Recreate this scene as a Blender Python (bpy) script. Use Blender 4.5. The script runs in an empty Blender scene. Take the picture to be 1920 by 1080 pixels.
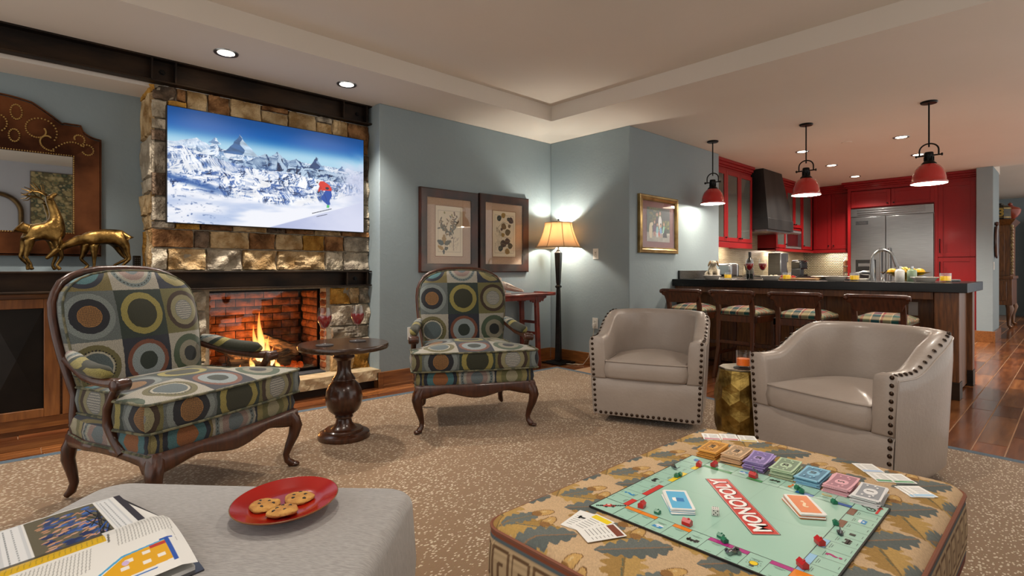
import bpy, bmesh, math, random
import numpy as np
from mathutils import Vector, Matrix, Euler
PI = math.pi
random.seed(7)
RNG = np.random.default_rng(7)
scn = bpy.context.scene
COL = scn.collection

# ------------------------------------------------------------ camera, world, exposure
cam_d = bpy.data.cameras.new('camera')
cam = bpy.data.objects.new('camera', cam_d); COL.objects.link(cam)
cam_d.sensor_width = 36; cam_d.lens = 36 * 1000 / 1920; cam_d.clip_start = 0.05
cam_d.shift_y = -35 / 1920
cam.location = (0, 0, 1.05)
cam.rotation_euler = (PI / 2, 0, math.radians(46.8 - 90))
scn.camera = cam
vs = scn.view_settings
vs.view_transform = 'Standard'; vs.look = 'None'; vs.gamma = 1; vs.use_curve_mapping = False
vs.exposure = 0.48
w = bpy.data.worlds.new('world'); scn.world = w; w.use_nodes = True
w.node_tree.nodes['Background'].inputs[0].default_value = (1.0, 0.95, 0.89, 1)
w.node_tree.nodes['Background'].inputs[1].default_value = 0.85

def lin(h):
    if not isinstance(h, str): return tuple(h)[:3]
    c = [int(h[i:i + 2], 16) / 255 for i in (0, 2, 4)]
    return tuple(x / 12.92 if x <= .04045 else ((x + .055) / 1.055) ** 2.4 for x in c)

def spot(loc, power, size=100, blend=.6, color=(1, .84, .66), r=.04, rot=(0, 0, 0)):
    l = bpy.data.lights.new('spot', 'SPOT'); l.energy = power; l.color = color
    l.spot_size = math.radians(size); l.spot_blend = blend; l.shadow_soft_size = r
    o = bpy.data.objects.new('spot', l); o.location = loc; o.rotation_euler = rot; COL.objects.link(o); return o

def point(loc, power, color=(1, .8, .6), r=.03):
    l = bpy.data.lights.new('bulb_light', 'POINT'); l.energy = power; l.color = color; l.shadow_soft_size = r
    o = bpy.data.objects.new('bulb_light', l); o.location = loc; COL.objects.link(o); return o

WARM = (1, .90, .79)
# recessed downlights seen in the photo (x, y) on the 2.53 m ceiling, and those of the tray above the seats
SEEN_LIVING = [(1.07, 4.0), (1.956, 4.01)]
SEEN_KITCHEN = [(7.25, 2.39), (8.51, 2.42), (9.8, 2.45), (7.26, 1.37), (8.53, 1.43)]
TRAY_LIGHTS = [(.75, 1.9), (2.05, .75), (.2, .4), (2.3, 2.35)]
for x, y in SEEN_LIVING: spot((x, y, 2.49), 85, 110, .7, WARM)
spot((-.2, 4.0, 2.49), 60, 110, .7, WARM)
for x, y in SEEN_KITCHEN: spot((x, y, 2.49), 95, 135, .7, WARM)
for x, y in TRAY_LIGHTS[:3]: spot((x, y, 2.64), 42, 130, .8, WARM)
spot((4.3, .3, 2.49), 28, 120, .8, WARM)
spot((13.5, -.3, 2.6), 90, 150, .8, WARM)  # added spot without a fixture, brightens the hall

# ------------------------------------------------------------ materials
MC = {}
def newmat(name):
    m = bpy.data.materials.new(name); m.use_nodes = True
    return m, m.node_tree, m.node_tree.nodes['Principled BSDF']

def setp(p, **k):
    for a, v in k.items():
        p.inputs[a.replace('_', ' ')].default_value = v

def rgba(c): return (*lin(c), 1)

def M(name, c1, c2=None, scale=8, rough=.5, metal=0, bump=0, bscale=None, stretch=(1, 1, 1), detail=4,
      rand=0, coat=0, spec=None, lo=.35, hi=.65, emit=None, es=0, sheen=0, coord='Object', bdist=.01):
    """colour c1..c2 by stretched noise, optional bump, optional per-object brightness jitter"""
    if name in MC: return MC[name]
    m, t, p = newmat(name); N = t.nodes; L = t.links
    setp(p, Roughness=rough, Metallic=metal)
    if coat: p.inputs['Coat Weight'].default_value = coat; p.inputs['Coat Roughness'].default_value = .12
    if sheen: p.inputs['Sheen Weight'].default_value = sheen
    if spec is not None: p.inputs['Specular IOR Level'].default_value = spec
    if emit: p.inputs['Emission Color'].default_value = rgba(emit); p.inputs['Emission Strength'].default_value = es
    tc = N.new('ShaderNodeTexCoord'); mp = N.new('ShaderNodeMapping'); mp.inputs['Scale'].default_value = stretch
    L.new(tc.outputs[coord], mp.inputs['Vector'])
    oi = None
    if rand:
        oi = N.new('ShaderNodeObjectInfo')
        mm = N.new('ShaderNodeMath'); mm.operation = 'MULTIPLY'; mm.inputs[1].default_value = 37.
        L.new(oi.outputs['Random'], mm.inputs[0]); L.new(mm.outputs[0], mp.inputs['Location'])
    cur = None
    if c2 is not None:
        nz = N.new('ShaderNodeTexNoise'); nz.inputs['Scale'].default_value = scale; nz.inputs['Detail'].default_value = detail
        L.new(mp.outputs[0], nz.inputs['Vector'])
        cr = N.new('ShaderNodeValToRGB'); e = cr.color_ramp.elements
        e[0].position = lo; e[1].position = hi; e[0].color = rgba(c1); e[1].color = rgba(c2)
        L.new(nz.outputs['Fac'], cr.inputs[0]); cur = cr.outputs[0]
    if rand:
        hs = N.new('ShaderNodeHueSaturation')
        mr = N.new('ShaderNodeMapRange'); mr.inputs['To Min'].default_value = 1 - rand; mr.inputs['To Max'].default_value = 1 + rand
        L.new(oi.outputs['Random'], mr.inputs[0]); L.new(mr.outputs[0], hs.inputs['Value'])
        if cur: L.new(cur, hs.inputs['Color'])
        else: hs.inputs['Color'].default_value = rgba(c1)
        cur = hs.outputs[0]
    if cur: L.new(cur, p.inputs['Base Color'])
    else: p.inputs['Base Color'].default_value = rgba(c1)
    if bump:
        n2 = N.new('ShaderNodeTexNoise'); n2.inputs['Scale'].default_value = bscale or scale; n2.inputs['Detail'].default_value = 6
        L.new(mp.outputs[0], n2.inputs['Vector'])
        b = N.new('ShaderNodeBump'); b.inputs['Strength'].default_value = bump; b.inputs['Distance'].default_value = bdist
        L.new(n2.outputs['Fac'], b.inputs['Height']); L.new(b.outputs[0], p.inputs['Normal'])
    MC[name] = m; return m

def glassmat(name, c='ffffff', rough=0, ior=1.45, thin=True, k=1, fog=0):
    """clear glass: transparent with fresnel reflection (thin) so that light passes"""
    if name in MC: return MC[name]
    m, t, p = newmat(name); N = t.nodes; L = t.links
    if thin:
        tr = N.new('ShaderNodeBsdfTransparent'); tr.inputs[0].default_value = rgba(c)
        gl = N.new('ShaderNodeBsdfGlossy'); gl.inputs['Roughness'].default_value = rough
        lw = N.new('ShaderNodeLayerWeight'); lw.inputs['Blend'].default_value = .22
        mx = N.new('ShaderNodeMixShader'); L.new(lw.outputs['Facing'], mx.inputs[0])
        mr = N.new('ShaderNodeMapRange'); mr.inputs['To Min'].default_value = .06 * k; mr.inputs['To Max'].default_value = .8 * k
        L.new(lw.outputs['Facing'], mr.inputs[0]); L.new(mr.outputs[0], mx.inputs[0])
        L.new(tr.outputs[0], mx.inputs[1]); L.new(gl.outputs[0], mx.inputs[2])
        out = mx.outputs[0]
        if fog:
            df = N.new('ShaderNodeBsdfDiffuse'); df.inputs[0].default_value = rgba(c); m2 = N.new('ShaderNodeMixShader'); m2.inputs[0].default_value = fog
            L.new(out, m2.inputs[1]); L.new(df.outputs[0], m2.inputs[2]); out = m2.outputs[0]
        L.new(out, N['Material Output'].inputs[0])
    else:
        setp(p, Roughness=rough, IOR=ior); p.inputs['Transmission Weight'].default_value = 1; p.inputs['Base Color'].default_value = rgba(c)
    MC[name] = m; return m

def attrmat(name, rough=.6, coat=0, bump=0, bscale=400, emis=0):
    if name in MC: return MC[name]
    m, t, p = newmat(name); N = t.nodes; L = t.links
    a = N.new('ShaderNodeAttribute'); a.attribute_name = 'print'
    L.new(a.outputs['Color'], p.inputs['Base Color']); setp(p, Roughness=rough)
    if coat: p.inputs['Coat Weight'].default_value = coat; p.inputs['Coat Roughness'].default_value = .05
    if emis:
        L.new(a.outputs['Color'], p.inputs['Emission Color']); p.inputs['Emission Strength'].default_value = emis
        
    if bump:
        tc = N.new('ShaderNodeTexCoord'); wv = N.new('ShaderNodeTexWave'); wv.inputs['Scale'].default_value = bscale
        L.new(tc.outputs['Object'], wv.inputs['Vector'])
        b = N.new('ShaderNodeBump'); b.inputs['Strength'].default_value = bump; b.inputs['Distance'].default_value = .001
        L.new(wv.outputs['Fac'], b.inputs['Height']); L.new(b.outputs[0], p.inputs['Normal'])
    MC[name] = m; return m

# ------------------------------------------------------------ mesh helpers
def tag(o, label=None, cat=None, group=None, kind=None):
    if label: o['label'] = label
    if cat: o['category'] = cat
    if group: o['group'] = group
    if kind: o['kind'] = kind
    return o

def thing(name, label, cat, loc=(0, 0, 0), rz=0, group=None):
    o = bpy.data.objects.new(name, None); COL.objects.link(o); o.empty_display_size = .1
    o.location = loc; o.rotation_euler = (0, 0, rz)
    return tag(o, label, cat, group)

def link(name, me, parent=None, loc=None, rot=None, scale=None):
    o = bpy.data.objects.new(name, me); COL.objects.link(o)
    if parent: o.parent = parent
    if loc is not None: o.location = loc
    if rot is not None: o.rotation_euler = rot
    if scale is not None: o.scale = (scale,) * 3 if isinstance(scale, (int, float)) else scale
    return o

class B:
    """collects shapes, then .obj() links them as ONE mesh object"""
    def __init__(s): s.v = []; s.f = []; s.m = []; s.mi = 0
    def add(s, v, f, T=None):
        n = len(s.v)
        s.v += [tuple(T @ Vector(p)) for p in v] if T is not None else [tuple(p) for p in v]
        s.f += [tuple(i + n for i in q) for q in f]; s.m += [s.mi] * len(f); return s
    def mat(s, i): s.mi = i; return s
    def box(s, x0, x1, y0, y1, z0, z1, T=None):
        return s.add([(x, y, z) for z in (z0, z1) for y in (y0, y1) for x in (x0, x1)],
                     [(0, 2, 3, 1), (4, 5, 7, 6), (0, 1, 5, 4), (2, 6, 7, 3), (0, 4, 6, 2), (1, 3, 7, 5)], T)
    def frus(s, a, b, T=None):
        """a, b = (x0,x1,y0,y1,z): tapered box"""
        v = [(x, y, a[4]) for y in a[2:4] for x in a[0:2]] + [(x, y, b[4]) for y in b[2:4] for x in b[0:2]]
        return s.add(v, [(0, 2, 3, 1), (4, 5, 7, 6), (0, 1, 5, 4), (2, 6, 7, 3), (0, 4, 6, 2), (1, 3, 7, 5)], T)
    def prism(s, pts, z0, z1, T=None):
        n = len(pts)
        v = [(x, y, z0) for x, y in pts] + [(x, y, z1) for x, y in pts]
        f = [tuple(range(n - 1, -1, -1)), tuple(range(n, 2 * n))] + [(i, (i + 1) % n, n + (i + 1) % n, n + i) for i in range(n)]
        return s.add(v, f, T)
    def lathe(s, prof, n=24, T=None, cap=True, a0=0, sx=1, sy=1):
        v = []; f = []
        for r, z in prof:
            for k in range(n):
                a = a0 + 2 * PI * k / n; v.append((r * math.cos(a) * sx, r * math.sin(a) * sy, z))
        for i in range(len(prof) - 1):
            for k in range(n):
                f.append((i * n + k, i * n + (k + 1) % n, (i + 1) * n + (k + 1) % n, (i + 1) * n + k))
        if cap:
            if prof[0][0] > 1e-5: f.append(tuple(range(n - 1, -1, -1)))
            if prof[-1][0] > 1e-5: f.append(tuple((len(prof) - 1) * n + k for k in range(n)))
        return s.add(v, f, T)
    def cyl(s, p, q, r, r2=None, n=12):
        return s.tube([p, q], [r, r if r2 is None else r2], n)
    def tube(s, path, rad, n=10, closed=False, flat=1, T=None, up=None):
        P = [Vector(p) for p in path]; m = len(P)
        if not isinstance(rad, (list, tuple)): rad = [rad] * m
        v = []; prev = None
        for i in range(m):
            if closed: t = (P[(i + 1) % m] - P[i - 1])
            else: t = (P[min(i + 1, m - 1)] - P[max(i - 1, 0)])
            t = t.normalized()
            if prev is None:
                a = Vector(up) if up else (Vector((0, 0, 1)) if abs(t.z) < .9 else Vector((1, 0, 0)))
                prev = (a - t * a.dot(t)).normalized()
            else:
                q = (prev - t * prev.dot(t))
                prev = q.normalized() if q.length > 1e-6 else prev
            b = t.cross(prev)
            for k in range(n):
                a = 2 * PI * k / n
                v.append(P[i] + (prev * math.cos(a) * flat + b * math.sin(a)) * rad[i])
        f = []
        for i in range(m if closed else m - 1):
            j = (i + 1) % m
            for k in range(n): f.append((i * n + k, i * n + (k + 1) % n, j * n + (k + 1) % n, j * n + k))
        if not closed: f += [tuple(range(n - 1, -1, -1)), tuple((m - 1) * n + k for k in range(n))]
        return s.add(v, f, T)
    def sph(s, c, r, n=12, m=8, T=None):
        if not isinstance(r, (tuple, list)): r = (r, r, r)
        v = [(c[0], c[1], c[2] - r[2])]; f = []
        for i in range(1, m):
            a = -PI / 2 + PI * i / m
            for k in range(n):
                b = 2 * PI * k / n; v.append((c[0] + r[0] * math.cos(a) * math.cos(b), c[1] + r[1] * math.cos(a) * math.sin(b), c[2] + r[2] * math.sin(a)))
        v.append((c[0], c[1], c[2] + r[2])); last = len(v) - 1
        for k in range(n): f.append((0, 1 + (k + 1) % n, 1 + k)); f.append((last, last - n + k, last - n + (k + 1) % n))
        for i in range(m - 2):
            for k in range(n):
                a = 1 + i * n; f.append((a + k, a + (k + 1) % n, a + n + (k + 1) % n, a + n + k))
        return s.add(v, f, T)
    def grid(s, fn, nu, nv, closeu=False):
        """fn(i/nu, j/nv) -> point"""
        v = [fn(i / nu, j / nv) for j in range(nv + 1) for i in range(nu + (0 if closeu else 1))]
        w_ = nu if closeu else nu + 1
        f = []
        for j in range(nv):
            for i in range(nu):
                a = j * w_ + i; b = j * w_ + (i + 1) % w_
                f.append((a, b, b + w_, a + w_))
        return s.add(v, f)
    def mesh(s, name, mats, smooth=True, ang=40, weld=False):
        me = bpy.data.meshes.new(name)
        me.from_pydata(s.v, [], s.f)
        if not isinstance(mats, (list, tuple)): mats = [mats]
        for m in mats: me.materials.append(m)
        if len(mats) > 1: me.polygons.foreach_set('material_index', s.m)
        bm = bmesh.new(); bm.from_mesh(me)
        if weld: bmesh.ops.remove_doubles(bm, verts=bm.verts, dist=1e-5)
        bmesh.ops.recalc_face_normals(bm, faces=bm.faces)
        bm.to_mesh(me); bm.free()
        if smooth:
            me.shade_smooth(); me.set_sharp_from_angle(angle=math.radians(ang))
        return me
    def obj(s, name, mats, parent=None, loc=None, rot=None, bevel=0, seg=2, smooth=True, ang=40, sub=0, weld=False, uv=None, solid=0):
        me = s.mesh(name, mats, smooth, ang, weld)
        if uv: set_uv(me, uv)
        o = link(name, me, parent, loc, rot)
        if solid:
            m = o.modifiers.new('t', 'SOLIDIFY'); m.thickness = solid; m.offset = 0
        if bevel:
            m = o.modifiers.new('b', 'BEVEL'); m.width = bevel; m.segments = seg; m.limit_method = 'ANGLE'; m.angle_limit = math.radians(40)
            m.harden_normals = False
        if sub:
            m = o.modifiers.new('s', 'SUBSURF'); m.levels = sub; m.render_levels = sub
        return o

def set_uv(me, fn):
    uvl = me.uv_layers.new(name='UVMap')
    for p in me.polygons:
        for li in p.loop_indices:
            co = me.vertices[me.loops[li].vertex_index].co
            uvl.data[li].uv = fn(co, p.normal)

def bake(o):
    """apply the modifiers of o into its mesh"""
    dg = bpy.context.evaluated_depsgraph_get(); dg.update()
    me = bpy.data.meshes.new_from_object(o.evaluated_get(dg))
    o.modifiers.clear(); o.data = me
    return o

def skin(name, nodes, edges, mat, parent=None, sub=2, root=0, loc=None, rot=None, scale=None):
    """nodes = [(x,y,z,r[,r2])]: one smooth continuous body grown on a skeleton"""
    me = bpy.data.meshes.new(name)
    me.from_pydata([n[:3] for n in nodes], edges, [])
    o = link(name, me, parent, loc, rot, scale)
    sk = o.modifiers.new('k', 'SKIN'); sk.use_smooth_shade = True
    if not me.skin_vertices: 
        bm = bmesh.new(); bm.from_mesh(me); bm.verts.layers.skin.verify(); bm.to_mesh(me); bm.free()
    for i, n in enumerate(nodes):
        s_ = me.skin_vertices[0].data[i]; s_.radius = (n[3], n[4] if len(n) > 4 else n[3]); s_.use_root = (i == root)
    m = o.modifiers.new('s', 'SUBSURF'); m.levels = sub; m.render_levels = sub
    bake(o); o.data.materials.clear(); o.data.materials.append(mat); o.data.shade_smooth()
    o.data.name = name
    return o

def copy_tree(o, parent=None, loc=None, rz=None, label=None):
    c = o.copy(); COL.objects.link(c)
    if parent: c.parent = parent
    if loc is not None: c.location = loc
    if rz is not None: c.rotation_euler = (0, 0, rz)
    if label: c['label'] = label
    for ch in list(o.children): copy_tree(ch, c)
    return c
CH = {}
def index_children():
    CH.clear()
    for o in scn.objects:
        if o.parent: CH.setdefault(o.parent.name, []).append(o)

def Rm(rx=0, ry=0, rz=0, loc=(0, 0, 0)):
    return Matrix.Translation(loc) @ Euler((rx, ry, rz)).to_matrix().to_4x4()

def rrect(x0, x1, y0, y1, r, n=5):
    pts = []
    for cx, cy, a in ((x1 - r, y0 + r, -PI / 2), (x1 - r, y1 - r, 0), (x0 + r, y1 - r, PI / 2), (x0 + r, y0 + r, PI)):
        for k in range(n + 1):
            t = a + PI / 2 * k / n; pts.append((cx + r * math.cos(t), cy + r * math.sin(t)))
    return pts

def resample(pts, step):
    out = []
    n = len(pts)
    for i in range(n):
        a = Vector((*pts[i], 0)); b = Vector((*pts[(i + 1) % n], 0)); d = (b - a).length
        k = max(1, int(d / step))
        for j in range(k): out.append(tuple((a + (b - a) * j / k)[:2]))
    return out

def pillow(outline, z0, z1, crown=.02, edge=.02, rings=7, bulge=.006, bottom=True):
    """an upholstered cushion on a star-shaped outline: rounded edges, crowned top"""
    b = B(); n = len(outline)
    cx = sum(p[0] for p in outline) / n; cy = sum(p[1] for p in outline) / n
    prof = []   # (inset, z)
    q = 5
    if bottom: prof += [(.05 + edge, z0 - .0)]
    for k in range(q + 1):
        a = PI / 2 * k / q; prof.append((edge * (1 - math.sin(a)), z0 + edge * (1 - math.cos(a))))
    prof.append((-bulge, (z0 + z1) / 2))
    for k in range(q + 1):
        a = PI / 2 * k / q; prof.append((edge * (1 - math.cos(a)), z1 - edge * (1 - math.sin(a))))
    v = []
    for ins, z in prof:
        for x, y in outline:
            d = math.hypot(x - cx, y - cy); s_ = 1 - ins / d; v.append((cx + (x - cx) * s_, cy + (y - cy) * s_, z))
    m = len(prof)
    for k in range(1, rings):
        for x, y in outline:
            d = math.hypot(x - cx, y - cy); s0 = 1 - edge / d; s_ = s0 * (1 - k / rings)
            v.append((cx + (x - cx) * s_, cy + (y - cy) * s_, z1 + crown * (1 - (1 - k / rings) ** 2.2)))
    m += rings - 1
    f = [(i * n + k, i * n + (k + 1) % n, (i + 1) * n + (k + 1) % n, (i + 1) * n + k) for i in range(m - 1) for k in range(n)]
    v.append((cx, cy, z1 + crown)); c = len(v) - 1
    f += [((m - 1) * n + k, (m - 1) * n + (k + 1) % n, c) for k in range(n)]
    f.append(tuple(range(n - 1, -1, -1)))
    return b.add(v, f)

# ------------------------------------------------------------ painting flat print (numpy canvas -> colour on a fine grid)
def srgb2lin(a):
    return np.where(a <= .04045, a / 12.92, ((a + .055) / 1.055) ** 2.4)
def hx(c):
    if isinstance(c, str): return np.array([int(c[i:i + 2], 16) / 255 for i in (0, 2, 4)])
    return np.array(c)
class Canvas:
    def __init__(s, W, H, nx, bg):
        s.W, s.H = W, H; s.nx = nx; s.ny = max(2, int(round(nx * H / W)))
        s.x, s.y = np.meshgrid(np.linspace(0, W, s.nx), np.linspace(0, H, s.ny))
        s.c = np.ones((s.ny, s.nx, 3)) * hx(bg)
    def _win(s, x0, x1, y0, y1):
        i0 = max(0, int(x0 / s.W * (s.nx - 1)) - 1); i1 = min(s.nx, int(x1 / s.W * (s.nx - 1)) + 3)
        j0 = max(0, int(y0 / s.H * (s.ny - 1)) - 1); j1 = min(s.ny, int(y1 / s.H * (s.ny - 1)) + 3)
        return slice(j0, max(j0, j1)), slice(i0, max(i0, i1))
    def put(s, w, m, col, a=1):
        sub = s.c[w]
        if callable(col): cc = col(s.x[w][m], s.y[w][m])
        else: cc = hx(col)
        sub[m] = sub[m] * (1 - a) + cc * a
    def poly(s, pts, col, a=1):
        P = np.array(pts); w = s._win(P[:, 0].min(), P[:, 0].max(), P[:, 1].min(), P[:, 1].max())
        X, Y = s.x[w], s.y[w]
        if X.size == 0: return
        ins = np.zeros(X.shape, bool); n = len(P)
        for i in range(n):
            x1, y1 = P[i]; x2, y2 = P[(i + 1) % n]
            if y1 == y2: continue
            c = ((y1 > Y) != (y2 > Y)) & (X < (x2 - x1) * (Y - y1) / (y2 - y1) + x1); ins ^= c
        s.put(w, ins, col, a)
    def rect(s, x0, y0, x1, y1, col, a=1):
        w = s._win(x0, x1, y0, y1); X, Y = s.x[w], s.y[w]
        s.put(w, (X >= x0) & (X <= x1) & (Y >= y0) & (Y <= y1), col, a)
    def ell(s, cx, cy, rx, ry, col, rot=0, a=1):
        R = max(rx, ry); w = s._win(cx - R, cx + R, cy - R, cy + R); X, Y = s.x[w] - cx, s.y[w] - cy
        u = X * math.cos(rot) + Y * math.sin(rot); v = -X * math.sin(rot) + Y * math.cos(rot)
        s.put(w, (u / rx) ** 2 + (v / ry) ** 2 <= 1, col, a)
    def line(s, pts, wd, col, a=1):
        for (x1, y1), (x2, y2) in zip(pts[:-1], pts[1:]):
            w = s._win(min(x1, x2) - wd, max(x1, x2) + wd, min(y1, y2) - wd, max(y1, y2) + wd)
            X, Y = s.x[w], s.y[w]; dx, dy = x2 - x1, y2 - y1; L2 = dx * dx + dy * dy + 1e-12
            t = np.clip(((X - x1) * dx + (Y - y1) * dy) / L2, 0, 1)
            s.put(w, np.hypot(X - x1 - t * dx, Y - y1 - t * dy) <= wd / 2, col, a)
    def leaf(s, x, y, L, Wd, rot, col, lobes=0, vein=None, depth=.25, half=None, half2=None):
        ts = np.linspace(0, 1, 60 if lobes else 18); up = []; dn = []
        for t in ts:
            wdt = Wd / 2 * math.sin(PI * min(1, t ** .8)) ** .7
            if lobes: wdt *= 1 - depth + depth * abs(math.cos(PI * lobes * t))
            up.append((t * L, wdt)); dn.append((t * L, -wdt))
        c_, s_ = math.cos(rot), math.sin(rot)
        tr = lambda q: [(x + a * c_ - b * s_, y + a * s_ + b * c_) for a, b in q]
        s.poly(tr(up + dn[::-1]), col)
        if half: s.poly(tr(up + [(L, 0), (0, 0)]), half)
        if half2: s.poly(tr([(t * L, Wd * .16 * math.sin(PI * t)) for t in ts] + [(t * L, -Wd * .16 * math.sin(PI * t)) for t in ts[::-1]]), half2)
        if vein: s.line(tr([(0, 0), (L * .95, 0)]), Wd * .04, vein)
    def obj(s, name, mat, fn, parent=None, loc=None, rot=None, smooth=True):
        """fn(U, V arrays 0..1) -> X, Y, Z arrays"""
        U = s.x / s.W; V = s.y / s.H; X, Y, Z = fn(U, V)
        co = np.stack([X, Y, Z], -1).reshape(-1, 3)
        idx = np.arange(s.nx * s.ny).reshape(s.ny, s.nx)
        q = np.stack([idx[:-1, :-1], idx[:-1, 1:], idx[1:, 1:], idx[1:, :-1]], -1).reshape(-1, 4)
        me = bpy.data.meshes.new(name); nf = len(q)
        me.vertices.add(len(co)); me.vertices.foreach_set('co', co.astype(np.float32).ravel())
        me.loops.add(nf * 4); me.loops.foreach_set('vertex_index', q.astype(np.int32).ravel())
        me.polygons.add(nf); me.polygons.foreach_set('loop_start', np.arange(0, nf * 4, 4, dtype=np.int32))
        me.update(calc_edges=True)
        at = me.color_attributes.new('print', 'FLOAT_COLOR', 'POINT')
        c = np.ones((len(co), 4), np.float32); c[:, :3] = srgb2lin(np.clip(s.c, 0, 1)).reshape(-1, 3)
        at.data.foreach_set('color', c.ravel()); me.materials.append(mat)
        if smooth: me.shade_smooth()
        return link(name, me, parent, loc, rot)
    def plane(s, name, mat, parent=None, loc=None, rot=None, z=0):
        """flat on its local XY, centred"""
        return s.obj(name, mat, lambda U, V: ((U - .5) * s.W, (V - .5) * s.H, U * 0 + z), parent, loc, rot)

def vnoise(X, Y, sc, seed=0, octv=4, gain=.5, ridged=False):
    """value noise on arrays"""
    r = np.random.default_rng(seed); out = 0; amp = 1; tot = 0
    for o in range(octv):
        G = r.random((64, 64)); x = X * sc * 2 ** o; y = Y * sc * 2 ** o
        xi = np.floor(x).astype(int); yi = np.floor(y).astype(int); fx = x - xi; fy = y - yi
        fx = fx * fx * (3 - 2 * fx); fy = fy * fy * (3 - 2 * fy)
        g = lambda a, b: G[a % 64, b % 64]
        n = (g(xi, yi) * (1 - fx) + g(xi + 1, yi) * fx) * (1 - fy) + (g(xi, yi + 1) * (1 - fx) + g(xi + 1, yi + 1) * fx) * fy
        if ridged: n = 1 - np.abs(2 * n - 1)
        out = out + n * amp; tot += amp; amp *= gain
    return out / tot

_font = {}
def lettering(txt, size, mat, parent, loc, rot=(0, 0, 0), ext=0.0003, bold=0, align='CENTER', name='lettering', sx=1, shear=0):
    c = bpy.data.curves.new(name, 'FONT'); c.body = txt; c.size = size; c.align_x = align; c.align_y = 'CENTER'
    c.extrude = ext; c.offset = bold; c.resolution_u = 3; c.shear = shear
    o = bpy.data.objects.new(name, c); COL.objects.link(o)
    dg = bpy.context.evaluated_depsgraph_get(); dg.update()
    me = bpy.data.meshes.new_from_object(o.evaluated_get(dg))
    bpy.data.objects.remove(o); bpy.data.curves.remove(c)
    me.materials.clear(); me.materials.append(mat)
    return link(name, me, parent, loc, rot, (sx, 1, 1))

# ------------------------------------------------------------ shared materials
def wood(name, c1, c2, axis='x', rough=.35, coat=.2, rand=0, sc=6):
    st = {'x': (1, 9, 9), 'y': (9, 1, 9), 'z': (9, 9, 1)}[axis]
    return M(name, c1, c2, scale=sc, rough=rough, coat=coat, stretch=st, detail=6, bump=.12, rand=rand, lo=.3, hi=.7)
m_wall = M('wall_paint', '87959a', '8c9a9f', scale=1.5, rough=.75, bump=.15, bscale=35)
m_ceil = M('ceiling_paint', 'd8cfc3', 'dcd3c8', scale=1, rough=.85)
m_steel = M('blackened_steel', '1c1511', '3a2a1c', scale=3, rough=.5, metal=.6, bump=.1, bscale=20, stretch=(1, 1, 3))
m_steel2 = M('black_steel_hood', '1a1a1a', '2c2b2a', scale=4, rough=.5, metal=.35, stretch=(1, 1, .4))
m_alder = wood('alder_x', '6d3f1c', '8f5a2b', 'x', .35, .25)
m_alderz = wood('alder_z', '6d3f1c', '8f5a2b', 'z', .35, .25)
m_dark = wood('walnut_dark', '2c160c', '4a2714', 'z', .28, .5)
m_carved = wood('carved_walnut', '2c150b', '4e2814', 'z', .33, .2)
m_isl = wood('island_wood', '4c2c14', '7c4c24', 'z', .42, .08)
m_black = M('black_metal', '0c0b0a', rough=.35, metal=.6)
m_bronze = M('bronze_nail', '2a2019', '4a382a', scale=90, rough=.35, metal=.8)
m_ss = M('stainless', '8d8f90', '9c9e9f', scale=5, rough=.28, metal=1, stretch=(1, 1, 60), bump=.02)
m_chrome = M('chrome', 'c8cacb', rough=.08, metal=1)
m_brass = M('old_brass', '6a5226', 'ae9250', scale=14, rough=.36, metal=1, bump=.25, bscale=60)
m_gold = M('gilt_frame', '7a6138', 'a98f5c', scale=8, rough=.35, metal=.75)
m_white = M('white_plastic', 'd8d6cf', rough=.35)
m_red = M('red_lacquer', '860c10', '900f13', scale=1.5, rough=.42, coat=.08, spec=.35)
m_redpend = M('red_enamel', 'b01a16', rough=.12, coat=1)
m_glass = glassmat('clear_glass')
m_count = M('honed_granite', '070707', '100f0f', scale=30, rough=.22, spec=.3)
m_granite = M('flamed_granite', '1e1c19', '3c3833', scale=60, rough=.45)
m_leather = M('taupe_leather', 'a0948a', 'aca096', scale=3, rough=.36, bump=.12, bscale=60, coat=.12)
m_white_ceramic = M('white_ceramic', 'd9d2c8', rough=.25, coat=.4)

# ============================================================ THE ROOM
def struct(name, b, mat, parent=None, **k):
    o = b.obj(name, mat, parent, **k)
    if not parent: o['kind'] = 'structure'
    return o

# ---- floor: a bed that shows as the joints, planks of their own on it
m_joint = M('floor_joint', 'b08a68', rough=.6)
floor = struct('floor', B().box(-1.6, 17, -1.6, 5.1, -.06, -.005), m_joint)
m_plank = wood('floor_plank', '6c3c1b', 'a2683a', 'x', .24, .45, rand=.42, sc=3.5)
m_plank2 = wood('floor_plank_red', '5c311b', '8c5430', 'x', .22, .5, rand=.42, sc=3.5)
PW = .145
lens = [.32, .42, .58, .85, 1.15]
pm = {}
for i, L_ in enumerate(lens):
    for k, m in enumerate((m_plank, m_plank2)):
        b = B(); b.box(-L_ / 2 + .0025, L_ / 2 - .0025, -PW / 2 + .0038, PW / 2 - .0038, -.016, 0)
        me = b.mesh('plank', m, smooth=False)
        pm[i, k] = me
def planks(x0, x1, y0, y1, wts):
    r = random.Random(int(x0 * 100 + y0 * 10))
    j = math.floor(y0 / PW)
    while j * PW < y1:
        x = x0 - r.random() * .4
        while x < x1:
            i = r.choice(wts)
            link('plank', pm[i, r.random() < .55], floor, (x + lens[i] / 2, (j + .5) * PW, r.uniform(-.0008, .0004)))
            x += lens[i]
        j += 1
planks(-.9, 4.5, 3.75, 4.5, [3, 4, 4])
planks(4.05, 10.2, -.35, 1.0, [1, 2, 2, 3])
planks(4.2, 6.3, 1.0, 3.1, [3, 4])
planks(10.5, 14.2, 0, 1.0, [3, 4])
b = B(); r_ = random.Random(31)     # boards out of the photograph's sight, joined
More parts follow.
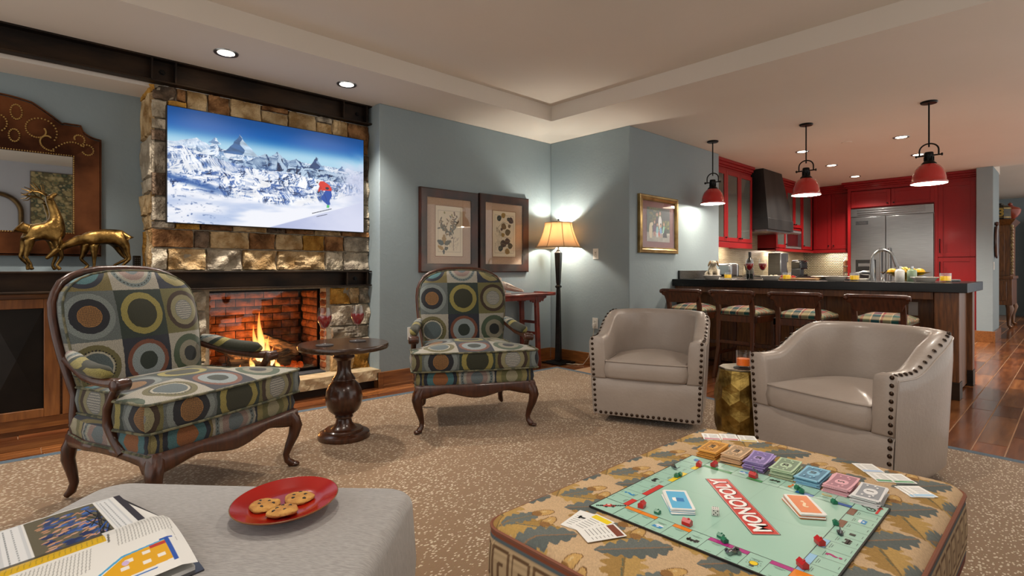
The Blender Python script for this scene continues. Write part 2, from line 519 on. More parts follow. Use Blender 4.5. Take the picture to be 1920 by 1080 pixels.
for x0, x1, y0, y1 in ((4.3, 10.2, -1.55, -.45), (6.9, 11.0, 1.02, 3.0), (10.9, 16.5, -1.55, -.02), (14.8, 16.5, 0, 1.6), (10.9, 14.6, 1.02, 1.6), (-1.55, -.95, -1.55, 4.5)):
    y = y0
    while y < y1 - .05:
        x = x0 + r_.random() * .3; b.box(x0, x - .005, y + .0038, y + PW - .0038, -.015, -.0002)
        while x < x1: q = min(x1, x + r_.choice([.5, .7, .9])); b.box(x, q - .005, y + .0038, y + PW - .0038, -.015, -.0002); x = q
        y += PW
tag(b.obj('planks_beyond', m_plank, floor, smooth=False), kind='stuff')

# ---- ceiling with the raised tray, and the raised hall ceiling beyond the kitchen
b = B()
TX, TY = 3.94, 3.62
b.box(-1.6, TX, TY, 5.1, 2.53, 2.75).box(TX, 10.35, -1.6, 5.1, 2.53, 2.75).box(10.35, 11.3, .86, 5.1, 2.53, 2.75)
struct('ceiling', b, m_ceil, smooth=False)
struct('ceiling_tray', B().box(-1.6, TX + .05, -1.6, TY + .05, 2.68, 2.8), m_ceil, smooth=False)
struct('ceiling_hall', B().box(10.35, 17, -1.6, 2.5, 2.66, 2.8), m_ceil, smooth=False)

# ---- walls
b = B().box(2.39, 4.75, 4.27, 4.95, 0, 2.53)
struct('wall_north', b, m_wall, bevel=.006)
b = B().box(4.634, 6.62, 3.172, 4.268, 0, 2.53)
struct('wall_east', b, m_wall, bevel=.006)
struct('wall_niche', B().box(-1.6, .80, 4.83, 4.95, 0, 2.53), m_wall)
struct('ceiling_niche', B().box(-1.6, .80, 4.5, 4.83, 2.34, 2.5), m_ceil)
struct('wall_kitchen_north', B().box(6.62, 11.2, 3.64, 3.8, 0, 2.53), m_wall)
struct('wall_kitchen_east', B().box(11.05, 11.2, 1.04, 3.64, 0, 2.53), m_wall)
struct('wall_column', B().box(10.25, 11.05, .85, 1.035, 0, 2.53), m_wall, bevel=.006)
struct('wall_hall_east', B().box(16.6, 16.7, -1.6, 2.5, 0, 2.66), m_wall)
struct('wall_hall_north', B().box(11.2, 16.6, 1.6, 1.7, 0, 2.66), m_wall)
m_lav = M('lavender_wall', 'b7bac2', rough=.8)
struct('wall_south', B().box(-1.5, 2.4, -1.5, -1.4, 0, 2.68), m_lav)
# ---- baseboards
b = B().box(2.42, 4.61, 4.248, 4.27, 0, .135).box(2.42, 4.61, 4.244, 4.27, 0, .02)
struct('baseboard_north', b, m_alder, bevel=.003)
b = B().box(4.612, 4.634, 3.15, 4.248, 0, .135)
struct('baseboard_east', b, M('alder_y', '6d3f1c', '8f5a2b', scale=6, stretch=(9, 1, 9), rough=.35, coat=.25), bevel=.003)
b = B().box(4.612, 6.6, 3.15, 3.172, 0, .135)
struct('baseboard_kitchen', b, m_alder, bevel=.003)
b = B().box(2.37, 2.39, 4.25, 4.46, 0, .135).box(2.37, 2.42, 4.245, 4.27, 0, .135)
struct('baseboard_return', b, m_alder, bevel=.003)
b = B().box(10.225, 11.05, .825, .85, 0, .16).box(10.225, 10.25, .85, 1.05, 0, .16)
struct('baseboard_column', b, m_alder, bevel=.003)

# ---- rug
m_rug, t, p = newmat('antelope_rug')
N = t.nodes; L = t.links; setp(p, Roughness=.95); p.inputs['Sheen Weight'].default_value = .2
tc = N.new('ShaderNodeTexCoord'); mp = N.new('ShaderNodeMapping'); mp.inputs['Scale'].default_value = (48, 88, 1); mp.inputs['Rotation'].default_value = (0, 0, -.75)
L.new(tc.outputs['Object'], mp.inputs[0])
vo = N.new('ShaderNodeTexVoronoi'); vo.inputs['Scale'].default_value = 1.0; L.new(mp.outputs[0], vo.inputs['Vector'])
n1 = N.new('ShaderNodeTexNoise'); n1.inputs['Scale'].default_value = 3; L.new(tc.outputs['Object'], n1.inputs['Vector'])
sb = N.new('ShaderNodeMath'); sb.operation = 'MULTIPLY_ADD'; sb.inputs[1].default_value = .25; L.new(n1.outputs['Fac'], sb.inputs[0]); L.new(vo.outputs['Distance'], sb.inputs[2])
cr = N.new('ShaderNodeValToRGB'); e = cr.color_ramp.elements
e[0].position = .38; e[0].color = rgba('dccbb0'); e[1].position = .47; e[1].color = rgba('907252')
L.new(sb.outputs[0], cr.inputs[0])
n2 = N.new('ShaderNodeTexNoise'); n2.inputs['Scale'].default_value = 260; L.new(tc.outputs['Object'], n2.inputs['Vector'])
mx = N.new('ShaderNodeMix'); mx.data_type = 'RGBA'; mx.blend_type = 'MULTIPLY'; mx.inputs[0].default_value = .35
L.new(cr.outputs[0], mx.inputs[6]); L.new(n2.outputs['Color'], mx.inputs[7]); L.new(mx.outputs[2], p.inputs['Base Color'])
bp = N.new('ShaderNodeBump'); bp.inputs['Strength'].default_value = .5; bp.inputs['Distance'].default_value = .004
L.new(n2.outputs['Fac'], bp.inputs['Height']); L.new(bp.outputs[0], p.inputs['Normal'])
RUG = [(-.9, -1.3), (3.92, -1.3), (4.28, 3.85), (-.9, 4.055)]
rug = thing('area_rug', 'beige area rug with pale flecks and a slate blue border', 'rug')
def inset(q, d):
    n = len(q); out = []
    for i in range(n):
        a, c, e_ = Vector(q[i - 1]), Vector(q[i]), Vector(q[(i + 1) % n])
        d1 = (c - a).normalized(); d2 = (e_ - c).normalized()
        n1_ = Vector((-d1.y, d1.x)); n2_ = Vector((-d2.y, d2.x))
        bis = (n1_ + n2_).normalized(); out.append(tuple(c + bis * d / max(.2, bis.dot(n1_))))
    return out
inn = inset(RUG, .055)
B().prism(inn, .0003, .0045).obj('pile', m_rug, rug, bevel=.001)
b = B(); o4 = RUG
for i in range(4):
    j = (i + 1) % 4; b.prism([o4[i], o4[j], inn[j], inn[i]], .0003, .0048)
b.obj('border', M('slate_blue_border', '4d5c69', '5a6a76', scale=90, rough=.9, bump=.3), rug)

# ---- steel channels
def channel(name, z0, z1, plates, bolts, kind=True):
    root = bpy.data.objects.new(name, None); COL.objects.link(root)
    if kind: root['kind'] = 'structure'
    b = B(); b.box(-1.6, 2.385, 4.455, 4.475, z0, z1)
    b.box(-1.6, 2.385, 4.395, 4.46, z0, z0 + .012).box(-1.6, 2.385, 4.395, 4.46, z1 - .012, z1)
    b.obj('channel', m_steel, root, bevel=.002)
    for x in plates: B().box(x - .006, x + .006, 4.397, 4.456, z0 + .012, z1 - .012).obj('stiffener', m_steel, root, bevel=.001)
    for x in bolts:
        b = B(); b.lathe([(.022, 0), (.022, .004), (.013, .004), (.013, .014), (0, .014)], 6, Rm(PI / 2, 0, 0, (x, 4.456, (z0 + z1) / 2)))
        b.obj('bolt', m_black, root)
    return root
beam = channel('trim_steel_beam', 2.36, 2.53, [.712, .855, 2.12, 2.34], [.78, 2.27])
mantel = channel('trim_steel_mantel', .90, 1.037, [2.15, 2.345], [2.25, .80])
B().box(-1.6, .72, 4.44, 4.83, 1.012, 1.032).obj('shelf', m_steel, mantel)

# ---- stone chimney breast
fp = struct('wall_fireplace', B(), m_joint) if False else bpy.data.objects.new('wall_fireplace', None)
COL.objects.link(fp); fp['kind'] = 'structure'
m_mort = M('mortar', '8c8270', 'a59a86', scale=40, rough=.9, bump=.3)
b = B(); b.box(.735, 1.085, 4.476, 4.9, .07, 2.36).box(1.99, 2.388, 4.476, 4.9, .07, 2.36).box(1.085, 1.99, 4.476, 4.9, .885, 2.36)
b.obj('mortar', m_mort, fp, smooth=False)
def stonemat(n, a, c):
    return M('stone_' + n, a, c, scale=9, rough=.85, bump=1., bscale=38, rand=.2, detail=10, lo=.38, hi=.62, bdist=.03, spec=.15)
SM = {'t': stonemat('tan', '98794f', 'd6bb90'), 'o': stonemat('ochre', '8d5f24', 'c29346'), 'b': stonemat('brown', '64442a', 'a87c52'),
      'g': stonemat('grey', '7a7063', 'c0b49f'), 'd': stonemat('dark', '50443a', '8a7460'), 'p': stonemat('pale', 'a39782', 'd2c6b0')}
def stone(x0, z0, x1, z1, k, y=4.465, rough=.012, side=False, seed=0):
    r = random.Random(seed + int(x0 * 1000 + z0 * 7777)); g = .0032
    x0 += g; x1 -= g; z0 += g; z1 -= g
    nx = 10 if x1 - x0 > .12 else 7; nz = 8 if z1 - z0 > .1 else 5
    W_, H_ = x1 - x0, z1 - z0; cx, cz = (x0 + x1) / 2, (z0 + z1) / 2
    proud = r.uniform(-.004, .014)
    fq = [(r.uniform(-45, 45), r.uniform(10, 45), r.random() * 6) for _ in range(5)]; fq2 = [(r.uniform(-140, 140), r.uniform(60, 160), r.random() * 6) for _ in range(3)]
    def P(u, v):
        x = (u - .5) * W_; z = (v - .5) * H_
        ed = min(u, 1 - u, v, 1 - v)
        d = proud + rough * sum(math.sin(a * x + c * z + f_) for a, c, f_ in fq) / 2.4 + rough * .34 * sum(abs(math.sin(a * x + c * z + f_)) for a, c, f_ in fq2) + r.uniform(-1, 1) * rough * .13
        if ed < 1e-6: d = -.016
        
        jx = r.uniform(-.003, .003); jz = r.uniform(-.003, .003)
        return (x + jx, -d, z + jz)
    def Q(u, v):   # squeeze first ring to the border
        return P(u, v)
    us = [0, .025] + [.025 + .95 * i / (nx - 1) for i in range(1, nx)] + [1]
    vs_ = [0, .035] + [.035 + .93 * i / (nz - 1) for i in range(1, nz)] + [1]
    b = B(); a = len(us)
    v = [Q(u, w_) for w_ in vs_ for u in us]
    f = [(j * a + i, j * a + i + 1, (j + 1) * a + i + 1, (j + 1) * a + i) for j in range(len(vs_) - 1) for i in range(a - 1)]
    b.add(v, f)
    me = b.mesh('stone', SM[k], ang=32)
    if side: return link('stone', me, fp, (y, cx, cz), (0, 0, -PI / 2))
    return link('stone', me, fp, (cx, y, cz))
S = [(.72, 2.25, .87, 2.36, 'd'), (.87, 2.26, .93, 2.36, 'b'), (.93, 2.2, 1.07, 2.36, 't'), (1.07, 2.2, 1.22, 2.36, 'b'), (1.22, 2.2, 1.45, 2.36, 't'),
     (1.45, 2.32, 1.66, 2.36, 'b'), (1.45, 2.2, 1.66, 2.32, 't'), (1.66, 2.2, 1.9, 2.36, 't'), (1.9, 2.31, 2.04, 2.36, 'g'), (1.9, 2.2, 2.04, 2.31, 't'),
     (2.04, 2.2, 2.18, 2.36, 't'), (2.18, 2.09, 2.39, 2.36, 'b'), (.715, 2.12, .81, 2.25, 'p'), (.81, 2.2, .93, 2.26, 'o'), (.715, 2.04, .81, 2.12, 'p'),
     (.715, 1.96, .81, 2.04, 'd'), (.715, 1.74, .81, 1.96, 'g'), (.715, 1.57, .81, 1.74, 'd'), (.715, 1.39, .86, 1.57, 'g'),
     (2.31, 1.85, 2.39, 2.09, 'd'), (2.31, 1.63, 2.39, 1.85, 'g'), (2.31, 1.51, 2.39, 1.63, 'p'), (2.31, 1.39, 2.39, 1.51, 'g')]
def row(z0, z1, xs, ks):
    for a, c, k in zip(xs[:-1], xs[1:], ks): S.append((a, z0, c, z1, k))
row(1.34, 1.39, [.715, .86, 1.02, 1.24, 1.5, 1.64, 1.88, 2.12, 2.39], 'gobtdbtb')
row(1.205, 1.34, [.715, .98, 1.08, 1.36, 1.56, 1.78, 1.97, 2.14, 2.39], 'bdtbtobg')
row(1.04, 1.205, [.715, .81, 1.06, 1.31, 1.57, 1.98, 2.14, 2.39], 'ptgttpg')
for z0, z1, xs in ((1.39, 1.66, [.86, 1.2, 1.5, 1.85, 2.31]), (1.66, 1.93, [.81, 1.1, 1.45, 1.7, 2.05, 2.31]), (1.93, 2.2, [.81, 1.25, 1.6, 1.95, 2.31])):
    row(z0, z1, xs, 'gtbdt')
S += [(2.02, .74, 2.2, .89, 'o'), (2.2, .74, 2.29, .89, 't'), (2.29, .74, 2.39, .89, 'g'), (2.02, .55, 2.24, .74, 'g'), (2.24, .55, 2.39, .74, 'p'), (2.02, .44, 2.39, .55, 'g'),
      (2.02, .30, 2.2, .44, 't'), (2.2, .30, 2.39, .44, 'g'), (2.02, .15, 2.23, .3, 't'), (2.23, .15, 2.39, .3, 'o'),
      (.715, .74, .9, .89, 'g'), (.9, .74, 1.06, .89, 'p'), (.715, .55, .88, .74, 't'), (.88, .55, 1.06, .74, 'g'), (.715, .36, .92, .55, 'b'), (.92, .36, 1.06, .55, 't'), (.715, .15, 1.06, .36, 'g')]
for i, s_ in enumerate(S): stone(*s_, rough=.019 if s_[1] < 1.1 else .012, seed=i)
z = .15; i = 0
while z < 2.34:
    if abs(z - .9) < .01: z = 1.04
    h = random.choice([.1, .16, .22, .3]); h = min(h, 2.36 - z)
    if z < .9 < z + h: h = .9 - z
    y = 4.46
    if random.random() < .5: sp = [4.46, random.uniform(4.6, 4.7), 4.83]
    else: sp = [4.46, 4.83]
    for a, c in zip(sp[:-1], sp[1:]): stone(a, z, c, z + h, random.choice('otoptg'), y=.724 - random.uniform(0, .006), side=True, rough=.007, seed=i + 500); i += 1
    z += h

# ---- hearth slab
hr = thing('hearth_slab', 'thick cream stone hearth slab below the fireplace opening', 'hearth')
b = B(); n = 60
for k in range(n):
    pass
def hearth(u, v):
    x = .62 + u * (2.40 - .62); r = math.sin(u * 91) * .006 + math.sin(u * 233 + v * 9) * .005 + math.sin(u * 57 + v * 5) * .006
    return (x, 4.262 + r * (1 if 0 < v < 1 else .4), .07 + v * .09)
b.grid(hearth, 70, 4); b.box(.62, 2.39, 4.27, 4.60, .075, .16)
b.obj('slab', M('hearth_stone', 'b09a76', 'cdbb98', scale=12, rough=.8, bump=.7, bscale=40), hr, ang=25)
B().box(.6, 2.39, 4.33, 4.5, 0, .075).obj('plinth', M('dark_base', '2a1a10', rough=.6), hr)

# ---- firebox
m_fbrick = M('fire_brick', '5a3018', '8a4d24', scale=20, rough=.85, bump=1., bscale=30, rand=.25)
fb = thing('gas_fireplace', 'gas fireplace behind glass with brick lining and black frame', 'fireplace')
b = B(); b.box(1.06, 1.085, 4.60, 5.05, .16, .9).box(1.99, 2.02, 4.60, 5.05, .16, .9).box(1.06, 2.02, 5.0, 5.05, .16, .9).box(1.06, 2.02, 4.5, 5.05, .885, .91).box(1.06, 2.02, 4.6, 5.05, .12, .17)
b.obj('casing', M('soot', '15100c', rough=.9), fb)
B().box(1.09, 1.985, 4.47, 4.61, .155, .172).obj('slate_sill', M('slate_sill', '3b4046', '4a5057', scale=20, rough=.6), fb)
b = B(); b.box(1.085, 1.105, 4.6, 4.615, .172, .885).box(1.97, 1.99, 4.6, 4.615, .172, .885).box(1.085, 1.99, 4.6, 4.615, .865, .885).box(1.085, 1.99, 4.6, 4.615, .172, .192)
b.obj('frame', m_black, fb)
B().box(1.105, 1.97, 4.606, 4.609, .192, .865).obj('glass_pane', glassmat('fire_glass', k=.45), fb)
bh, bw = .068, .155
bm_ = {}
def brick(w_, loc, rz=0):
    k = round(w_, 2)
    if k not in bm_:
        r = random.Random(int(k * 100)); b = B()
        def P(u, v):
            e = min(u, 1 - u, v, 1 - v) < 1e-6
            return ((u - .5) * (w_ - .006), (.0 if e else -.014 - r.random() * .008), (v - .5) * (bh - .006))
        b.grid(P, 4, 3); bm_[k] = b.mesh('brick', m_fbrick, ang=30)
    return link('brick', bm_[k], fb, loc, (0, 0, rz))
for j in range(10):
    z = .18 + bh * (j + .5); x = 1.1 - (bw / 2 if j % 2 else 0)
    while x < 1.97:
        a = max(x, 1.1); c = min(x + bw, 1.975)
        if c - a > .03: brick(c - a, ((a + c) / 2, 4.985, z))
        x += bw
    for sx, rz in ((1.978, -PI / 2 - .0), (1.097, PI / 2)):
        y = 4.635 - (bw / 2 if j % 2 else 0)
        while y < 4.97:
            a = max(y, 4.63); c = min(y + bw, 4.97)
            if c - a > .03: brick(c - a, (sx, (a + c) / 2, z), rz)
            y += bw
# brick reveals in front of the glass
for j in range(10):
    z = .18 + bh * (j + .5)
    brick(.13, (1.992, 4.535, z), -PI / 2); brick(.13, (1.083, 4.535, z), PI / 2)
# logs, embers, flames
m_log = M('charred_log', '1a120c', '6b543c', scale=9, rough=.9, bump=1, bscale=14, stretch=(1, 5, 5))
def log_(p, q, r):
    p, q = Vector(p), Vector(q); b = B(); n = 12; pts = [p + (q - p) * (k / 7) for k in range(8)]
    rs = [r * (1 + .12 * math.sin(k * 2.3)) for k in range(8)]
    b.tube(pts, rs, 9); o = b.obj('log', m_log, fb, ang=35); return o
log_((1.28, 4.70, .27), (1.78, 4.76, .25), .045); log_((1.32, 4.85, .27), (1.85, 4.84, .29), .05)
log_((1.30, 4.74, .40), (1.48, 4.88, .30), .045); log_((1.58, 4.86, .46), (1.86, 4.72, .33), .045)
log_((1.62, 4.70, .31), (1.90, 4.80, .37), .032); log_((1.42, 4.72, .33), (1.60, 4.9, .42), .045); log_((1.24, 4.86, .42), (1.40, 4.78, .31), .04)
b = B()
r = random.Random(3)
for k in range(60): b.sph((r.uniform(1.2, 1.9), r.uniform(4.66, 4.9), .2), r.uniform(.014, .03), 6, 4)
tag(b.obj('embers', M('embers', '2a1a12', 'ff7a20', scale=30, rough=.9, emit='ff5a10', es=.15), fb), kind='stuff')
m_fl, t, p = newmat('flame'); N = t.nodes; L = t.links
tc = N.new('ShaderNodeTexCoord'); sx_ = N.new('ShaderNodeSeparateXYZ'); L.new(tc.outputs['Generated'], sx_.inputs[0])
cr = N.new('ShaderNodeValToRGB'); e = cr.color_ramp.elements
e[0].color = (1, .62, .28, 1); e[1].color = (.9, .22, .03, 1); e2 = cr.color_ramp.elements.new(.4); e2.color = (1, .48, .12, 1)
L.new(sx_.outputs[2], cr.inputs[0])
em = N.new('ShaderNodeEmission'); em.inputs[1].default_value = 2.6; L.new(cr.outputs[0], em.inputs[0])
lw = N.new('ShaderNodeLayerWeight'); lw.inputs['Blend'].default_value = .5
tr = N.new('ShaderNodeBsdfTransparent'); mx = N.new('ShaderNodeMixShader')
mr = N.new('ShaderNodeMapRange'); mr.inputs['To Min'].default_value = .25; mr.inputs['To Max'].default_value = 1.1
L.new(lw.outputs['Facing'], mr.inputs[0])
mz = N.new('ShaderNodeMath'); mz.operation = 'MULTIPLY_ADD'; mz.inputs[1].default_value = .5; L.new(sx_.outputs[2], mz.inputs[0]); L.new(mr.outputs[0], mz.inputs[2]); mz.use_clamp = True
L.new(mz.outputs[0], mx.inputs[0])
L.new(em.outputs[0], mx.inputs[1]); L.new(tr.outputs[0], mx.inputs[2]); L.new(mx.outputs[0], N['Material Output'].inputs[0])
def flame(x, y, z, h, r0, lean=0):
    b = B(); pts = []; rs = []
    for k in range(13):
        q = k / 12; pts.append((x + lean * q + math.sin(q * 6) * .008, y, z + h * q)); rs.append(max(.0015, r0 * (math.sin(PI * min(1, q * .8 + .12)) ** 1.3) * (1 - q * .55)))
    rs[-1] = .001
    b.tube(pts, rs, 12); b.obj('flame', m_fl, fb)
flame(1.52, 4.68, .28, .42, .040, -.01); flame(1.50, 4.70, .27, .32, .036, -.03); flame(1.55, 4.66, .27, .22, .035, .03)
flame(1.60, 4.67, .24, .16, .03, .02); flame(1.44, 4.66, .22, .11, .03); flame(1.36, 4.66, .2, .08, .03); flame(1.64, 4.65, .2, .09, .03)
point((1.52, 4.75, .42), 9, (1, .42, .12), .05); point((1.35, 4.72, .3), 3, (1, .42, .12), .04); point((1.7, 4.75, .3), 3, (1, .42, .12), .04)

# ---- low cabinet left of the hearth
cb = thing('media_cabinet', 'low alder cabinet with dark pyramid door panels under the mirror niche', 'cabinet')
B().box(-1.5, .70, 4.60, 4.82, .0, .895).obj('carcass', m_alder, cb)
b = B(); b.box(-1.5, .70, 4.585, 4.6, .80, .89).box(-1.5, .70, 4.575, 4.6, .03, .10)
b.obj('rail', m_alder, cb, bevel=.002)
m_pyr = M('dark_bronze_panel', '15110e', '1f1a15', scale=6, rough=.45, metal=.5)
for i, x1 in enumerate((.585, .153, -.279, -.711, -1.143)):
    x0 = x1 - .26
    d = bpy.data.objects.new('door', None); COL.objects.link(d); d.parent = cb
    b = B(); b.box(x0 - .08, x0, 4.565, 4.585, .10, .86).box(x1, x1 + .08, 4.565, 4.585, .10, .86).box(x0, x1, 4.565, 4.585, .80, .86).box(x0, x1, 4.565, 4.585, .10, .155)
    b.obj('door_frame', m_alderz, d, bevel=.003)
    cx_, cz_ = (x0 + x1) / 2, .478
    v = [(x0, 4.583, .155), (x1, 4.583, .155), (x1, 4.583, .80), (x0, 4.583, .80), (cx_, 4.56, cz_)]
    B().add(v, [(0, 1, 4), (1, 2, 4), (2, 3, 4), (3, 0, 4)]).obj('door_panel', m_pyr, d, smooth=False)

# ---- downlights
m_lens = M('downlight_lens', 'ffffff', emit='fff0d8', es=14, rough=.5)
def downlight(x, y, z, label, group=None, r=.075):
    o = thing('downlight', label, 'light', (x, y, z), 0, group)
    B().lathe([(r * .72, .0), (r * .72, -.004), (r, -.007), (r * 1.04, -.001), (r * 1.04, 0)], 28).obj('trim_ring', m_ss, o)
    B().lathe([(0, -.0015), (r * .72, -.0015), (r * .72, -.003), (0, -.003)], 24, cap=False).obj('lens', m_lens, o)
downlight(1.071, 3.995, 2.53, 'recessed ceiling light above the left part of the mounted television')
downlight(1.956, 4.014, 2.53, 'recessed ceiling light above the right part of the mounted television')
for (x, y), l in zip(SEEN_KITCHEN, ['recessed kitchen ceiling light half behind the middle red pendant rod', 'recessed kitchen ceiling light just right of the middle red pendant',
    'farthest recessed ceiling light, just before the refrigerator cabinets', 'largest recessed kitchen ceiling light, alone left of the nearest pendant', 'recessed ceiling light peeking out behind the nearest pendant yoke']):
    downlight(x, y, 2.53, l)
for (x, y), l in zip(TRAY_LIGHTS[:3], ['over the grey ottoman', 'over the tapestry ottoman', 'over the place where the viewer stands']): downlight(x, y, 2.68, 'recessed light in the raised tray ceiling ' + l, 'tray ceiling lights')
B().lathe([(0, -.006), (.05, -.006), (.055, 0)], 24).obj('smoke_detector', m_ceil, loc=(7.1, 1.86, 2.53))
tag(bpy.data.objects['smoke_detector'], 'flat round ceiling cover plate among the kitchen downlights', 'smoke detector')

# ============================================================ SEATING
# ---- circle-and-square upholstery, by UV: one unit = one square
def circle_fabric():
    m, t, p = newmat('circle_fabric'); N = t.nodes; L = t.links; setp(p, Roughness=.85); p.inputs['Sheen Weight'].default_value = .15
    def math_(op, a, b=None, c=None):
        n = N.new('ShaderNodeMath'); n.operation = op
        for i, v in enumerate((a, b, c)):
            if v is None: continue
            if isinstance(v, (int, float)): n.inputs[i].default_value = v
            else: L.new(v, n.inputs[i])
        return n.outputs[0]
    uv = N.new('ShaderNodeUVMap'); uv.uv_map = 'UVMap'; sp = N.new('ShaderNodeSeparateXYZ'); L.new(uv.outputs[0], sp.inputs[0])
    nz = N.new('ShaderNodeTexNoise'); nz.inputs['Scale'].default_value = 14; L.new(uv.outputs[0], nz.inputs['Vector'])
    off = math_('MULTIPLY_ADD', nz.outputs['Fac'], .03, -.015)
    U = math_('ADD', sp.outputs[0], off); V = math_('ADD', sp.outputs[1], off)
    ix = math_('FLOORED_MODULO', math_('FLOOR', U), 3); iy = math_('FLOORED_MODULO', math_('FLOOR', V), 3)
    lx = math_('SUBTRACT', math_('FRACT', U), .5); ly = math_('SUBTRACT', math_('FRACT', V), .5)
    r = math_('SQRT', math_('ADD', math_('MULTIPLY', lx, lx), math_('MULTIPLY', ly, ly)))
    ang = math_('ARCTAN2', ly, lx)
    dots = math_('GREATER_THAN', math_('SINE', math_('MULTIPLY', ang, 34)), .1)
    stripes = math_('GREATER_THAN', math_('SINE', math_('MULTIPLY', ly, 130)), .1)
    hatch = math_('GREATER_THAN', math_('MULTIPLY', math_('SINE', math_('MULTIPLY', math_('ADD', lx, ly), 120)), math_('SINE', math_('MULTIPLY', math_('SUBTRACT', lx, ly), 120))), 0.)
    idx = math_('MULTIPLY_ADD', iy, 3, ix)
    # per cell: rings [(radius, colour)...] outermost first, base; detail kind
    C = [  # row 0 (lowest): cream / navy / cream
        ('bdb7a6', [(.43, '77703f'), (.31, 'c9c4ae'), (.27, '5c6d70')], 'dots'),
        ('262c3c', [(.44, '84472a'), (.35, '9aa9ab'), (.19, '28382f')], None),
        ('bcb8a8', [(.44, '4c6147'), (.30, '9b9680'), (.17, '20272a')], None),
        # row 1: blue grey / dark green / olive
        ('6c7674', [(.45, '8d9894'), (.34, '1e222c'), (.21, 'b47c30')], 'hatch'),
        ('2b3d34', [(.44, 'a99c45'), (.31, '33361d')], None),
        ('7b763f', [(.44, '45301c'), (.34, 'a29c72'), (.23, '8d8f8b')], 'stripes'),
        # row 2: olive / cream / navy
        ('867840', [(.45, '232c3e'), (.36, '4d858c'), (.20, 'a8621f')], None),
        ('bfb9a8', [(.45, '7f9090'), (.37, 'b9b6a6'), (.30, 'a98f86'), (.17, '75858a')], 'dots'),
        ('2a3446', [(.45, 'a69a5c'), (.31, '7c7a47'), (.17, 'b3ac88')], None)]
    cur = None
    for k, (base, rings, det) in enumerate(C):
        cr = N.new('ShaderNodeValToRGB'); cr.color_ramp.interpolation = 'CONSTANT'; e = cr.color_ramp.elements
        seq = [(0, rings[-1][1])] + [(rings[j][0], rings[j - 1][1] if j else base) for j in range(len(rings) - 1, -1, -1)]
        while len(e) < len(seq): e.new(.5)
        for j, (pos, c) in enumerate(seq): e[j].position = pos; e[j].color = rgba(c)
        L.new(r, cr.inputs[0]); c_ = cr.outputs[0]
        if det:
            mask, lo, hi, col = {'dots': (dots, .31, .34, '16181c'), 'stripes': (stripes, 0, .21, 'c9c6b8'), 'hatch': (hatch, 0, .2, '5c3f1c')}[det]
            if det == 'dots' and k == 7: lo, hi = .40, .42
            band = math_('MULTIPLY', mask, math_('MULTIPLY', math_('GREATER_THAN', r, lo), math_('LESS_THAN', r, hi)))
            mx = N.new('ShaderNodeMix'); mx.data_type = 'RGBA'; L.new(band, mx.inputs[0]); L.new(c_, mx.inputs[6]); mx.inputs[7].default_value = rgba(col); c_ = mx.outputs[2]
        if cur is None: cur = c_
        else:
            eq = math_('COMPARE', idx, float(k), .2)
            mx = N.new('ShaderNodeMix'); mx.data_type = 'RGBA'; L.new(eq, mx.inputs[0]); L.new(cur, mx.inputs[6]); L.new(c_, mx.inputs[7]); cur = mx.outputs[2]
    n2 = N.new('ShaderNodeTexNoise'); n2.inputs['Scale'].default_value = 70; n2.inputs['Detail'].default_value = 5; L.new(uv.outputs[0], n2.inputs['Vector'])
    mr = N.new('ShaderNodeMapRange'); mr.inputs['From Min'].default_value = .3; mr.inputs['From Max'].default_value = .7; mr.inputs['To Min'].default_value = .5; mr.inputs['To Max'].default_value = 1.35; L.new(n2.outputs['Fac'], mr.inputs[0])
    mx = N.new('ShaderNodeMix'); mx.data_type = 'RGBA'; mx.blend_type = 'MULTIPLY'; mx.inputs[0].default_value = 1
    hs = N.new('ShaderNodeHueSaturation'); hs.inputs['Saturation'].default_value = .92; hs.inputs['Value'].default_value = .56; L.new(cur, hs.inputs['Color'])
    L.new(hs.outputs[0], mx.inputs[6]); L.new(mr.outputs[0], mx.inputs[7]); L.new(mx.outputs[2], p.inputs['Base Color'])
    bp = N.new('ShaderNodeBump'); bp.inputs['Strength'].default_value = .25; bp.inputs['Distance'].default_value = .002; L.new(n2.outputs['Fac'], bp.inputs['Height']); L.new(bp.outputs[0], p.inputs['Normal'])
    return m
m_fab = circle_fabric()
m_welt = M('striped_welt', '6a664e', '3c4032', scale=30, rough=.8, lo=.45, hi=.55)
CE = .235

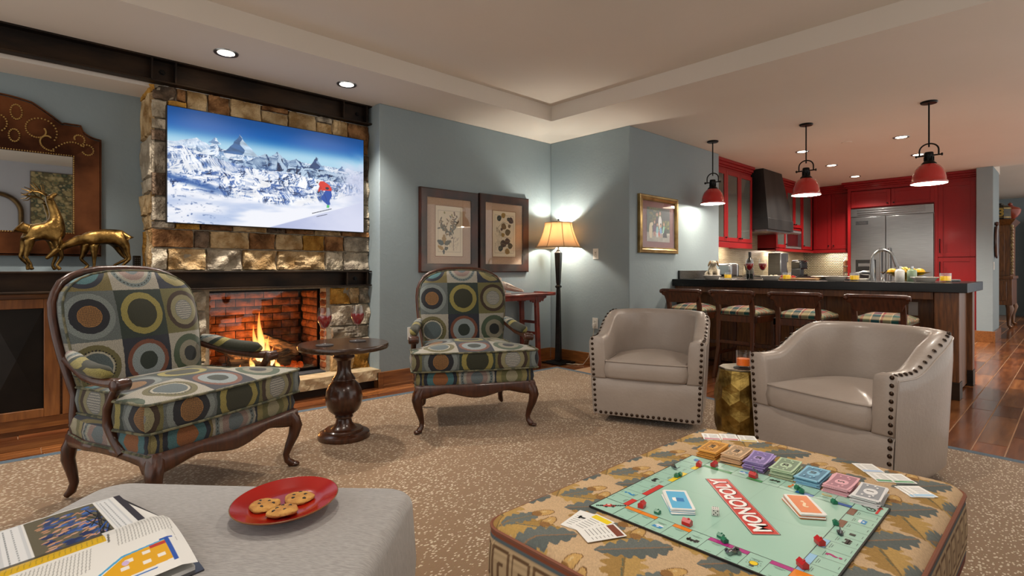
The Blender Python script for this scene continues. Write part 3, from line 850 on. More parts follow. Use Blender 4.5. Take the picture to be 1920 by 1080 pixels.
def bergere(label, loc, rz):
    """origin on the floor under the seat, front towards local -y"""
    root = thing('bergere_armchair', label, 'armchair', loc, rz, 'bergere armchairs in circle patterned fabric')
    # seat outline (T shaped), widths
    T_out = [(-.40, -.37), (-.2, -.385), (0, -.39), (.2, -.385), (.40, -.37), (.415, -.355), (.415, -.17), (.40, -.155), (.335, -.145), (.325, -.13), (.30, .26), (.28, .28), (-.28, .28), (-.30, .26), (-.325, -.13), (-.335, -.145), (-.40, -.155), (-.415, -.17), (-.415, -.355)]
    T2 = resample(T_out, .022)
    def uvs(co, no):
        if no.z > .5: return (co.x / CE + 1.5, (co.y + .37) / CE + .02)
        if abs(no.x) > .8: return (co.y / CE + 4.5 + .5, (co.z - .455) / CE + 1.5)
        return (co.x / CE + 1.5, (co.z - .455) / CE + 1.5)
    def uvd(co, no):
        if abs(no.x) > .8: return (co.y / CE + 4.5, (co.z - .34) / CE + 2.5)
        return (co.x / CE + 1.5, (co.z - .34) / CE + 2.5)
    sc = pillow(T2, .388, .512, .035, .022, bulge=.008).obj('seat_cushion', m_fab, root, uv=uvs, ang=80)
    for z in (.392, .508):
        B().tube([(x * 1.004, y * 1.004, z) for x, y in T2], .0055, 6, closed=True).obj('welt', m_welt, sc)
    D_out = [(-.385, -.35), (0, -.37), (.385, -.35), (.39, -.33), (.36, .1), (.31, .29), (-.31, .29), (-.36, .1), (-.39, -.33)]
    D2 = resample(D_out, .03)
    dk = pillow(D2, .285, .388, .004, .03, bulge=.006).obj('upholstered_deck', m_fab, root, uv=uvd, ang=80)
    B().tube([(x * 1.012, y * 1.012, .297) for x, y in D2], .006, 6, closed=True).obj('welt', m_welt, dk)
    # carved rail: scalloped strip around the deck
    
    path = resample([(-.385, -.36), (0, -.385), (.385, -.36), (.36, .1), (.31, .30), (-.31, .30), (-.36, .1)], .02)
    b = B(); n = len(path); v = []
    for x, y in path:
        sidek = 0
        if y < -.3: dz = .225 + .035 * (math.cos(x / .385 * PI) * .5 + .5) * 0 + .03 * (1 - abs(x) / .385) * abs(math.cos(x * 8.0)) + .0
        else: dz = .235 + .028 * math.sin(PI * max(0, min(1, (y + .36) / .66)))
        if y < -.3: dz = .26 - .035 * abs(math.cos(x / .385 * PI * 1.0)) ** 1.5 - .01
        for s_, z in ((1.0, dz), (1.03, dz + .008), (1.035, dz + .03), (1.025, .295), (1.0, .305), (.95, .30), (.94, dz)): v.append((x * s_, y * s_, z))
    f = [(i * 7 + k, ((i + 1) % n) * 7 + k, ((i + 1) % n) * 7 + (k + 1) % 7, i * 7 + (k + 1) % 7) for i in range(n) for k in range(7)]
    b.add(v, f).obj('seat_rail', m_carved, root, ang=50)
    # legs
    def leg(x, y, ox, oy, front):
        if front:
            pts = [(0, 0, .30), (.004, .004, .275), (.022, .022, .245), (.030, .030, .215), (.022, .022, .165), (.006, .006, .11), (-.004, -.004, .065), (.0, .0, .035), (.014, .014, .018), (.026, .026, .010)]
            rs = [.034, .036, .036, .033, .027, .021, .016, .0165, .020, .012]
        else:
            pts = [(0, 0, .31), (.006, .006, .27), (.022, .022, .23), (.026, .026, .18), (.014, .014, .12), (.006, .006, .07), (.014, .014, .035), (.032, .032, .012)]
            rs = [.030, .032, .031, .027, .022, .018, .019, .013]
        b = B(); b.tube([(x + p_[0] * ox, y + p_[1] * oy, p_[2]) for p_ in pts], rs, 12)
        if front:
            b.sph((x + .028 * ox, y + .028 * oy, .012), (.022, .022, .012), 12, 8)
            c = Vector((x + .03 * ox, y + .03 * oy, .235))
            b.tube([(c.x + math.cos(q) * .012 * (1 - q / 9), c.y, c.z + math.sin(q) * .012 * (1 - q / 9) - .01) for q in [k * .7 for k in range(9)]], .006, 6)
        return b.obj('leg', m_carved, root, ang=60)
    leg(-.355, -.335, -1, -1, True); leg(.355, -.335, 1, -1, True); leg(-.29, .28, -.7, 1, False); leg(.29, .28, .7, 1, False)
    # back: outline in the tilted plane; y grows with z
    tilt = .24
    def yb(z): return .265 + (z - .45) * tilt
    def out(a, s_=1.0):
        """a in 0..1 from lower left, over the arch, to lower right"""
        H0, H1 = .47, 1.035
        wd = .325
        q = a * 3.2
        if q < 1.1: x = -(.285 + (wd - .285) * math.sin(q / 1.1 * PI / 2)); z = H0 + (.84 - H0) * q / 1.1
        elif q > 2.1: k = (3.2 - q) / 1.1; x = .285 + (wd - .285) * math.sin(k * PI / 2); z = H0 + (.84 - H0) * k
        else:
            th = PI - (q - 1.1) * PI; c_, s2 = math.cos(th), math.sin(th)
            x = wd * math.copysign(abs(c_) ** .72, c_); z = .84 + (H1 - .84) * abs(s2) ** .82
        return x * s_, z
    O = [out(k / 44) for k in range(45)]
    cx_, cz_ = 0, .76
    b = B(); n = len(O); R_ = 8; v = []
    bot = [(O[-1][0] + (O[0][0] - O[-1][0]) * k / 12, .47) for k in range(1, 12)]
    ring = O + bot; n = len(ring)
    lev = [(1.0, .0), (1.02, -.03), (1.0, -.062)] + [(1 - (k / R_), -.062 - .035 * (1 - (1 - k / R_) ** 2.2)) for k in range(1, R_)]
    for s_, dy in lev:
        for x, z in ring:
            X = cx_ + (x - cx_) * s_; Z = cz_ + (z - cz_) * s_; v.append((X, yb(Z) + dy, Z))
    m = len(lev)
    f = [(i * n + k, i * n + (k + 1) % n, (i + 1) * n + (k + 1) % n, (i + 1) * n + k) for i in range(m - 1) for k in range(n)]
    v.append((0, yb(cz_) - .098, cz_)); c = len(v) - 1
    f += [((m - 1) * n + k, (m - 1) * n + (k + 1) % n, c) for k in range(n)] + [tuple(range(n))]
    bc = b.add(v, f).obj('back_cushion', m_fab, root, uv=lambda co, no: (co.x / CE + 1.5, (co.z - .472) / CE + .0), ang=80)
    B().tube([(x * 1.015, yb(z) - .055, z + (.004 if z > .9 else 0)) for x, z in O], .0055, 6).obj('welt', m_welt, bc)
    # wooden back frame, curving down into the rear legs
    P_ = [(-.30, .275, .29), (-.305, .272, .38)] + [(x * 1.03, yb(z) + .012, z + (.012 if z > .95 else 0)) for x, z in O] + [(.305, .272, .38), (.30, .275, .29)]
    B().tube(P_, .019, 10, up=(0, 1, 0)).obj('back_frame', m_carved, root, ang=60)
    b = B(); v = [(x * .99, yb(z) + .012, z) for x, z in ring]; b.add(v + [(x, y + .012, z) for x, y, z in v], [tuple(range(n)), tuple(range(n, 2 * n))]); b.obj('back_panel', m_fab, root, uv=lambda co, no: (co.x / CE + 1.5, co.z / CE), ang=80)
    for s_ in (-1, 1):
        arm = bpy.data.objects.new('arm', None); COL.objects.link(arm); arm.parent = root
        pts = [(.325, .29, .665), (.345, .20, .640), (.372, .08, .612), (.388, -.02, .603), (.393, -.10, .602), (.395, -.155, .606), (.395, -.185, .60)]
        B().tube([(x * s_, y, z - .028) for x, y, z in pts], [.018, .018, .019, .019, .020, .022, .02], 10, up=(0, 0, 1)).obj('arm_rail', m_carved, arm, ang=60)
        b = B()   # scroll at the hand
        b.lathe([(0, -.034), (.020, -.034), (.027, -.026), (.024, -.012), (.027, 0), (.024, .012), (.027, .026), (.020, .034), (0, .034)], 16, Rm(0, PI / 2, 0, (.395 * s_, -.185, .573)))
        b.obj('scroll', m_carved, arm, ang=60)
        B().tube([(.392 * s_, -.165, .565), (.394 * s_, -.14, .53), (.392 * s_, -.10, .47), (.386 * s_, -.09, .40), (.38 * s_, -.125, .34), (.375 * s_, -.17, .285)], [.020, .018, .018, .019, .021, .023], 10).obj('arm_post', m_carved, arm, ang=60)
        pad = [(.33, .25, .668), (.348, .18, .655), (.368, .09, .632), (.384, .0, .624), (.390, -.08, .622), (.392, -.115, .615)]
        B().tube([(x * s_, y, z - .006) for x, y, z in pad], [.020, .029, .032, .031, .028, .014], 12, up=(0, 0, 1)).obj('arm_pad', m_fab, arm, uv=lambda co, no: (1.5 + (abs(co.x) - .36) * 6, 1.5 + co.y * 2.2 + (co.z - .62) * 4), ang=80)
    return root
bergere('circle fabric armchair before the fireplace, close to the pale grey ottoman', (.60, 3.02, .005), math.atan2(.4375, .90))
bergere('circle fabric armchair standing beneath the two framed botanical prints', (2.388, 3.0, .005), math.atan2(-.495, .864))

# ---- round pedestal table between them
rt = thing('pedestal_table', 'round dark walnut pedestal table with a turned urn column', 'table', (1.515, 3.146, .005))
B().lathe([(0, .548), (.25, .548), (.268, .553), (.272, .56), (.272, .577), (.268, .584), (0, .584)], 64, cap=False).obj('table_top', wood('table_walnut', '2c1a12', '46301f', 'x', .25, .5), rt, ang=30)
B().lathe([(.075, .548), (.075, .53), (.06, .52), (.062, .51), (.066, .50), (.060, .492), (.045, .48), (.04, .44), (.045, .40), (.065, .37), (.07, .36), (.066, .352), (.088, .33), (.105, .295), (.112, .25), (.108, .21), (.09, .17), (.062, .145), (.05, .14), (.055, .132), (.055, .125), (.045, .118), (.05, .09), (.075, .06), (.085, .054)], 40).obj('turned_column', m_dark, rt, ang=30)
B().lathe([(.155, 0), (.158, .01), (.155, .028), (.145, .036), (.118, .042), (.118, .05), (.112, .056), (.08, .058), (0, .058)], 48).obj('base', m_dark, rt, ang=30)

def wine_glass(loc, label, h=.2, r=.038, fill=.5, group='wine glasses'):
    g = thing('wine_glass', label, 'glass', loc, 0, group)
    s_ = h / .2
    bowl = [(.006, .085), (.022, .095), (.034, .115), (r, .14), (r * .96, .165), (r * .82, .2)]
    prof = [(.0335, 0), (.033, .002), (.012, .006), (.004, .012), (.0035, .08)] + bowl
    B().lathe([(a, z * s_) for a, z in prof], 28, cap=False).obj('bowl_and_stem', m_glass, g, ang=80)
    lv = .085 + .075 * fill / .5
    wp = [(0, .088), (.02, .0965), (.032, .1165), (r - .0015, .14), (r * .975 - .0015, min(lv, .155)), (0, min(lv, .155))]
    B().lathe([(a, z * s_) for a, z in wp], 24, cap=False).obj('red_wine', m_wine, g, ang=40)
    return g
m_wine = M('red_wine', '7a0812', rough=.05, coat=1, emit='5a060e', es=.18)  # faint emission put into the wine colour to lift it from dark
m_coast = M('slate_coaster', '231c18', rough=.5)
def coaster(loc, label, r=.052):
    o = B().lathe([(0, 0), (r, 0), (r, .004), (0, .004)], 28, cap=False).obj('coaster', m_coast, loc=loc, ang=30)
    tag(o, label, 'coaster')
coaster((1.383, 3.13, .5895), 'round dark coaster under the left wine glass on the pedestal table')
wine_glass((1.383, 3.13, .594), 'red wine glass on the side of the pedestal table nearer the firebox', .225, .043)
coaster((1.62, 3.17, .5895), 'round dark coaster under the right wine glass on the pedestal table')
wine_glass((1.62, 3.17, .594), 'red wine glass on the pedestal table in front of the stone pier', .225, .043)

# ---- leather swivel tub chairs
def tub_chair(label, loc, rz):
    root = thing('leather_tub_chair', label, 'armchair', loc, rz, 'taupe leather tub chairs')
    D_ = .74
    # U path: parameter s 0..1 from front-left (-x) arm round the back to front-right; local front = -y, front at y=0
    def U(s, off, k=1.0):
        """outer path shrunk inwards by off"""
        w_ = .375 - off; d0 = .33; rb = D_ - d0 - off
        Ls = d0; La = PI / 2 * (w_ + rb)
        tot = 2 * Ls + La; q = s * tot
        if q < Ls: return (-w_, q)
        if q > Ls + La: return (w_, tot - q)
        th = PI - (q - Ls) / La * PI
        e = 2.35; c_, s_ = math.cos(th), math.sin(th)
        return (w_ * math.copysign(abs(c_) ** (2 / e), c_), d0 + rb * abs(s_) ** (2 / e))
    def top(s):
        q = min(s, 1 - s) * 2
        t = min(1, max(0, (q - .12) / .42)); t = t * t * (3 - 2 * t)
        return .575 + .155 * t
    nS = 56
    secs = [(.035, 0.045, 1), (0.0, .09, 0), (-.002, .3, 0), (-.004, .5, .5), (-.004, -.025, 2), (.004, -.008, 2), (.018, .003, 2), (.04, .007, 2), (.066, .003, 2), (.083, -.010, 2), (.09, -.03, 2), (.098, .45, .3), (.10, .33, 0), (.10, .26, 0)]
    b = B(); v = []
    def taper(x, y, z): 
        k = .93 + .07 * min(1, z / .55); return (x * k, .37 + (y - .37) * (.96 + .04 * min(1, z / .55)), z)
    for i in range(nS + 1):
        s = i / nS; T_ = top(s)
        for off, z, md in secs:
            if md == 2: zz = T_ + z
            elif md == .5: zz = .3 + (T_ - .3) * .7
            elif md == .3: zz = .33 + (T_ - .33) * .55
            else: zz = z
            x, y = U(s, off); v.append(taper(x, y, zz))
    m = len(secs)
    f = [(i * m + k, (i + 1) * m + k, (i + 1) * m + k + 1, i * m + k + 1) for i in range(nS) for k in range(m - 1)]
    f += [tuple(range(m)), tuple(nS * m + k for k in range(m - 1, -1, -1))]
    b.add(v, f).obj('tub_shell', m_leather, root, ang=50)
    # arm fronts, slightly proud panels
    for s_ in (-1, 1):
        b = B(); pts = []
        zt = .583
        cr = [(.372, .30), (.375, .42), (.379, .54), (.372, .575), (.35, zt), (.31, zt), (.285, .572), (.276, .54), (.274, .42), (.272, .30)]
        v = []
        for y in (.004, -.012):
            for x, z in cr:
                v.append(taper(x * s_, y, z))
        for x, z in cr: 
            cx_, cz_ = .325, .44; v.append(taper((cx_ + (x - cx_) * .85) * s_, -.018, cz_ + (z - cz_) * .93))
        n = len(cr)
        f = [(j * n + k, j * n + (k + 1) % n, (j + 1) * n + (k + 1) % n, (j + 1) * n + k) for j in range(2) for k in range(n)] + [tuple(2 * n + k for k in range(n))]
        b.add(v, f).obj('arm_front', m_leather, root, ang=60)
    # front apron
    b = B(); v = []; nx = 14
    zs = [(.045, 0), (.05, -.012), (.10, -.016), (.2, -.017), (.28, -.014), (.30, -.004), (.30, .1)]
    for i in range(nx + 1):
        x = -.374 + .748 * i / nx
        for z, y in zs: v.append(taper(x, y, z))
    m = len(zs)
    f = [(i * m + k, (i + 1) * m + k, (i + 1) * m + k + 1, i * m + k + 1) for i in range(nx) for k in range(m - 1)]
    b.add(v, f).obj('front_apron', m_leather, root, ang=60)
    # seat cushion
    o_ = [(-.266, -.012), (-.2, -.024), (0, -.03), (.2, -.024), (.266, -.012), (.268, .30)] + [( .266 * math.cos(a), .30 + .30 * math.sin(a)) for a in [k * PI / 12 for k in range(1, 12)]] + [(-.268, .30)]
    oc = resample(o_, .03)
    sc = pillow(oc, .302, .425, .045, .022, bulge=.01).obj('seat_cushion', m_leather, root, ang=80)
    B().tube([(x * 1.0, .29 + (y - .29) * 1.0, .42) for x, y in oc], .004, 6, closed=True).obj('piping', m_leather, sc)
    # piping along the outer top edge and down the fronts
    pts = []
    for i in range(nS + 1):
        x, y = U(i / nS, -.004); pts.append(taper(x, y, top(i / nS) - .022))
    B().tube([taper(-.378, -.006, .06), taper(-.38, -.008, .3), taper(-.38, -.006, .54)] + pts + [taper(.38, -.006, .54), taper(.38, -.008, .3), taper(.378, -.006, .06)], .0035, 6).obj('piping', m_leather, root)
    B().lathe([(.24, 0), (.25, .01), (.25, .03), (.1, .045)], 28).obj('swivel_base', m_black, root, loc=(0, .37, .012))
    # nail heads
    hb = B().lathe([(.0105, 0), (.0095, .004), (.006, .0068), (0, .0078)], 10)
    hm = hb.mesh('nail_head', m_bronze, ang=70)
    def nail(p, nrm):
        q = Vector(nrm).to_track_quat('Z', 'Y'); o = link('nail_head', hm, root, p); o.rotation_mode = 'QUATERNION'; o.rotation_quaternion = q
    for s_ in (-1, 1):
        for k in range(15):
            z = .075 + k * .0352; x, y, z = taper(.358 * s_, -.0165 if z > .3 else -.016, z); nail((x, y, z), (0, -1, 0))
    for k in range(1, 19):
        x, y, z = taper(-.358 + .716 * k / 19, -.0155, .066); nail((x, y, z), (0, -1, 0))
    cnt = 46; 
    for k in range(cnt + 1):
        s = k / cnt
        if .30 < s < .70: continue
        x, y = U(s, .012); x2, y2 = U(s, .03); n_ = Vector((x - x2, y - y2, .012))
        T_ = top(s); p_ = taper(x, y, T_ + .0); nail(p_, (x - x2, y - y2, .03))
    return root
tub_chair('taupe leather tub chair beside the floor lamp, left of the hammered brass drum', (3.075, 1.98, .005), math.atan2(-.923, .384))
tub_chair('taupe leather tub chair right of the hammered brass drum, nearer the patterned ottoman', (2.94, .905, .005), math.atan2(-.96, -.277))

# ---- hammered brass drum between the tub chairs
dr = thing('brass_drum_table', 'faceted antique brass drum table between the two leather tub chairs', 'side table', (3.205, 1.395, .005))
b = B(); n = 9; v = []; f = []; idx = {}
def rad_(z): return .128 + .030 * math.sin(PI * min(1, max(0, (z - .0) / .448))) ** .8
def vtx(a2, z, kr=1.0):      # a2 in half hexagon steps
    key = (a2 % (2 * n), round(z, 4), kr)
    if key not in idx:
        z_ = min(.448, max(0, z)); r_ = rad_(z_) * kr; t_ = PI * a2 / n; idx[key] = len(v); v.append((r_ * math.cos(t_), r_ * math.sin(t_), z_))
    return idx[key]
row_ = .09; h1, h2 = .026, .064
for i in range(-1, 6):
    zc = .045 + row_ * i
    for k in range(n):
        c = 2 * k + (i % 2)
        if zc < -.05 or zc > .5: continue
        hex_ = [vtx(c, zc + h2), vtx(c + 1, zc + h1), vtx(c + 1, zc - h1), vtx(c, zc - h2), vtx(c - 1, zc - h1), vtx(c - 1, zc + h1)]
        m_ = vtx(c, zc, .945) if 0 < zc < .448 else None
        q = [hex_[j] for j in range(6)]
        if m_ is None: f.append(tuple(dict.fromkeys(q)))
        else: f += [(q[j], q[(j + 1) % 6], m_) for j in range(6) if q[j] != q[(j + 1) % 6]]
f = [q for q in f if len(q) > 2 and len({tuple(round(t, 4) for t in v[i]) for i in q}) > 2]
b.add(v, f).obj('faceted_body', m_brass, dr, smooth=False)
v = [(.129 * math.cos(2 * PI * k / n), .129 * math.sin(2 * PI * k / n), .448) for k in range(n)]
B().prism([(v[-n + k][0], v[-n + k][1]) for k in range(n)], .446, .458).obj('drum_top', M('worn_brass_top', '6b6250', '9a927c', scale=20, rough=.3, metal=.9, bump=.2), dr, bevel=.003)
m_juice = M('orange_juice', 'ee6c0c', 'f28416', scale=10, rough=.3, emit='e86a08', es=.12)  # slight self-glow in the orange stands in for light on the juice
m_ojuice = M('yellow_juice', 'f8cc0c', rough=.3, emit='ffc800', es=.28)  # emission brightens the yellow, the juice itself gives no light
def tumbler(loc, label, mj, h=.09, r=.039, fill=.45, group=None):
    g = thing('juice_glass', label, 'glass', loc, 0, group)
    B().lathe([(0, 0), (r * .93, 0), (r, .006), (r, h), (r * .94, h), (r * .94, .012), (0, .012)], 28, cap=False).obj('tumbler', m_glass, g, ang=35)
    B().lathe([(0, .014), (r * .92, .014), (r * .92, h * (fill + .12)), (0, h * (fill + .12))], 24, cap=False).obj('juice', mj, g, ang=35)
    return g
coaster((3.175, 1.37, .463), 'dark round coaster on the brass drum table', .056)
tumbler((3.175, 1.37, .467), 'tumbler of orange juice on the brass drum table', m_juice, .098, .042, .42)

# ============================================================ PALE GREY OTTOMAN with magazine and cookies
m_grey = M('brushed_grey_cloth', '827f7c', 'a09d9a', scale=60, rough=.62, stretch=(1, 7, 1), bump=.15, sheen=.5)
wo = thing('grey_ottoman', 'large pale grey cloth ottoman bearing the red cookie plate', 'ottoman', (.195, 1.30, .005), math.radians(-46))
Wt = 1.0
o_ = rrect(-.455, .455, -.52, .47, .07, 6); o2 = resample(o_, .04)
pillow(o2, .06, .425, .018, .035, bulge=.012).obj('cushion', m_grey, wo, ang=80)
for x in (-.4, .4):
    for y in (-.44, .4): B().tube([(x, y, .0), (x, y, .07)], [.018, .026], 10).obj('foot', m_dark, wo)
Z0 = .448
# magazine: left leaf with photographs, right leaf folded over
cv = Canvas(.27, .36, 240, 'e4e4e0')
rr = np.random.default_rng(5)
def textblock(cv, x0, y0, x1, y1, dy=.006, col='9a9a9a', wd=.0016):
    y = y1
    while y > y0: cv.line([(x0, y), (x1 - rr.random() * .01 * (rr.random() > .7), y)], wd, col); y -= dy
cv.rect(.0, .0, .27, .015, 'd8d8d4')
cv.rect(.03, .165, .262, .352, '5a5648')     # group photo, on its side in our view
for k in range(70):
    x = .05 + rr.random() * .2; y = .18 + rr.random() * .16
    cv.ell(x, y, .008, .011, ['2c4a86', '1f2f5c', '3d66ad', '27406f'][k % 4])
for k in range(55):
    x = .05 + rr.random() * .2; y = .18 + rr.random() * .16; cv.ell(x, y, .006, .0036, 'b98a6c')
for k in range(4):
    y = .21 + k * .03; cv.line([(.20, y), (.215, y + .012), (.225, y - .004), (.24, y + .01)], .003, 'c98f74')
cv.rect(.235, .33, .262, .352, '14202e')
cv.rect(.03, .13, .262, .16, 'c9cdd0'); cv.rect(.035, .133, .257, .157, 'dfe2e4'); textblock(cv, .05, .138, .24, .153, .008, '9aa0a4')
cv.rect(.03, .015, .262, .125, '6b5848')
for k in range(60):
    cv.rect(*(lambda x, y, a, c: (x, y, x + a, y + c))(.04 + rr.random() * .19, .02 + rr.random() * .09, .008 + rr.random() * .03, .006 + rr.random() * .015), ['7d6b57', '4c3d33', '9a8468', '8c4b3c', 'b39a7a', '564a40'][k % 6])
mg = thing('magazine', 'open magazine with a crowd photograph lying on the grey ottoman', 'magazine', (0, 0, 0))
m_page = attrmat('printed_page', .35)
def page(A, Bx, Cx, hump, name, cv, z0=Z0, curl=0):
    """A = corner, Bx = end of the u side, Cx = end of the v side (floor x, y)"""
    A, Bx, Cx = map(np.array, (A, Bx, Cx))
    def fn(U, V):
        X = A[0] + (Bx - A)[0] * U + (Cx - A)[0] * V; Y = A[1] + (Bx - A)[1] * U + (Cx - A)[1] * V
        return X, Y, z0 + hump(U, V)
    return cv.obj(name, m_page, fn, mg)

def qpage(name, cv, c, hump, z0, thick=0):
    c = [np.array(q) for q in c]     # p00, p10, p01, p11
    def fn(U, V):
        X = sum(w_ * q[0] for w_, q in zip(((1 - U) * (1 - V), U * (1 - V), (1 - U) * V, U * V), c))
        Y = sum(w_ * q[1] for w_, q in zip(((1 - U) * (1 - V), U * (1 - V), (1 - U) * V, U * V), c))
        return X, Y, z0 + hump(U, V)
    return cv.obj(name, m_page, fn, mg)
cv1 = Canvas(.36, .22, 260, 'dfe0de')
# u runs to the page head (right in the photo)
cv1.rect(.345, 0, .36, .22, '2a2834')
cv1.rect(.305, .004, .335, .216, 'c2c7cb'); cv1.rect(.308, .008, .332, .212, 'dcdfe1')
for y in np.arange(.03, .2, .011): cv1.line([(.312, y), (.312, y + .007)], .0022, '9ea4a8'); cv1.line([(.322, y), (.322, y + .007)], .0022, '9ea4a8')
cv1.rect(.165, .0, .300, .216, '5f5b4a')
for k in range(70): cv1.ell(.19 + rr.random() * .10, .01 + rr.random() * .19, .010, .006, ['2c4a86', '1f2f5c', '3d66ad', '27406f'][k % 4], rot=.3)
for k in range(50): cv1.ell(.185 + rr.random() * .085, .01 + rr.random() * .19, .0075, .0032, ['b98a6c', 'c49a80'][k % 2], rot=.3)
for k in range(5):
    y = .03 + k * .036; cv1.line([(.250, y), (.262, y + .012), (.266, y + .001), (.28, y + .012), (.288, y + .002)], .003, 'c98f74')
for k in range(14): cv1.line([(.262 + rr.random() * .02, rr.random() * .2), (.297, rr.random() * .2)], .003, ['10151f', '1b4f9c', '0c0f16'][k % 3])
cv1.rect(.115, .0, .160, .22, 'c6cbcf'); cv1.rect(.120, .004, .155, .216, 'dde0e2')
for y in np.arange(.02, .2, .012): cv1.line([(.128, y), (.128, y + .008)], .003, '8f9599'); cv1.line([(.142, y), (.142, y + .006)], .003, '9ea4a8')
cv1.rect(.0, .0, .110, .216, '6b5848')
for k in range(90):
    x, y = rr.random() * .1, rr.random() * .2; cv1.rect(x, y, x + .004 + rr.random() * .018, y + .004 + rr.random() * .02, ['7d6b57', '4c3d33', '9a8468', '8c4b3c', 'b39a7a', '3d342d'][k % 6])
qpage('photo_page', cv1, [(-.13, 1.385), (.235, 1.475), (-.137, 1.615), (.205, 1.711)], lambda U, V: .008 + .004 * np.sin(U * 3), Z0 + .006)
cv2 = Canvas(.41, .30, 300, 'e2e2de')
cv2.rect(.02, .212, .285, .268, 'd8b01c'); cv2.rect(.02, .268, .285, .30, '4a4636')
for x in np.arange(.045, .28, .009): cv2.line([(x, .220), (x + .002, .258)], .0016, 'a88a2a')
cv2.rect(.0, .19, .02, .30, '3c5d8c')
cv2.ell(.01, .28, .02, .02, '8db0d0')
for x in np.arange(.30, .40, .0062): cv2.line([(x, .165), (x + .01, .285)], .0017, 'a2a29f')
cv2.line([(.287, .20), (.292, .26)], .004, '6c6c6a')
for x in np.arange(.06, .25, .0062): cv2.line([(x, .10 + rr.random() * .01), (x + .010, .198)], .0017, 'a2a29f')
cv2.poly([(.255, .06), (.30, .03), (.375, .035), (.375, .115), (.30, .105)], 'dba312')
cv2.poly([(.25, .06), (.30, .105), (.375, .115), (.375, .12), (.298, .112), (.245, .062)], '4aa0d0')
cv2.poly([(.25, .056), (.30, .026), (.345, .026), (.345, .022), (.298, .02), (.245, .054)], '3b6fb8')
cv2.rect(.374, .025, .382, .125, '2450a8'); cv2.rect(.345, .10, .374, .112, 'b8352a'); cv2.rect(.365, .118, .39, .125, '2450a8')
for x, y in ((.29, .055), (.325, .05), (.352, .055), (.33, .085), (.30, .078)): cv2.rect(x, y, x + .014, y + .013, 'e6e2d8')
cv2.ell(.30, .08, .006, .009, 'c8b0d8')
cv2.line([(.395, .10), (.397, .17)], .0012, 'a8a8a6')
qpage('folded_page', cv2, [(-.14, 1.125), (.272, 1.205), (-.13, 1.415), (.267, 1.513)], lambda U, V: .018 + .010 * np.sin(V * PI) - .010 * np.clip(V - .8, 0, 1) * 5 * .9 - .008 * np.clip(U - .93, 0, 1) * 14, Z0 + .008)
# paper block and cover beneath
b = B().prism([(-.14, 1.13), (.268, 1.21), (.262, 1.50), (.20, 1.70), (-.137, 1.61)], Z0 + .002, Z0 + .010)
b.obj('paper_block', M('paper', 'dcdcd8', rough=.6), mg)
B().prism([(-.14, 1.12), (.282, 1.20), (.272, 1.50), (.211, 1.722), (-.137, 1.618)], Z0 - .001, Z0 + .002).obj('cover', M('magazine_cover', '23222c', rough=.3, coat=.5), mg)

# cookie plate
cp = thing('cookie_plate', 'oval red glazed plate with brown rim on the grey ottoman', 'plate', (.502, 1.362, Z0 + .004), math.radians(42))
m_redglz = M('red_glaze', '8c0f06', '9c1408', scale=6, rough=.22, spec=.4, coat=.25)
B().lathe([(0, .002), (.07, .002), (.075, 0), (.082, 0), (.09, .006), (.125, .017), (.136, .022), (.1375, .0245), (.136, .0265), (.133, .0255), (.12, .020), (.098, .013), (.088, .0085), (.07, .0075), (0, .0075)], 64, cap=False, sx=1.01, sy=.88).obj('dish', m_redglz, cp, ang=60)
b = B(); b.tube([(1.01 * .1368 * math.cos(a), .88 * .1368 * math.sin(a), .0248) for a in [k * PI / 40 for k in range(80)]], .0016, 6, closed=True)
b.obj('rim', M('rim_brown', '7a4a1c', rough=.3, coat=.6), cp)
m_cook = M('cookie', 'a8733a', 'c8964f', scale=40, rough=.85, bump=.5, bscale=120)
m_choc = M('chocolate', '1c120d', rough=.4)
def cookie(x, y, z, s, label, tilt, seed):
    r = random.Random(seed); o = thing('cookie', label, 'cookie', (x, y, z), r.random() * 6, 'chocolate chip cookies on the red plate')
    o.rotation_euler = (tilt, 0, r.random() * 6)
    b = B(); ph = [r.random() * 6 for _ in range(4)]
    def P(u, v):
        a = u * 2 * PI; q = v
        rad = .036 * (1 + .05 * math.sin(3 * a + ph[0]) + .03 * math.sin(5 * a + ph[1]))
        prof = [(0, 0), (.9, 0), (1, .3), (.97, .62), (.82, .85), (.5, 1), (.2, 1.03), (0, 1.04)]
        k = q * 7; i = min(6, int(k)); f_ = k - i
        rr_ = prof[i][0] * (1 - f_) + prof[i + 1][0] * f_; zz = prof[i][1] * (1 - f_) + prof[i + 1][1] * f_
        return (rad * rr_ * math.cos(a), rad * rr_ * math.sin(a), .012 * zz + (.0012 * math.sin(a * 4 + v * 20) if 0 < v < 1 else 0))
    b.grid(P, 26, 14, closeu=True); b.obj('dough', m_cook, o, ang=70, weld=True)
    for k in range(5):
        a = k * 1.25 + r.random() * .6; q = .012 + r.random() * .013
        B().sph((q * math.cos(a), q * math.sin(a), .0115), (.0048, .0036, .003), 8, 5).obj('chocolate_chip', m_choc, o)
cookie(.458, 1.384, Z0 + .0120, 1, 'chocolate chip cookie on the left of the red plate', .0, 1)
cookie(.537, 1.368, Z0 + .0120, 1, 'chocolate chip cookie lying highest up the red plate, right of the others', .0, 2)
cookie(.478, 1.316, Z0 + .015, 1, 'chocolate chip cookie lowest on the red plate, overlapping its neighbours', .10, 3)

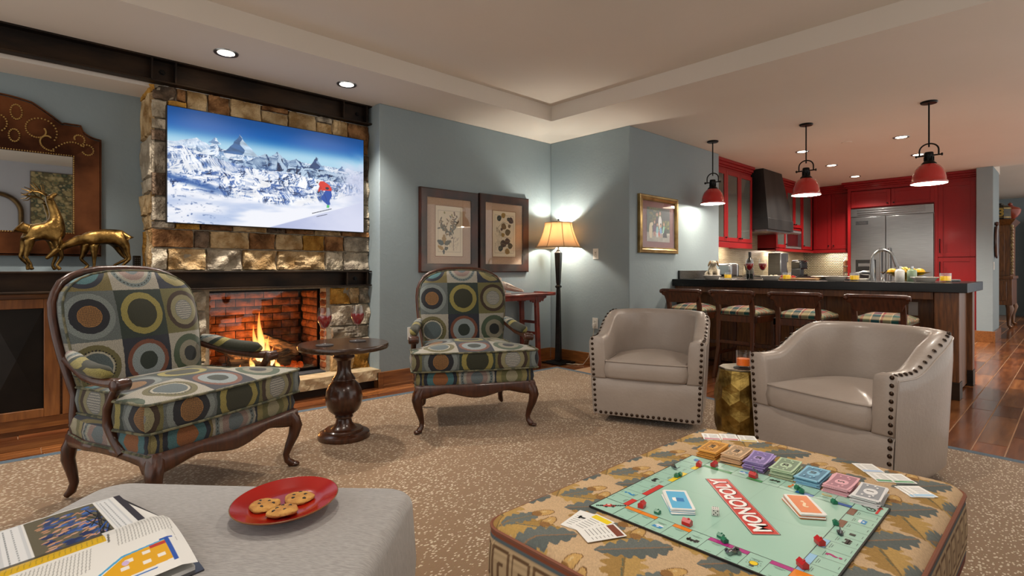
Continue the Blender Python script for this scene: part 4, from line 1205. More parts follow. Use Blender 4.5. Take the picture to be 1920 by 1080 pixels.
# ============================================================ TAPESTRY OTTOMAN
to = thing('tapestry_ottoman', 'large ottoman in oak leaf and acorn tapestry carrying the board game', 'ottoman')
X0, X1, Y0_, Y1 = .800, 1.862, .205, .952
TW, TH = X1 - X0, Y1 - Y0_
cv = Canvas(TW, TH, 470, 'c4a680')
n_ = vnoise(cv.x, cv.y, 9, 3, 3); cv.c *= (1 + (n_[..., None] - .5) * .10)
rt_ = random.Random(11)
mx_, my_ = .205, .170
items = []
for j in range(-1, 6):
    for i in range(-1, 7):
        x = i * mx_ + (mx_ / 2 if j % 2 else 0); y = j * my_ + .02
        items.append((x, y))
for x, y in items:   # gold leaves first, slate over them, acorns last
    cv.leaf(x, y, .175, .095, .55, 'b08e50', lobes=6.5, depth=.42, vein='7a6238', half='9c7a40')
    cv.leaf(x + .01, y + .0, .150, .085, -1.05, 'b2904f', lobes=6.5, depth=.42, vein='5a6058', half='a07e40')
for x, y in items:
    cv.leaf(x - .01, y + .01, .165, .085, 2.45, '646a66', lobes=6.5, vein='8c6a4a', half='585f5c', depth=.42)
    cv.leaf(x + .012, y - .005, .11, .05, -.35, '666c67', lobes=5.5, vein='8c6a4a', depth=.4)
    for dx, dy, rot in ((.085, -.060, .2), (.108, -.022, -.5)):
        ax, ay = x + dx + .005, y + dy - .018
        cv.line([(x + .02, y - .01), (ax, ay)], .002, '8a7040')
        cv.ell(ax, ay, .0285, .0150, '6e4a28', rot); cv.ell(ax, ay, .0262, .0130, 'c09a5c', rot)
        cv.ell(ax - .015 * math.cos(rot), ay - .015 * math.sin(rot), .011, .0135, '8c6434', rot)
        cv.ell(ax + .006, ay + .002, .006, .003, 'cdb07c', rot)
    for k in range(3):
        q = .05 + k * .035; cv.line([(x + q * math.cos(.55) - .01, y + q * math.sin(.55) - .004), (x + q * math.cos(.55) + .012, y + q * math.sin(.55) + .012)], .003, '5f6048')
cv.c *= 1 + (rr.random(cv.c.shape[:2])[..., None] - .5) * .12
m_tap = attrmat('tapestry_weave', .92, bump=.5, bscale=260)
ER = .035
def top_fn(U, V):
    x = X0 + U * TW; y = Y0_ + V * TH
    # pull the square corners into rounded ones
    cx = np.clip(x, X0 + .05, X1 - .05); cy = np.clip(y, Y0_ + .05, Y1 - .05)
    dx, dy = x - cx, y - cy; m_ = np.maximum(np.abs(dx), np.abs(dy)); l_ = np.hypot(dx, dy) + 1e-9
    k = m_ / l_; x = cx + dx * k; y = cy + dy * k
    q = m_ / .05; z = .477 - .022 * np.clip(q - .35, 0, 1) ** 2 / .4225
    return x, y, z
cv.obj('tapestry_top', m_tap, top_fn, to)
ol = resample(rrect(X0, X1, Y0_, Y1, .05, 6), .006)
per = sum(math.dist(ol[i], ol[(i + 1) % len(ol)]) for i in range(len(ol)))
sv = Canvas(per, .17, 900, 'b69b76')
u_ = .062; x = 0; k = 0
sv.rect(0, .150, per, .17, '4f5a5e'); sv.rect(0, .160, per, .166, '8a4c30'); sv.rect(0, 0, per, .028, '6e3526'); sv.rect(0, .028, per, .034, '4f5a5e')
while x < per:    # Greek key
    y0, y1 = .050, .138; c = '6b4f34'; wd = .0075
    sv.line([(x, y0), (x, y1), (x + u_ * .8, y1), (x + u_ * .8, y0 + .022), (x + u_ * .32, y0 + .022), (x + u_ * .32, y1 - .030), (x + u_ * .52, y1 - .030)], wd, c)
    sv.line([(x, y0), (x + u_ * 1.02, y0)], wd, c)
    x += u_ * 1.02
def side_fn(U, V):
    P = np.array(ol + [ol[0]]); t_ = U * (len(P) - 1); i = np.clip(t_.astype(int), 0, len(P) - 2); f_ = (t_ - i)[..., None]
    p = P[i] * (1 - f_) + P[i + 1] * f_
    cx, cy = (X0 + X1) / 2, (Y0_ + Y1) / 2
    s_ = 1 + .012 * np.sin(V * PI)
    return cx + (p[..., 0] - cx) * s_, cy + (p[..., 1] - cy) * s_, .286 + V * .169
sv.obj('greek_key_side', m_tap, side_fn, to)
B().tube([(x_, y_, .458) for x_, y_ in ol[::3]], .0045, 6, closed=True).obj('piping', M('rust_piping', '7c4a34', rough=.8), to)
B().prism(rrect(X0 + .03, X1 - .03, Y0_ + .03, Y1 - .03, .04), .26, .45).obj('frame', m_dark, to)
for x_ in (X0 + .07, X1 - .07):
    for y_ in (Y0_ + .06, Y1 - .06):
        B().lathe([(.030, .29), (.034, .26), (.030, .235), (.022, .225), (.030, .21), (.036, .175), (.034, .13), (.022, .09), (.017, .07), (.026, .055), (.028, .03), (.020, .005)], 20).obj('leg', m_dark, to, loc=(x_, y_, 0), ang=60)

# ---- board game
ZB = .4785
bd = thing('board_game', 'pale green property trading board game with red diagonal banner', 'board game', (1.268, .558, ZB), math.radians(.5))
bd['label'] = 'pale green board game with a red diagonal banner open on the tapestry ottoman'
HS = .2525; K = .066; Wp = (2 * HS - 2 * K) / 9
B().box(-HS, HS, -HS, HS, 0, .0035).obj('board', M('board_black', '141414', rough=.5), bd)
inkc = {}
inkl = []
def ink(c):
    if c not in inkc: inkc[c] = len(inkl); inkl.append(M('ink_' + c, c, rough=.32, coat=.4))
    return inkc[c]
G_ = '9fcab8'; ib = B(); za = .0036
def q4(x0, y0, x1, y1, c, z=0, T=None):
    ib.mat(ink(c)); ib.add([(x0, y0, za + z), (x1, y0, za + z), (x1, y1, za + z), (x0, y1, za + z)], [(0, 1, 2, 3)], T)
def pl(pts, c, z=.0004, T=None): ib.mat(ink(c)); ib.add([(x, y, za + z) for x, y in pts], [tuple(range(len(pts)))], T)
q4(-HS + .003, -HS + .003, HS - .003, HS - .003, G_)
LN = .0007
groups = {0: ['7a4a30', None, '7a4a30', None, None, '8fc3e6', None, '8fc3e6', '8fc3e6'], 1: ['b02080', None, 'b02080', 'b02080', None, 'e8861c', None, 'e8861c', 'e8861c'],
          2: ['cf2a20', None, 'cf2a20', 'cf2a20', None, 'f0d018', 'f0d018', None, 'f0d018'], 3: ['1f8a4c', '1f8a4c', None, '1f8a4c', None, None, '1c5ea8', None, '1c5ea8']}
icons = {0: {1: 'chest', 3: 'tax', 4: 'train', 6: '?m'}, 1: {1: 'bulb', 4: 'train', 6: 'chest'}, 2: {1: '?b', 4: 'train', 7: 'tap'}, 3: {2: 'chest', 4: 'train', 5: '?o', 7: 'ring'}}
m_ink = M('ink_black', '161616', rough=.4)
for sd in range(4):
    T = Matrix.Rotation(-sd * PI / 2, 4, 'Z')
    q4(-HS + K, -HS + K - LN, HS - K, -HS + K + LN, '1c2420', .0003, T)
    q4(-HS + .003, -HS + K - LN, -HS + K, -HS + K + LN, '1c2420', .0003, T); q4(HS - K, -HS + K - LN, HS - .003, -HS + K + LN, '1c2420', .0003, T)
    for i in range(9):
        x1 = HS - K - i * Wp; x0 = x1 - Wp; c = groups[sd][i]; ym = -HS + .003
        q4(x1 - LN / 2, ym, x1 + LN / 2, -HS + K, '1c2420', .0003, T)
        if i == 8: q4(x0 - LN / 2, ym, x0 + LN / 2, -HS + K, '1c2420', .0003, T)
        if c: q4(x0 + LN / 2, -HS + K - .0145, x1 - LN / 2, -HS + K - LN, c, .0004, T); q4(x0, -HS + K - .0152, x1, -HS + K - .0145, '1c2420', .0004, T)
        cx = (x0 + x1) / 2
        for yy, ww in ((-HS + K - .020, .022), (-HS + K - .0235, .014), (-HS + .0085, .013)):
            q4(cx - ww / 2, yy - .0006, cx + ww / 2, yy + .0006, '5f7a70', .0003, T)
        ic = icons[sd].get(i); cy = -HS + .027
        if ic == 'train':
            pl([(cx - .013, cy - .004), (cx + .013, cy - .004), (cx + .013, cy + .006), (cx + .004, cy + .006), (cx + .004, cy + .002), (cx - .006, cy + .002), (cx - .007, cy + .007), (cx - .010, cy + .007), (cx - .010, cy + .002), (cx - .013, cy + .001)], '161616', T=T)
            for dx in (-.008, -.001, .007): pl([(cx + dx + .0035 * math.cos(a * PI / 4), cy - .005 + .0035 * math.sin(a * PI / 4)) for a in range(8)], '161616', T=T)
        elif ic == 'chest':
            pl([(cx - .012, cy - .007), (cx + .010, cy - .007), (cx + .012, cy + .003), (cx - .010, cy + .003)], '3b8fc8', T=T)
            pl([(cx - .010, cy + .003), (cx + .012, cy + .003), (cx + .009, cy + .009), (cx - .006, cy + .009)], 'e8eef0', T=T); pl([(cx - .003, cy - .003), (cx + .003, cy - .003), (cx + .003, cy + .001), (cx - .003, cy + .001)], 'e8eef0', .0005, T=T)
        elif ic == 'bulb':
            pl([(cx + .009 * math.cos(a * PI / 6), cy + .002 + .009 * math.sin(a * PI / 6)) for a in range(12)], '161616', T=T)
            pl([(cx + .0078 * math.cos(a * PI / 6), cy + .002 + .0078 * math.sin(a * PI / 6)) for a in range(12)], 'f0d018', .0005, T=T)
            pl([(cx - .004, cy - .013), (cx + .004, cy - .013), (cx + .004, cy - .006), (cx - .004, cy - .006)], '4a4a4a', .0005, T=T)
            for a in range(-2, 7):
                an = a * PI / 5.2; c_, s_ = math.cos(an), math.sin(an)
                pl([(cx + c_ * .0115 - s_ * .0005, cy + .002 + s_ * .0115 + c_ * .0005), (cx + c_ * .0145 - s_ * .0005, cy + .002 + s_ * .0145 + c_ * .0005), (cx + c_ * .0145 + s_ * .0005, cy + .002 + s_ * .0145 - c_ * .0005), (cx + c_ * .0115 + s_ * .0005, cy + .002 + s_ * .0115 - c_ * .0005)], '161616', T=T)
        elif ic == 'tap':
            pl([(cx - .010, cy), (cx + .006, cy), (cx + .009, cy - .007), (cx + .005, cy - .007), (cx + .003, cy - .003), (cx - .010, cy - .003)], '555f63', T=T)
        elif ic == 'ring':
            pl([(cx + .012 * math.cos(a * PI / 6), cy + .006 * math.sin(a * PI / 6)) for a in range(12)], 'c8a018', T=T)
            pl([(cx + .008 * math.cos(a * PI / 6), cy + .003 * math.sin(a * PI / 6)) for a in range(12)], G_, .0005, T=T)
        elif ic == 'tax':
            pl([(cx + .008 * math.cos(a * PI / 4 + PI / 4), cy + .008 * math.sin(a * PI / 4 + PI / 4)) for a in range(0, 8, 2)], '24302c', T=T)
        elif ic and ic[0] == '?':
            p_ = T @ Vector((cx, cy, za + .0003)); lettering('?', .040, M('ink_q' + ic[1], {'m': 'b0186c', 'b': '2585c0', 'o': 'd8742a'}[ic[1]], rough=.4), bd, p_, (0, 0, -sd * PI / 2), bold=.0008)
# corners
def cr_txt(tx, x, y, size, c, rz): lettering(tx, size, M('ink_t' + c, c, rough=.4), bd, (x, y, za + .0003), (0, 0, rz), bold=.0003)
cr_txt('GO', HS - .034, -HS + .036, .026, '161616', PI / 4)
pl([(HS - .060, -HS + .014), (HS - .022, -HS + .014), (HS - .022, -HS + .009), (HS - .010, -HS + .0165), (HS - .022, -HS + .024), (HS - .022, -HS + .019), (HS - .060, -HS + .019)][::-1], 'cf2a20')
cr_txt('FREE', -HS + .018, HS - .018, .0085, '161616', -3 * PI / 4 + PI / 2 + 0); cr_txt('PARKING', -HS + .050, HS - .050, .0085, '161616', -3 * PI / 4 + PI / 2)
T = Matrix.Translation((-HS + .034, HS - .034, 0)) @ Matrix.Rotation(-PI / 4, 4, 'Z')
pl([(-.014, -.006), (.014, -.006), (.015, .002), (.009, .003), (.006, .009), (-.006, .009), (-.009, .003), (-.015, .002)], 'c03028', T=T)
for dx in (-.008, .008): pl([(dx + .0038 * math.cos(a * PI / 4), -.006 + .0038 * math.sin(a * PI / 4)) for a in range(8)], '2a2a2a', .0005, T=T)
pl([(-.004, .003), (.004, .003), (.003, .007), (-.003, .007)], 'f0e8d8', .0005, T=T)
T = Matrix.Translation((HS - .034, HS - .034, 0)) @ Matrix.Rotation(PI / 4, 4, 'Z')
pl([(-.016, -.007), (.014, -.007), (.017, .003), (-.015, .001)], '3b8fc8', T=T); pl([(-.010, .000), (.010, .002), (.006, .009), (-.006, .008)], '2a68b0', .0005, T=T)
q4(-HS + K * .32, -HS + K * .32, -HS + K, -HS + K, 'e8861c', .0004)
# fold lines
q4(-HS + .003, -.0004, HS - .003, .0004, '8fb8a8', .0002); q4(-.0004, -HS + .003, .0004, HS - .003, '8fb8a8', .0002)
# card outlines printed near the board edge
# red banner with the title
T = Matrix.Translation((.017, .008, 0)) @ Matrix.Rotation(math.radians(44.5), 4, 'Z')
q4(-.153, -.0305, .153, .0305, '1a1a1a', .0006, T); q4(-.151, -.0287, .151, .0287, 'f0e8dc', .0008, T); q4(-.1502, -.0278, .1502, .0278, 'c8281a', .0010, T)
ib.obj('printed_face', inkl, bd, smooth=False)
w_mat = M('ink_white', 'f4f2ee', rough=.35); k_mat = M('ink_shadow', '3a1210', rough=.5)
lettering('MONOPOLY', .0545, k_mat, bd, (.0185, .0065, za + .0012), (0, 0, math.radians(44.5)), bold=.0016, sx=.93)
lettering('MONOPOLY', .0545, w_mat, bd, (.017, .008, za + .0016), (0, 0, math.radians(44.5)), bold=.0013, sx=.93)

# decks of cards
def card(name, w_, h_, base, loc, rz, parent, t_=.0006, r=.003):
    return B().prism(rrect(-w_ / 2, w_ / 2, -h_ / 2, h_ / 2, r, 3), 0, t_).obj(name, base, parent, loc, (0, 0, rz), smooth=False)
m_card = M('white_card', 'e6e6e2', rough=.4)
def deck(name, label, loc, rz, c1, glyph, glyphc, nC=9):
    o = thing(name, label, 'card deck', loc, rz)
    r = random.Random(ord(glyph[0]) % 7 + 3)
    for k in range(nC):
        card('card', .108, .056, m_card if k % 3 else M('card_' + c1, c1, rough=.4), (r.uniform(-.003, .003) - (.004 if k < 3 else 0), r.uniform(-.0015, .0015) + (.004 if k < 2 else 0), k * .0011), r.uniform(-.04, .04) + (.07 if k < 2 else 0), o, .0010)
    zt = nC * .0011
    b = B().box(-.047, .047, -.0225, .0225, zt, zt + .0003); b.obj('card_print', M('cardp_' + c1, c1, rough=.35), o, smooth=False)
    if glyph == '?': lettering('?', .05, M('ink_pale', 'f6dcb8', rough=.4), o, (0, 0, zt + .0005), (0, 0, PI / 2), bold=.0008)
    else:
        b = B().mat(0); b.add([(-.012, -.012, zt + .0005), (.008, -.013, zt + .0005), (.010, .004, zt + .0005), (-.010, .005, zt + .0005)], [(0, 1, 2, 3)])
        b.mat(1); b.add([(-.012, .006, zt + .0005), (.012, .005, zt + .0005), (.009, .014, zt + .0005), (-.006, .014, zt + .0005)], [(0, 1, 2, 3)])
        b.obj('chest_print', [M('ink_chest', '2a78b8'), w_mat], o, smooth=False)
deck('chance_deck', 'deck of orange question mark cards on the board', (1.373, .449, ZB + .0045), math.radians(38), 'd9731c', '?', 0)
deck('chest_deck', 'deck of light blue treasure chest cards on the board', (1.177, .665, ZB + .0045), math.radians(40), '58b2dc', 'c', 0)

# dice
def die(loc, label, rz):
    o = thing('die', label, 'die', loc, rz, 'white dice on the board')
    B().box(-.008, .008, -.008, .008, 0, .016).obj('cube_body', m_white, o, bevel=.0018, seg=3)
    b = B()
    spots = {1: [(0, 0)], 2: [(-.5, -.5), (.5, .5)], 4: [(-.5, -.5), (.5, .5), (-.5, .5), (.5, -.5)], 5: [(-.5, -.5), (.5, .5), (-.5, .5), (.5, -.5), (0, 0)], 6: [(-.5, -.5), (.5, .5), (-.5, .5), (.5, -.5), (-.5, 0), (.5, 0)]}
    for n_s, T in ((6, Matrix.Translation((0, 0, .016))), (4, Rm(PI / 2, 0, 0, (0, -.008, .008))), (5, Rm(0, -PI / 2, 0, (-.008, 0, .008))), (2, Rm(0, PI / 2, 0, (.008, 0, .008)))):
        for u, v in spots[n_s]: b.lathe([(.0014, .0), (.0014, .0003), (0, .0003)], 8, T @ Matrix.Translation((u * .0085, v * .0085, 0)))
    b.obj('pips', m_ink, o)
die((1.187, .577, ZB + .004), 'white die showing six on the board, nearer the banner', .5)
die((1.345, .700, ZB + .004), 'white die', .2) if False else None
# houses and hotels
m_hg = M('green_plastic', '10704f', rough=.35, coat=.3); m_hr = M('red_plastic', 'b8141c', rough=.3, coat=.4)
def piece(hotel, x, y, rz, label, group):
    w_, l_, h_, rf = (.0068, .010, .008, .0145) if hotel else (.0055, .0062, .0055, .0100)
    o = thing('toy_hotel' if hotel else 'toy_house', label, 'game piece', (x, y, ZB + .0045), rz, group)
    T = Rm(PI / 2, 0, PI / 2)
    b = B(); pts = [(-w_, 0), (w_, 0), (w_, h_), (w_ * 1.18, h_), (0, rf), (-w_ * 1.18, h_), (-w_, h_)]
    v = [(-l_, y_, z_) for y_, z_ in pts] + [(l_, y_, z_) for y_, z_ in pts]; n = len(pts)
    b.add(v, [tuple(range(n)), tuple(range(2 * n - 1, n - 1, -1))] + [(i, (i + 1) % n, n + (i + 1) % n, n + i) for i in range(n)])
    b.obj('body', m_hr if hotel else m_hg, o, smooth=False)
    B().box(-l_ * .55, -l_ * .2, -w_ * .3, w_ * .3, rf * .7, rf * 1.08).obj('chimney', m_hr if hotel else m_hg, o, smooth=False)
HG, HH = 'red toy hotels', 'green toy houses'
piece(1, 1.446, .752, .3, 'red toy hotel on the yellow row beside the far corner of the board', HG)
piece(1, 1.478, .722, 0, 'red toy hotel on the light green row by the far corner, before the gold money', HG)
piece(1, 1.476, .610, 1.4, 'red toy hotel on the right row opposite the purple money', HG)
piece(1, 1.218, .368, .8, 'red toy hotel on the light blue space below the orange deck', HG)
piece(1, 1.100, .362, .9, 'red toy hotel on the light blue space closest to the camera', HG)
piece(1, 1.094, .597, 1.57, 'red toy hotel on the orange space of the near left row', HG)
piece(1, 1.098, .716, .2, 'red toy hotel where the red and orange rows meet', HG)
piece(0, 1.325, .755, .4, 'left one of two green toy houses on the yellow space', HH); piece(0, 1.338, .752, .2, 'right one of two green toy houses on the yellow space', HH)
piece(0, 1.479, .499, .9, 'green toy house touching another on the dark blue space opposite the blue money', HH); piece(0, 1.464, .484, .3, 'green toy house beside its twin opposite the pink money', HH)
piece(0, 1.455, .408, .8, 'single green toy house on the blue space by the white money', HH)
piece(0, 1.337, .372, .4, 'green toy house on the brown space near the go corner', HH)
piece(0, 1.094, .520, 1.4, 'farther one of two green toy houses on the magenta space', HH); piece(0, 1.082, .506, 1.0, 'nearer one of two green toy houses on the magenta space', HH)
piece(0, 1.095, .672, 1.5, 'single green toy house on the orange space near the chest deck', HH)
# metal tokens
m_pewter = M('pewter', '8f9294', rough=.22, metal=1)
def token(name, label, loc, rz=0): return thing(name, label, 'game token', (loc[0], loc[1], ZB + .0042), rz)
o = token('car_token', 'silver racing car token on the near edge of the board', (1.050, .474), 2.5)
B().frus((-.016, .014, -.005, .005, .002), (-.012, .010, -.004, .004, .008)).obj('car_body', m_pewter, o, bevel=.001)
b = B(); b.tube([(-.012, 0, .008), (-.004, 0, .0125), (.001, 0, .008)], .0025, 8).obj('cockpit', m_pewter, o)
for dx in (-.010, .010):
    for dy in (-.0062, .0062): B().cyl((dx, dy - .0012, .0042), (dx, dy + .0012, .0042), .0042, n=14).obj('wheel', m_pewter, o)
o = token('ship_token', 'silver battleship token on the far left row of the board', (1.378, .792), 1.0)
B().prism([(-.014, 0), (-.008, -.004), (.012, -.0035), (.012, .0035), (-.008, .004)], 0, .005).obj('hull', m_pewter, o)
b = B().box(-.004, .006, -.0022, .0022, .005, .011).cyl((.0, 0, .011), (.0, 0, .018), .0015, n=8).cyl((-.004, 0, .008), (-.011, 0, .009), .0008, n=6); b.obj('deck', m_pewter, o)
o = token('iron_token', 'dark pewter flat iron token beside the brown spaces', (1.297, .352), .4)
b = B(); b.prism([(-.013, 0), (-.006, -.005), (.009, -.006), (.009, .006), (-.006, .005)], 0, .0045).obj('sole', M('dark_pewter', '4a4f54', rough=.3, metal=1), o, bevel=.0008)
B().tube([(-.007, 0, .004), (-.005, 0, .011), (.006, 0, .011), (.007, 0, .004)], .0013, 6).obj('handle', m_pewter, o)
o = token('dog_token', 'silver terrier token standing behind the hotel opposite the purple money', (1.510, .618), 1.2)
B().box(-.006, .006, -.0025, .0025, .006, .011).sph((.009, 0, .0135), (.004, .003, .0035), 8, 6).obj('dog_body', m_pewter, o, bevel=.001)
for dx in (-.005, .005):
    for dy in (-.0015, .0015): B().cyl((dx, dy, 0), (dx, dy, .007), .0012, n=6).obj('leg', m_pewter, o)

# play money
def money(x, y, rz, c, c2, num, word, seed):
    o = thing('play_money', 'stack of %s play money printed %s' % (word, num), 'play money', (x, y, .4775), rz, 'stacks of play money')
    r = random.Random(seed); m1 = M('bill_' + c, c, rough=.6); m2 = M('bill2_' + c, c2, rough=.6)
    for k in range(9):
        t_ = .0024
        b = B(); w_, h_ = .108, .057
        fl = r.uniform(.0, .004) if k > 5 else 0
        v = []
        for zz in (0, t_ * .82):
            for i in range(7):
                xx = -w_ / 2 + w_ * i / 6
                for yy in (-h_ / 2, h_ / 2): v.append((xx, yy, zz + (fl * (abs(i - 3) / 3) ** 2)))
        f = []
        for i in range(6):
            a = 2 * i; f += [(a, a + 1, a + 3, a + 2), (14 + a, 14 + a + 2, 14 + a + 3, 14 + a + 1), (a, a + 2, 14 + a + 2, 14 + a), (a + 1, 14 + a + 1, 14 + a + 3, a + 3)]
        f += [(0, 14, 15, 1), (12, 13, 27, 26)]
        last = b.add(v, f).obj('banknote', m1, o, (r.uniform(-.004, .004), r.uniform(-.003, .003), k * t_), (0, 0, r.uniform(-.06, .06)), smooth=False)
    fl0 = fl; zt = t_ * .82 + .0003
    cvb = B(); cvb.grid(lambda u, v: ((u - .5) * .098, (v - .5) * .047, zt + fl0 * (abs(u - .5) * 2 * .9) ** 2), 12, 4)
    f_ = cvb.obj('note_print', m2, last)
    B().lathe([(.0175, zt + .0002), (0, zt + .0009)], 28, cap=False, sx=1.25, sy=.85).obj('oval', m1, last)
    lettering(num, .021, m_ink, last, (0, 0, zt + .0011), (0, 0, 0), bold=.0003)
    b = B()
    for sx in (-1, 1):
        for dx, dy in ((.036, .012), (.030, -.010), (.040, -.004)): b.box(sx * dx - .004, sx * dx + .004, dy - .0022, dy + .0022, zt + .001, zt + .0022)
    tag(b.obj('marks', m1, last, smooth=False), kind='stuff')
MN = [(1.592, .782, .10, 'dca24a', 'b07a30', '500', 'orange'), (1.600, .712, .13, 'd8b48c', 'a58a6a', '100', 'beige'), (1.592, .640, .10, 'a894cc', '7868a0', '50', 'purple'),
      (1.588, .566, .12, 'b8cfae', '7c9078', '20', 'green'), (1.578, .495, .06, '86bcd6', '5a86a0', '10', 'blue'), (1.569, .425, .03, 'e0aab4', 'a87884', '5', 'pink'), (1.550, .357, .06, 'dcdcdc', '90949a', '1', 'white')]
for k, a in enumerate(MN): money(*a, seed=k + 1)
# title deeds
def deed(x, y, rz, stripe, label, z=.4778, w_=.056, h_=.068, rot=0):
    o = thing('title_deed', label, 'card', (x, y, z), rz, 'title deed cards on the tapestry ottoman')
    card('card', w_, h_, m_card, (0, 0, 0), 0, o, .0008, .0015)
    b = B(); b.mat(0).box(-w_ * .44, w_ * .44, h_ * .26, h_ * .45, .0008, .0010)
    b.mat(1)
    for k in range(6): b.box(-w_ * .38, w_ * .10, h_ * .17 - k * h_ * .1, h_ * .19 - k * h_ * .1, .0008, .0010).box(w_ * .22, w_ * .38, h_ * .17 - k * h_ * .1, h_ * .19 - k * h_ * .1, .0008, .0010)
    b.obj('card_print', [M('stripe_' + stripe, stripe, rough=.4), M('small_print', '8c8c8a', rough=.5)], o, smooth=False)
    return o
deed(1.744, .863, math.radians(125), 'a8304c', 'white title deed at the far end of the ottoman, left of its two neighbours')
deed(1.783, .819, math.radians(125), 'c05050', 'white title deed in the middle of the far trio')
deed(1.812, .768, math.radians(124), 'c8b040', 'white title deed rightmost of the far trio by the drum table')
deed(1.799, .418, math.radians(-50) + PI, '9cb8d8', 'plain title deed lying apart in front of the right tub chair')
deed(1.745, .372, math.radians(-52) + PI, '2c8a54', 'green striped title deed partly under another')
deed(1.765, .339, math.radians(-48) + PI, '2c8a54', 'green striped title deed lying on top of another', z=.4790)
deed(1.690, .292, math.radians(-48) + PI, '88b8d8', 'pale blue striped title deed under its twin', z=.4778)
deed(1.697, .286, math.radians(-45) + PI, '88b8d8', 'pale blue striped title deed topmost near the white money', z=.4790)
o = deed(.946, .776, math.radians(10) - PI / 2, 'e6e6e2', 'white railroad card lowest of the fan of three near the ottoman corner', w_=.058, h_=.09)
b = B(); b.box(-.012, .012, .010, .015, .0011, .0014).box(-.014, -.009, .006, .020, .0011, .0014).box(.006, .012, .008, .019, .0011, .0014)
b.obj('train_print', m_ink, o, smooth=False)
deed(.948, .748, math.radians(-4) - PI / 2, 'e6cc14', 'yellow headed title deed in the middle of the fan of three', z=.4790, w_=.055, h_=.092)
deed(.930, .708, math.radians(-26) - PI / 2, '7a3c28', 'brown headed title deed on top of the fan of three', z=.4802, w_=.058, h_=.092)

# ============================================================ WALL THINGS
# ---- television with the ski picture
cv = Canvas(1.49, .815, 600, '0a5aa8')
X, Y = cv.x / cv.W, cv.y / cv.H
def mixc(a, c, t): return hx(a) * (1 - t[..., None]) + hx(c) * t[..., None]
def blend(col, t): cv.c[:] = cv.c * (1 - t[..., None]) + (hx(col) if isinstance(col, str) else col) * t[..., None]
def ss(a, b, x): t = np.clip((x - a) / (b - a), 0, 1); return t * t * (3 - 2 * t)
cv.c[:] = mixc('8cc8e6', '0a5fae', ss(.70, .87, Y)); blend('05498c', ss(.84, 1, Y))
cv.c[:] = cv.c * (1 - (.4 * ss(.82, .70, Y) * (vnoise(X, Y, 7, 61, 4) > .0))[..., None]) + hx('d8e8f2') * (.4 * ss(.82, .70, Y))[..., None]
def peaks_(base, amp, sc, seed, pk):
    y = base + amp * (vnoise(X, X * 0 + .37 * seed, sc, seed, 6, .6) - .5)
    for px, top, pw in pk:
        d = np.abs(X - px) / pw; y = np.maximum(y, top - (top - base) * d ** .85 + .015 * (vnoise(X, X * 0, 50, seed + int(px * 99), 3) - .5))
    return y
def massif(ridgeline, seed, sc, lit, shd, rockc, rockamt, lightdir=1, warp=.12, ysc=1.0):
    """faces shaded from a noise height field that runs down from the ridge"""
    m = Y < ridgeline; dpt = ridgeline - Y
    wx = X + warp * (vnoise(X, Y, 5, seed, 3) - .5) - .45 * dpt; wy = Y * ysc * .62 + warp * (vnoise(X, Y, 6, seed + 9, 3) - .5)
    n = vnoise(wx, wy, sc, seed + 2, 6, .5, ridged=True)
    gx = np.gradient(n, axis=1) * cv.nx / sc / 2; gy = np.gradient(n, axis=0) * cv.nx / sc / 2
    q = gx * lightdir - gy * .55
    sh = ss(-.55, .30, q)
    col = mixc(shd, lit, sh) * (.90 + .2 * vnoise(X, Y, 16, seed + 4, 4))[..., None]
    fine = vnoise(X + .3 * Y, Y * .8, 40, seed + 5, 4)
    rk = ss(.50 - rockamt, .60 - rockamt, fine) * ss(.0, -.9, q)
    col = col * (1 - rk[..., None] * .8) + hx(rockc) * rk[..., None] * .8
    cv.c[m] = np.clip(col, 0, 1)[m]; return m, dpt
massif(peaks_(.70, .03, 10, 3, [(.12, .765, .10), (.20, .775, .03), (.95, .70, .06), (.90, .72, .04)]) - .05 * X, 100, 9, 'e6eef8', '7d9fc8', '2f4a70', .0)
massif(peaks_(.62, .05, 9, 7, [(.44, .725, .09), (.50, .755, .10), (.60, .715, .12), (.715, .68, .10), (.86, .645, .06)]) - .03 * X, 140, 9, 'b4cbe2', '24487c', '10203e', .12)
def pyramid(cx, top, base, wl, wr, cl, cr_):
    r = np.random.default_rng(int(cx * 100)); L_, R_ = [], []
    for k in range(9):
        q = k / 8; L_.append((cx - wl * q ** 1.15 + r.uniform(-.003, .003), top - (top - base) * q)); R_.append((cx + wr * q ** 1.15 + r.uniform(-.003, .003), top - (top - base) * q))
    M_ = [(cx + .010 * math.sin(k * 1.3) + .02 * k / 8, top - (top - base) * k / 8) for k in range(9)]
    sc_ = lambda P: [(x * cv.W, y * cv.H) for x, y in P]
    tex = lambda c: (lambda x, y: hx(c) * (.72 + .56 * vnoise(x / cv.W * .8 + y, y / cv.H, 30, 17, 4))[..., None])
    cv.poly(sc_(L_ + M_[::-1]), tex(cl)); cv.poly(sc_(R_ + M_[::-1]), tex(cr_))
pyramid(.315, .845, .66, .075, .095, '3c6496', 'b9d0e6'); pyramid(.712, .745, .62, .045, .05, '1f4272', '7d9cc0'); pyramid(.865, .69, .63, .03, .02, '355a88', 'a9c0da'); pyramid(.20, .785, .73, .03, .03, '6d90ba', 'dde8f2')
massif(peaks_(.56, .10, 5, 12, [(.06, .68, .30), (.27, .60, .16), (.42, .56, .10)]) - .06 * X, 33, 6, 'f4f7fd', '4a70b0', '1a2540', .08)
massif(peaks_(.42, .10, 5, 23, [(.22, .50, .13), (.38, .48, .10), (.60, .43, .12)]) - .02 * X, 68, 5, 'f8f9fd', '3f66ac', '1c2742', .10)
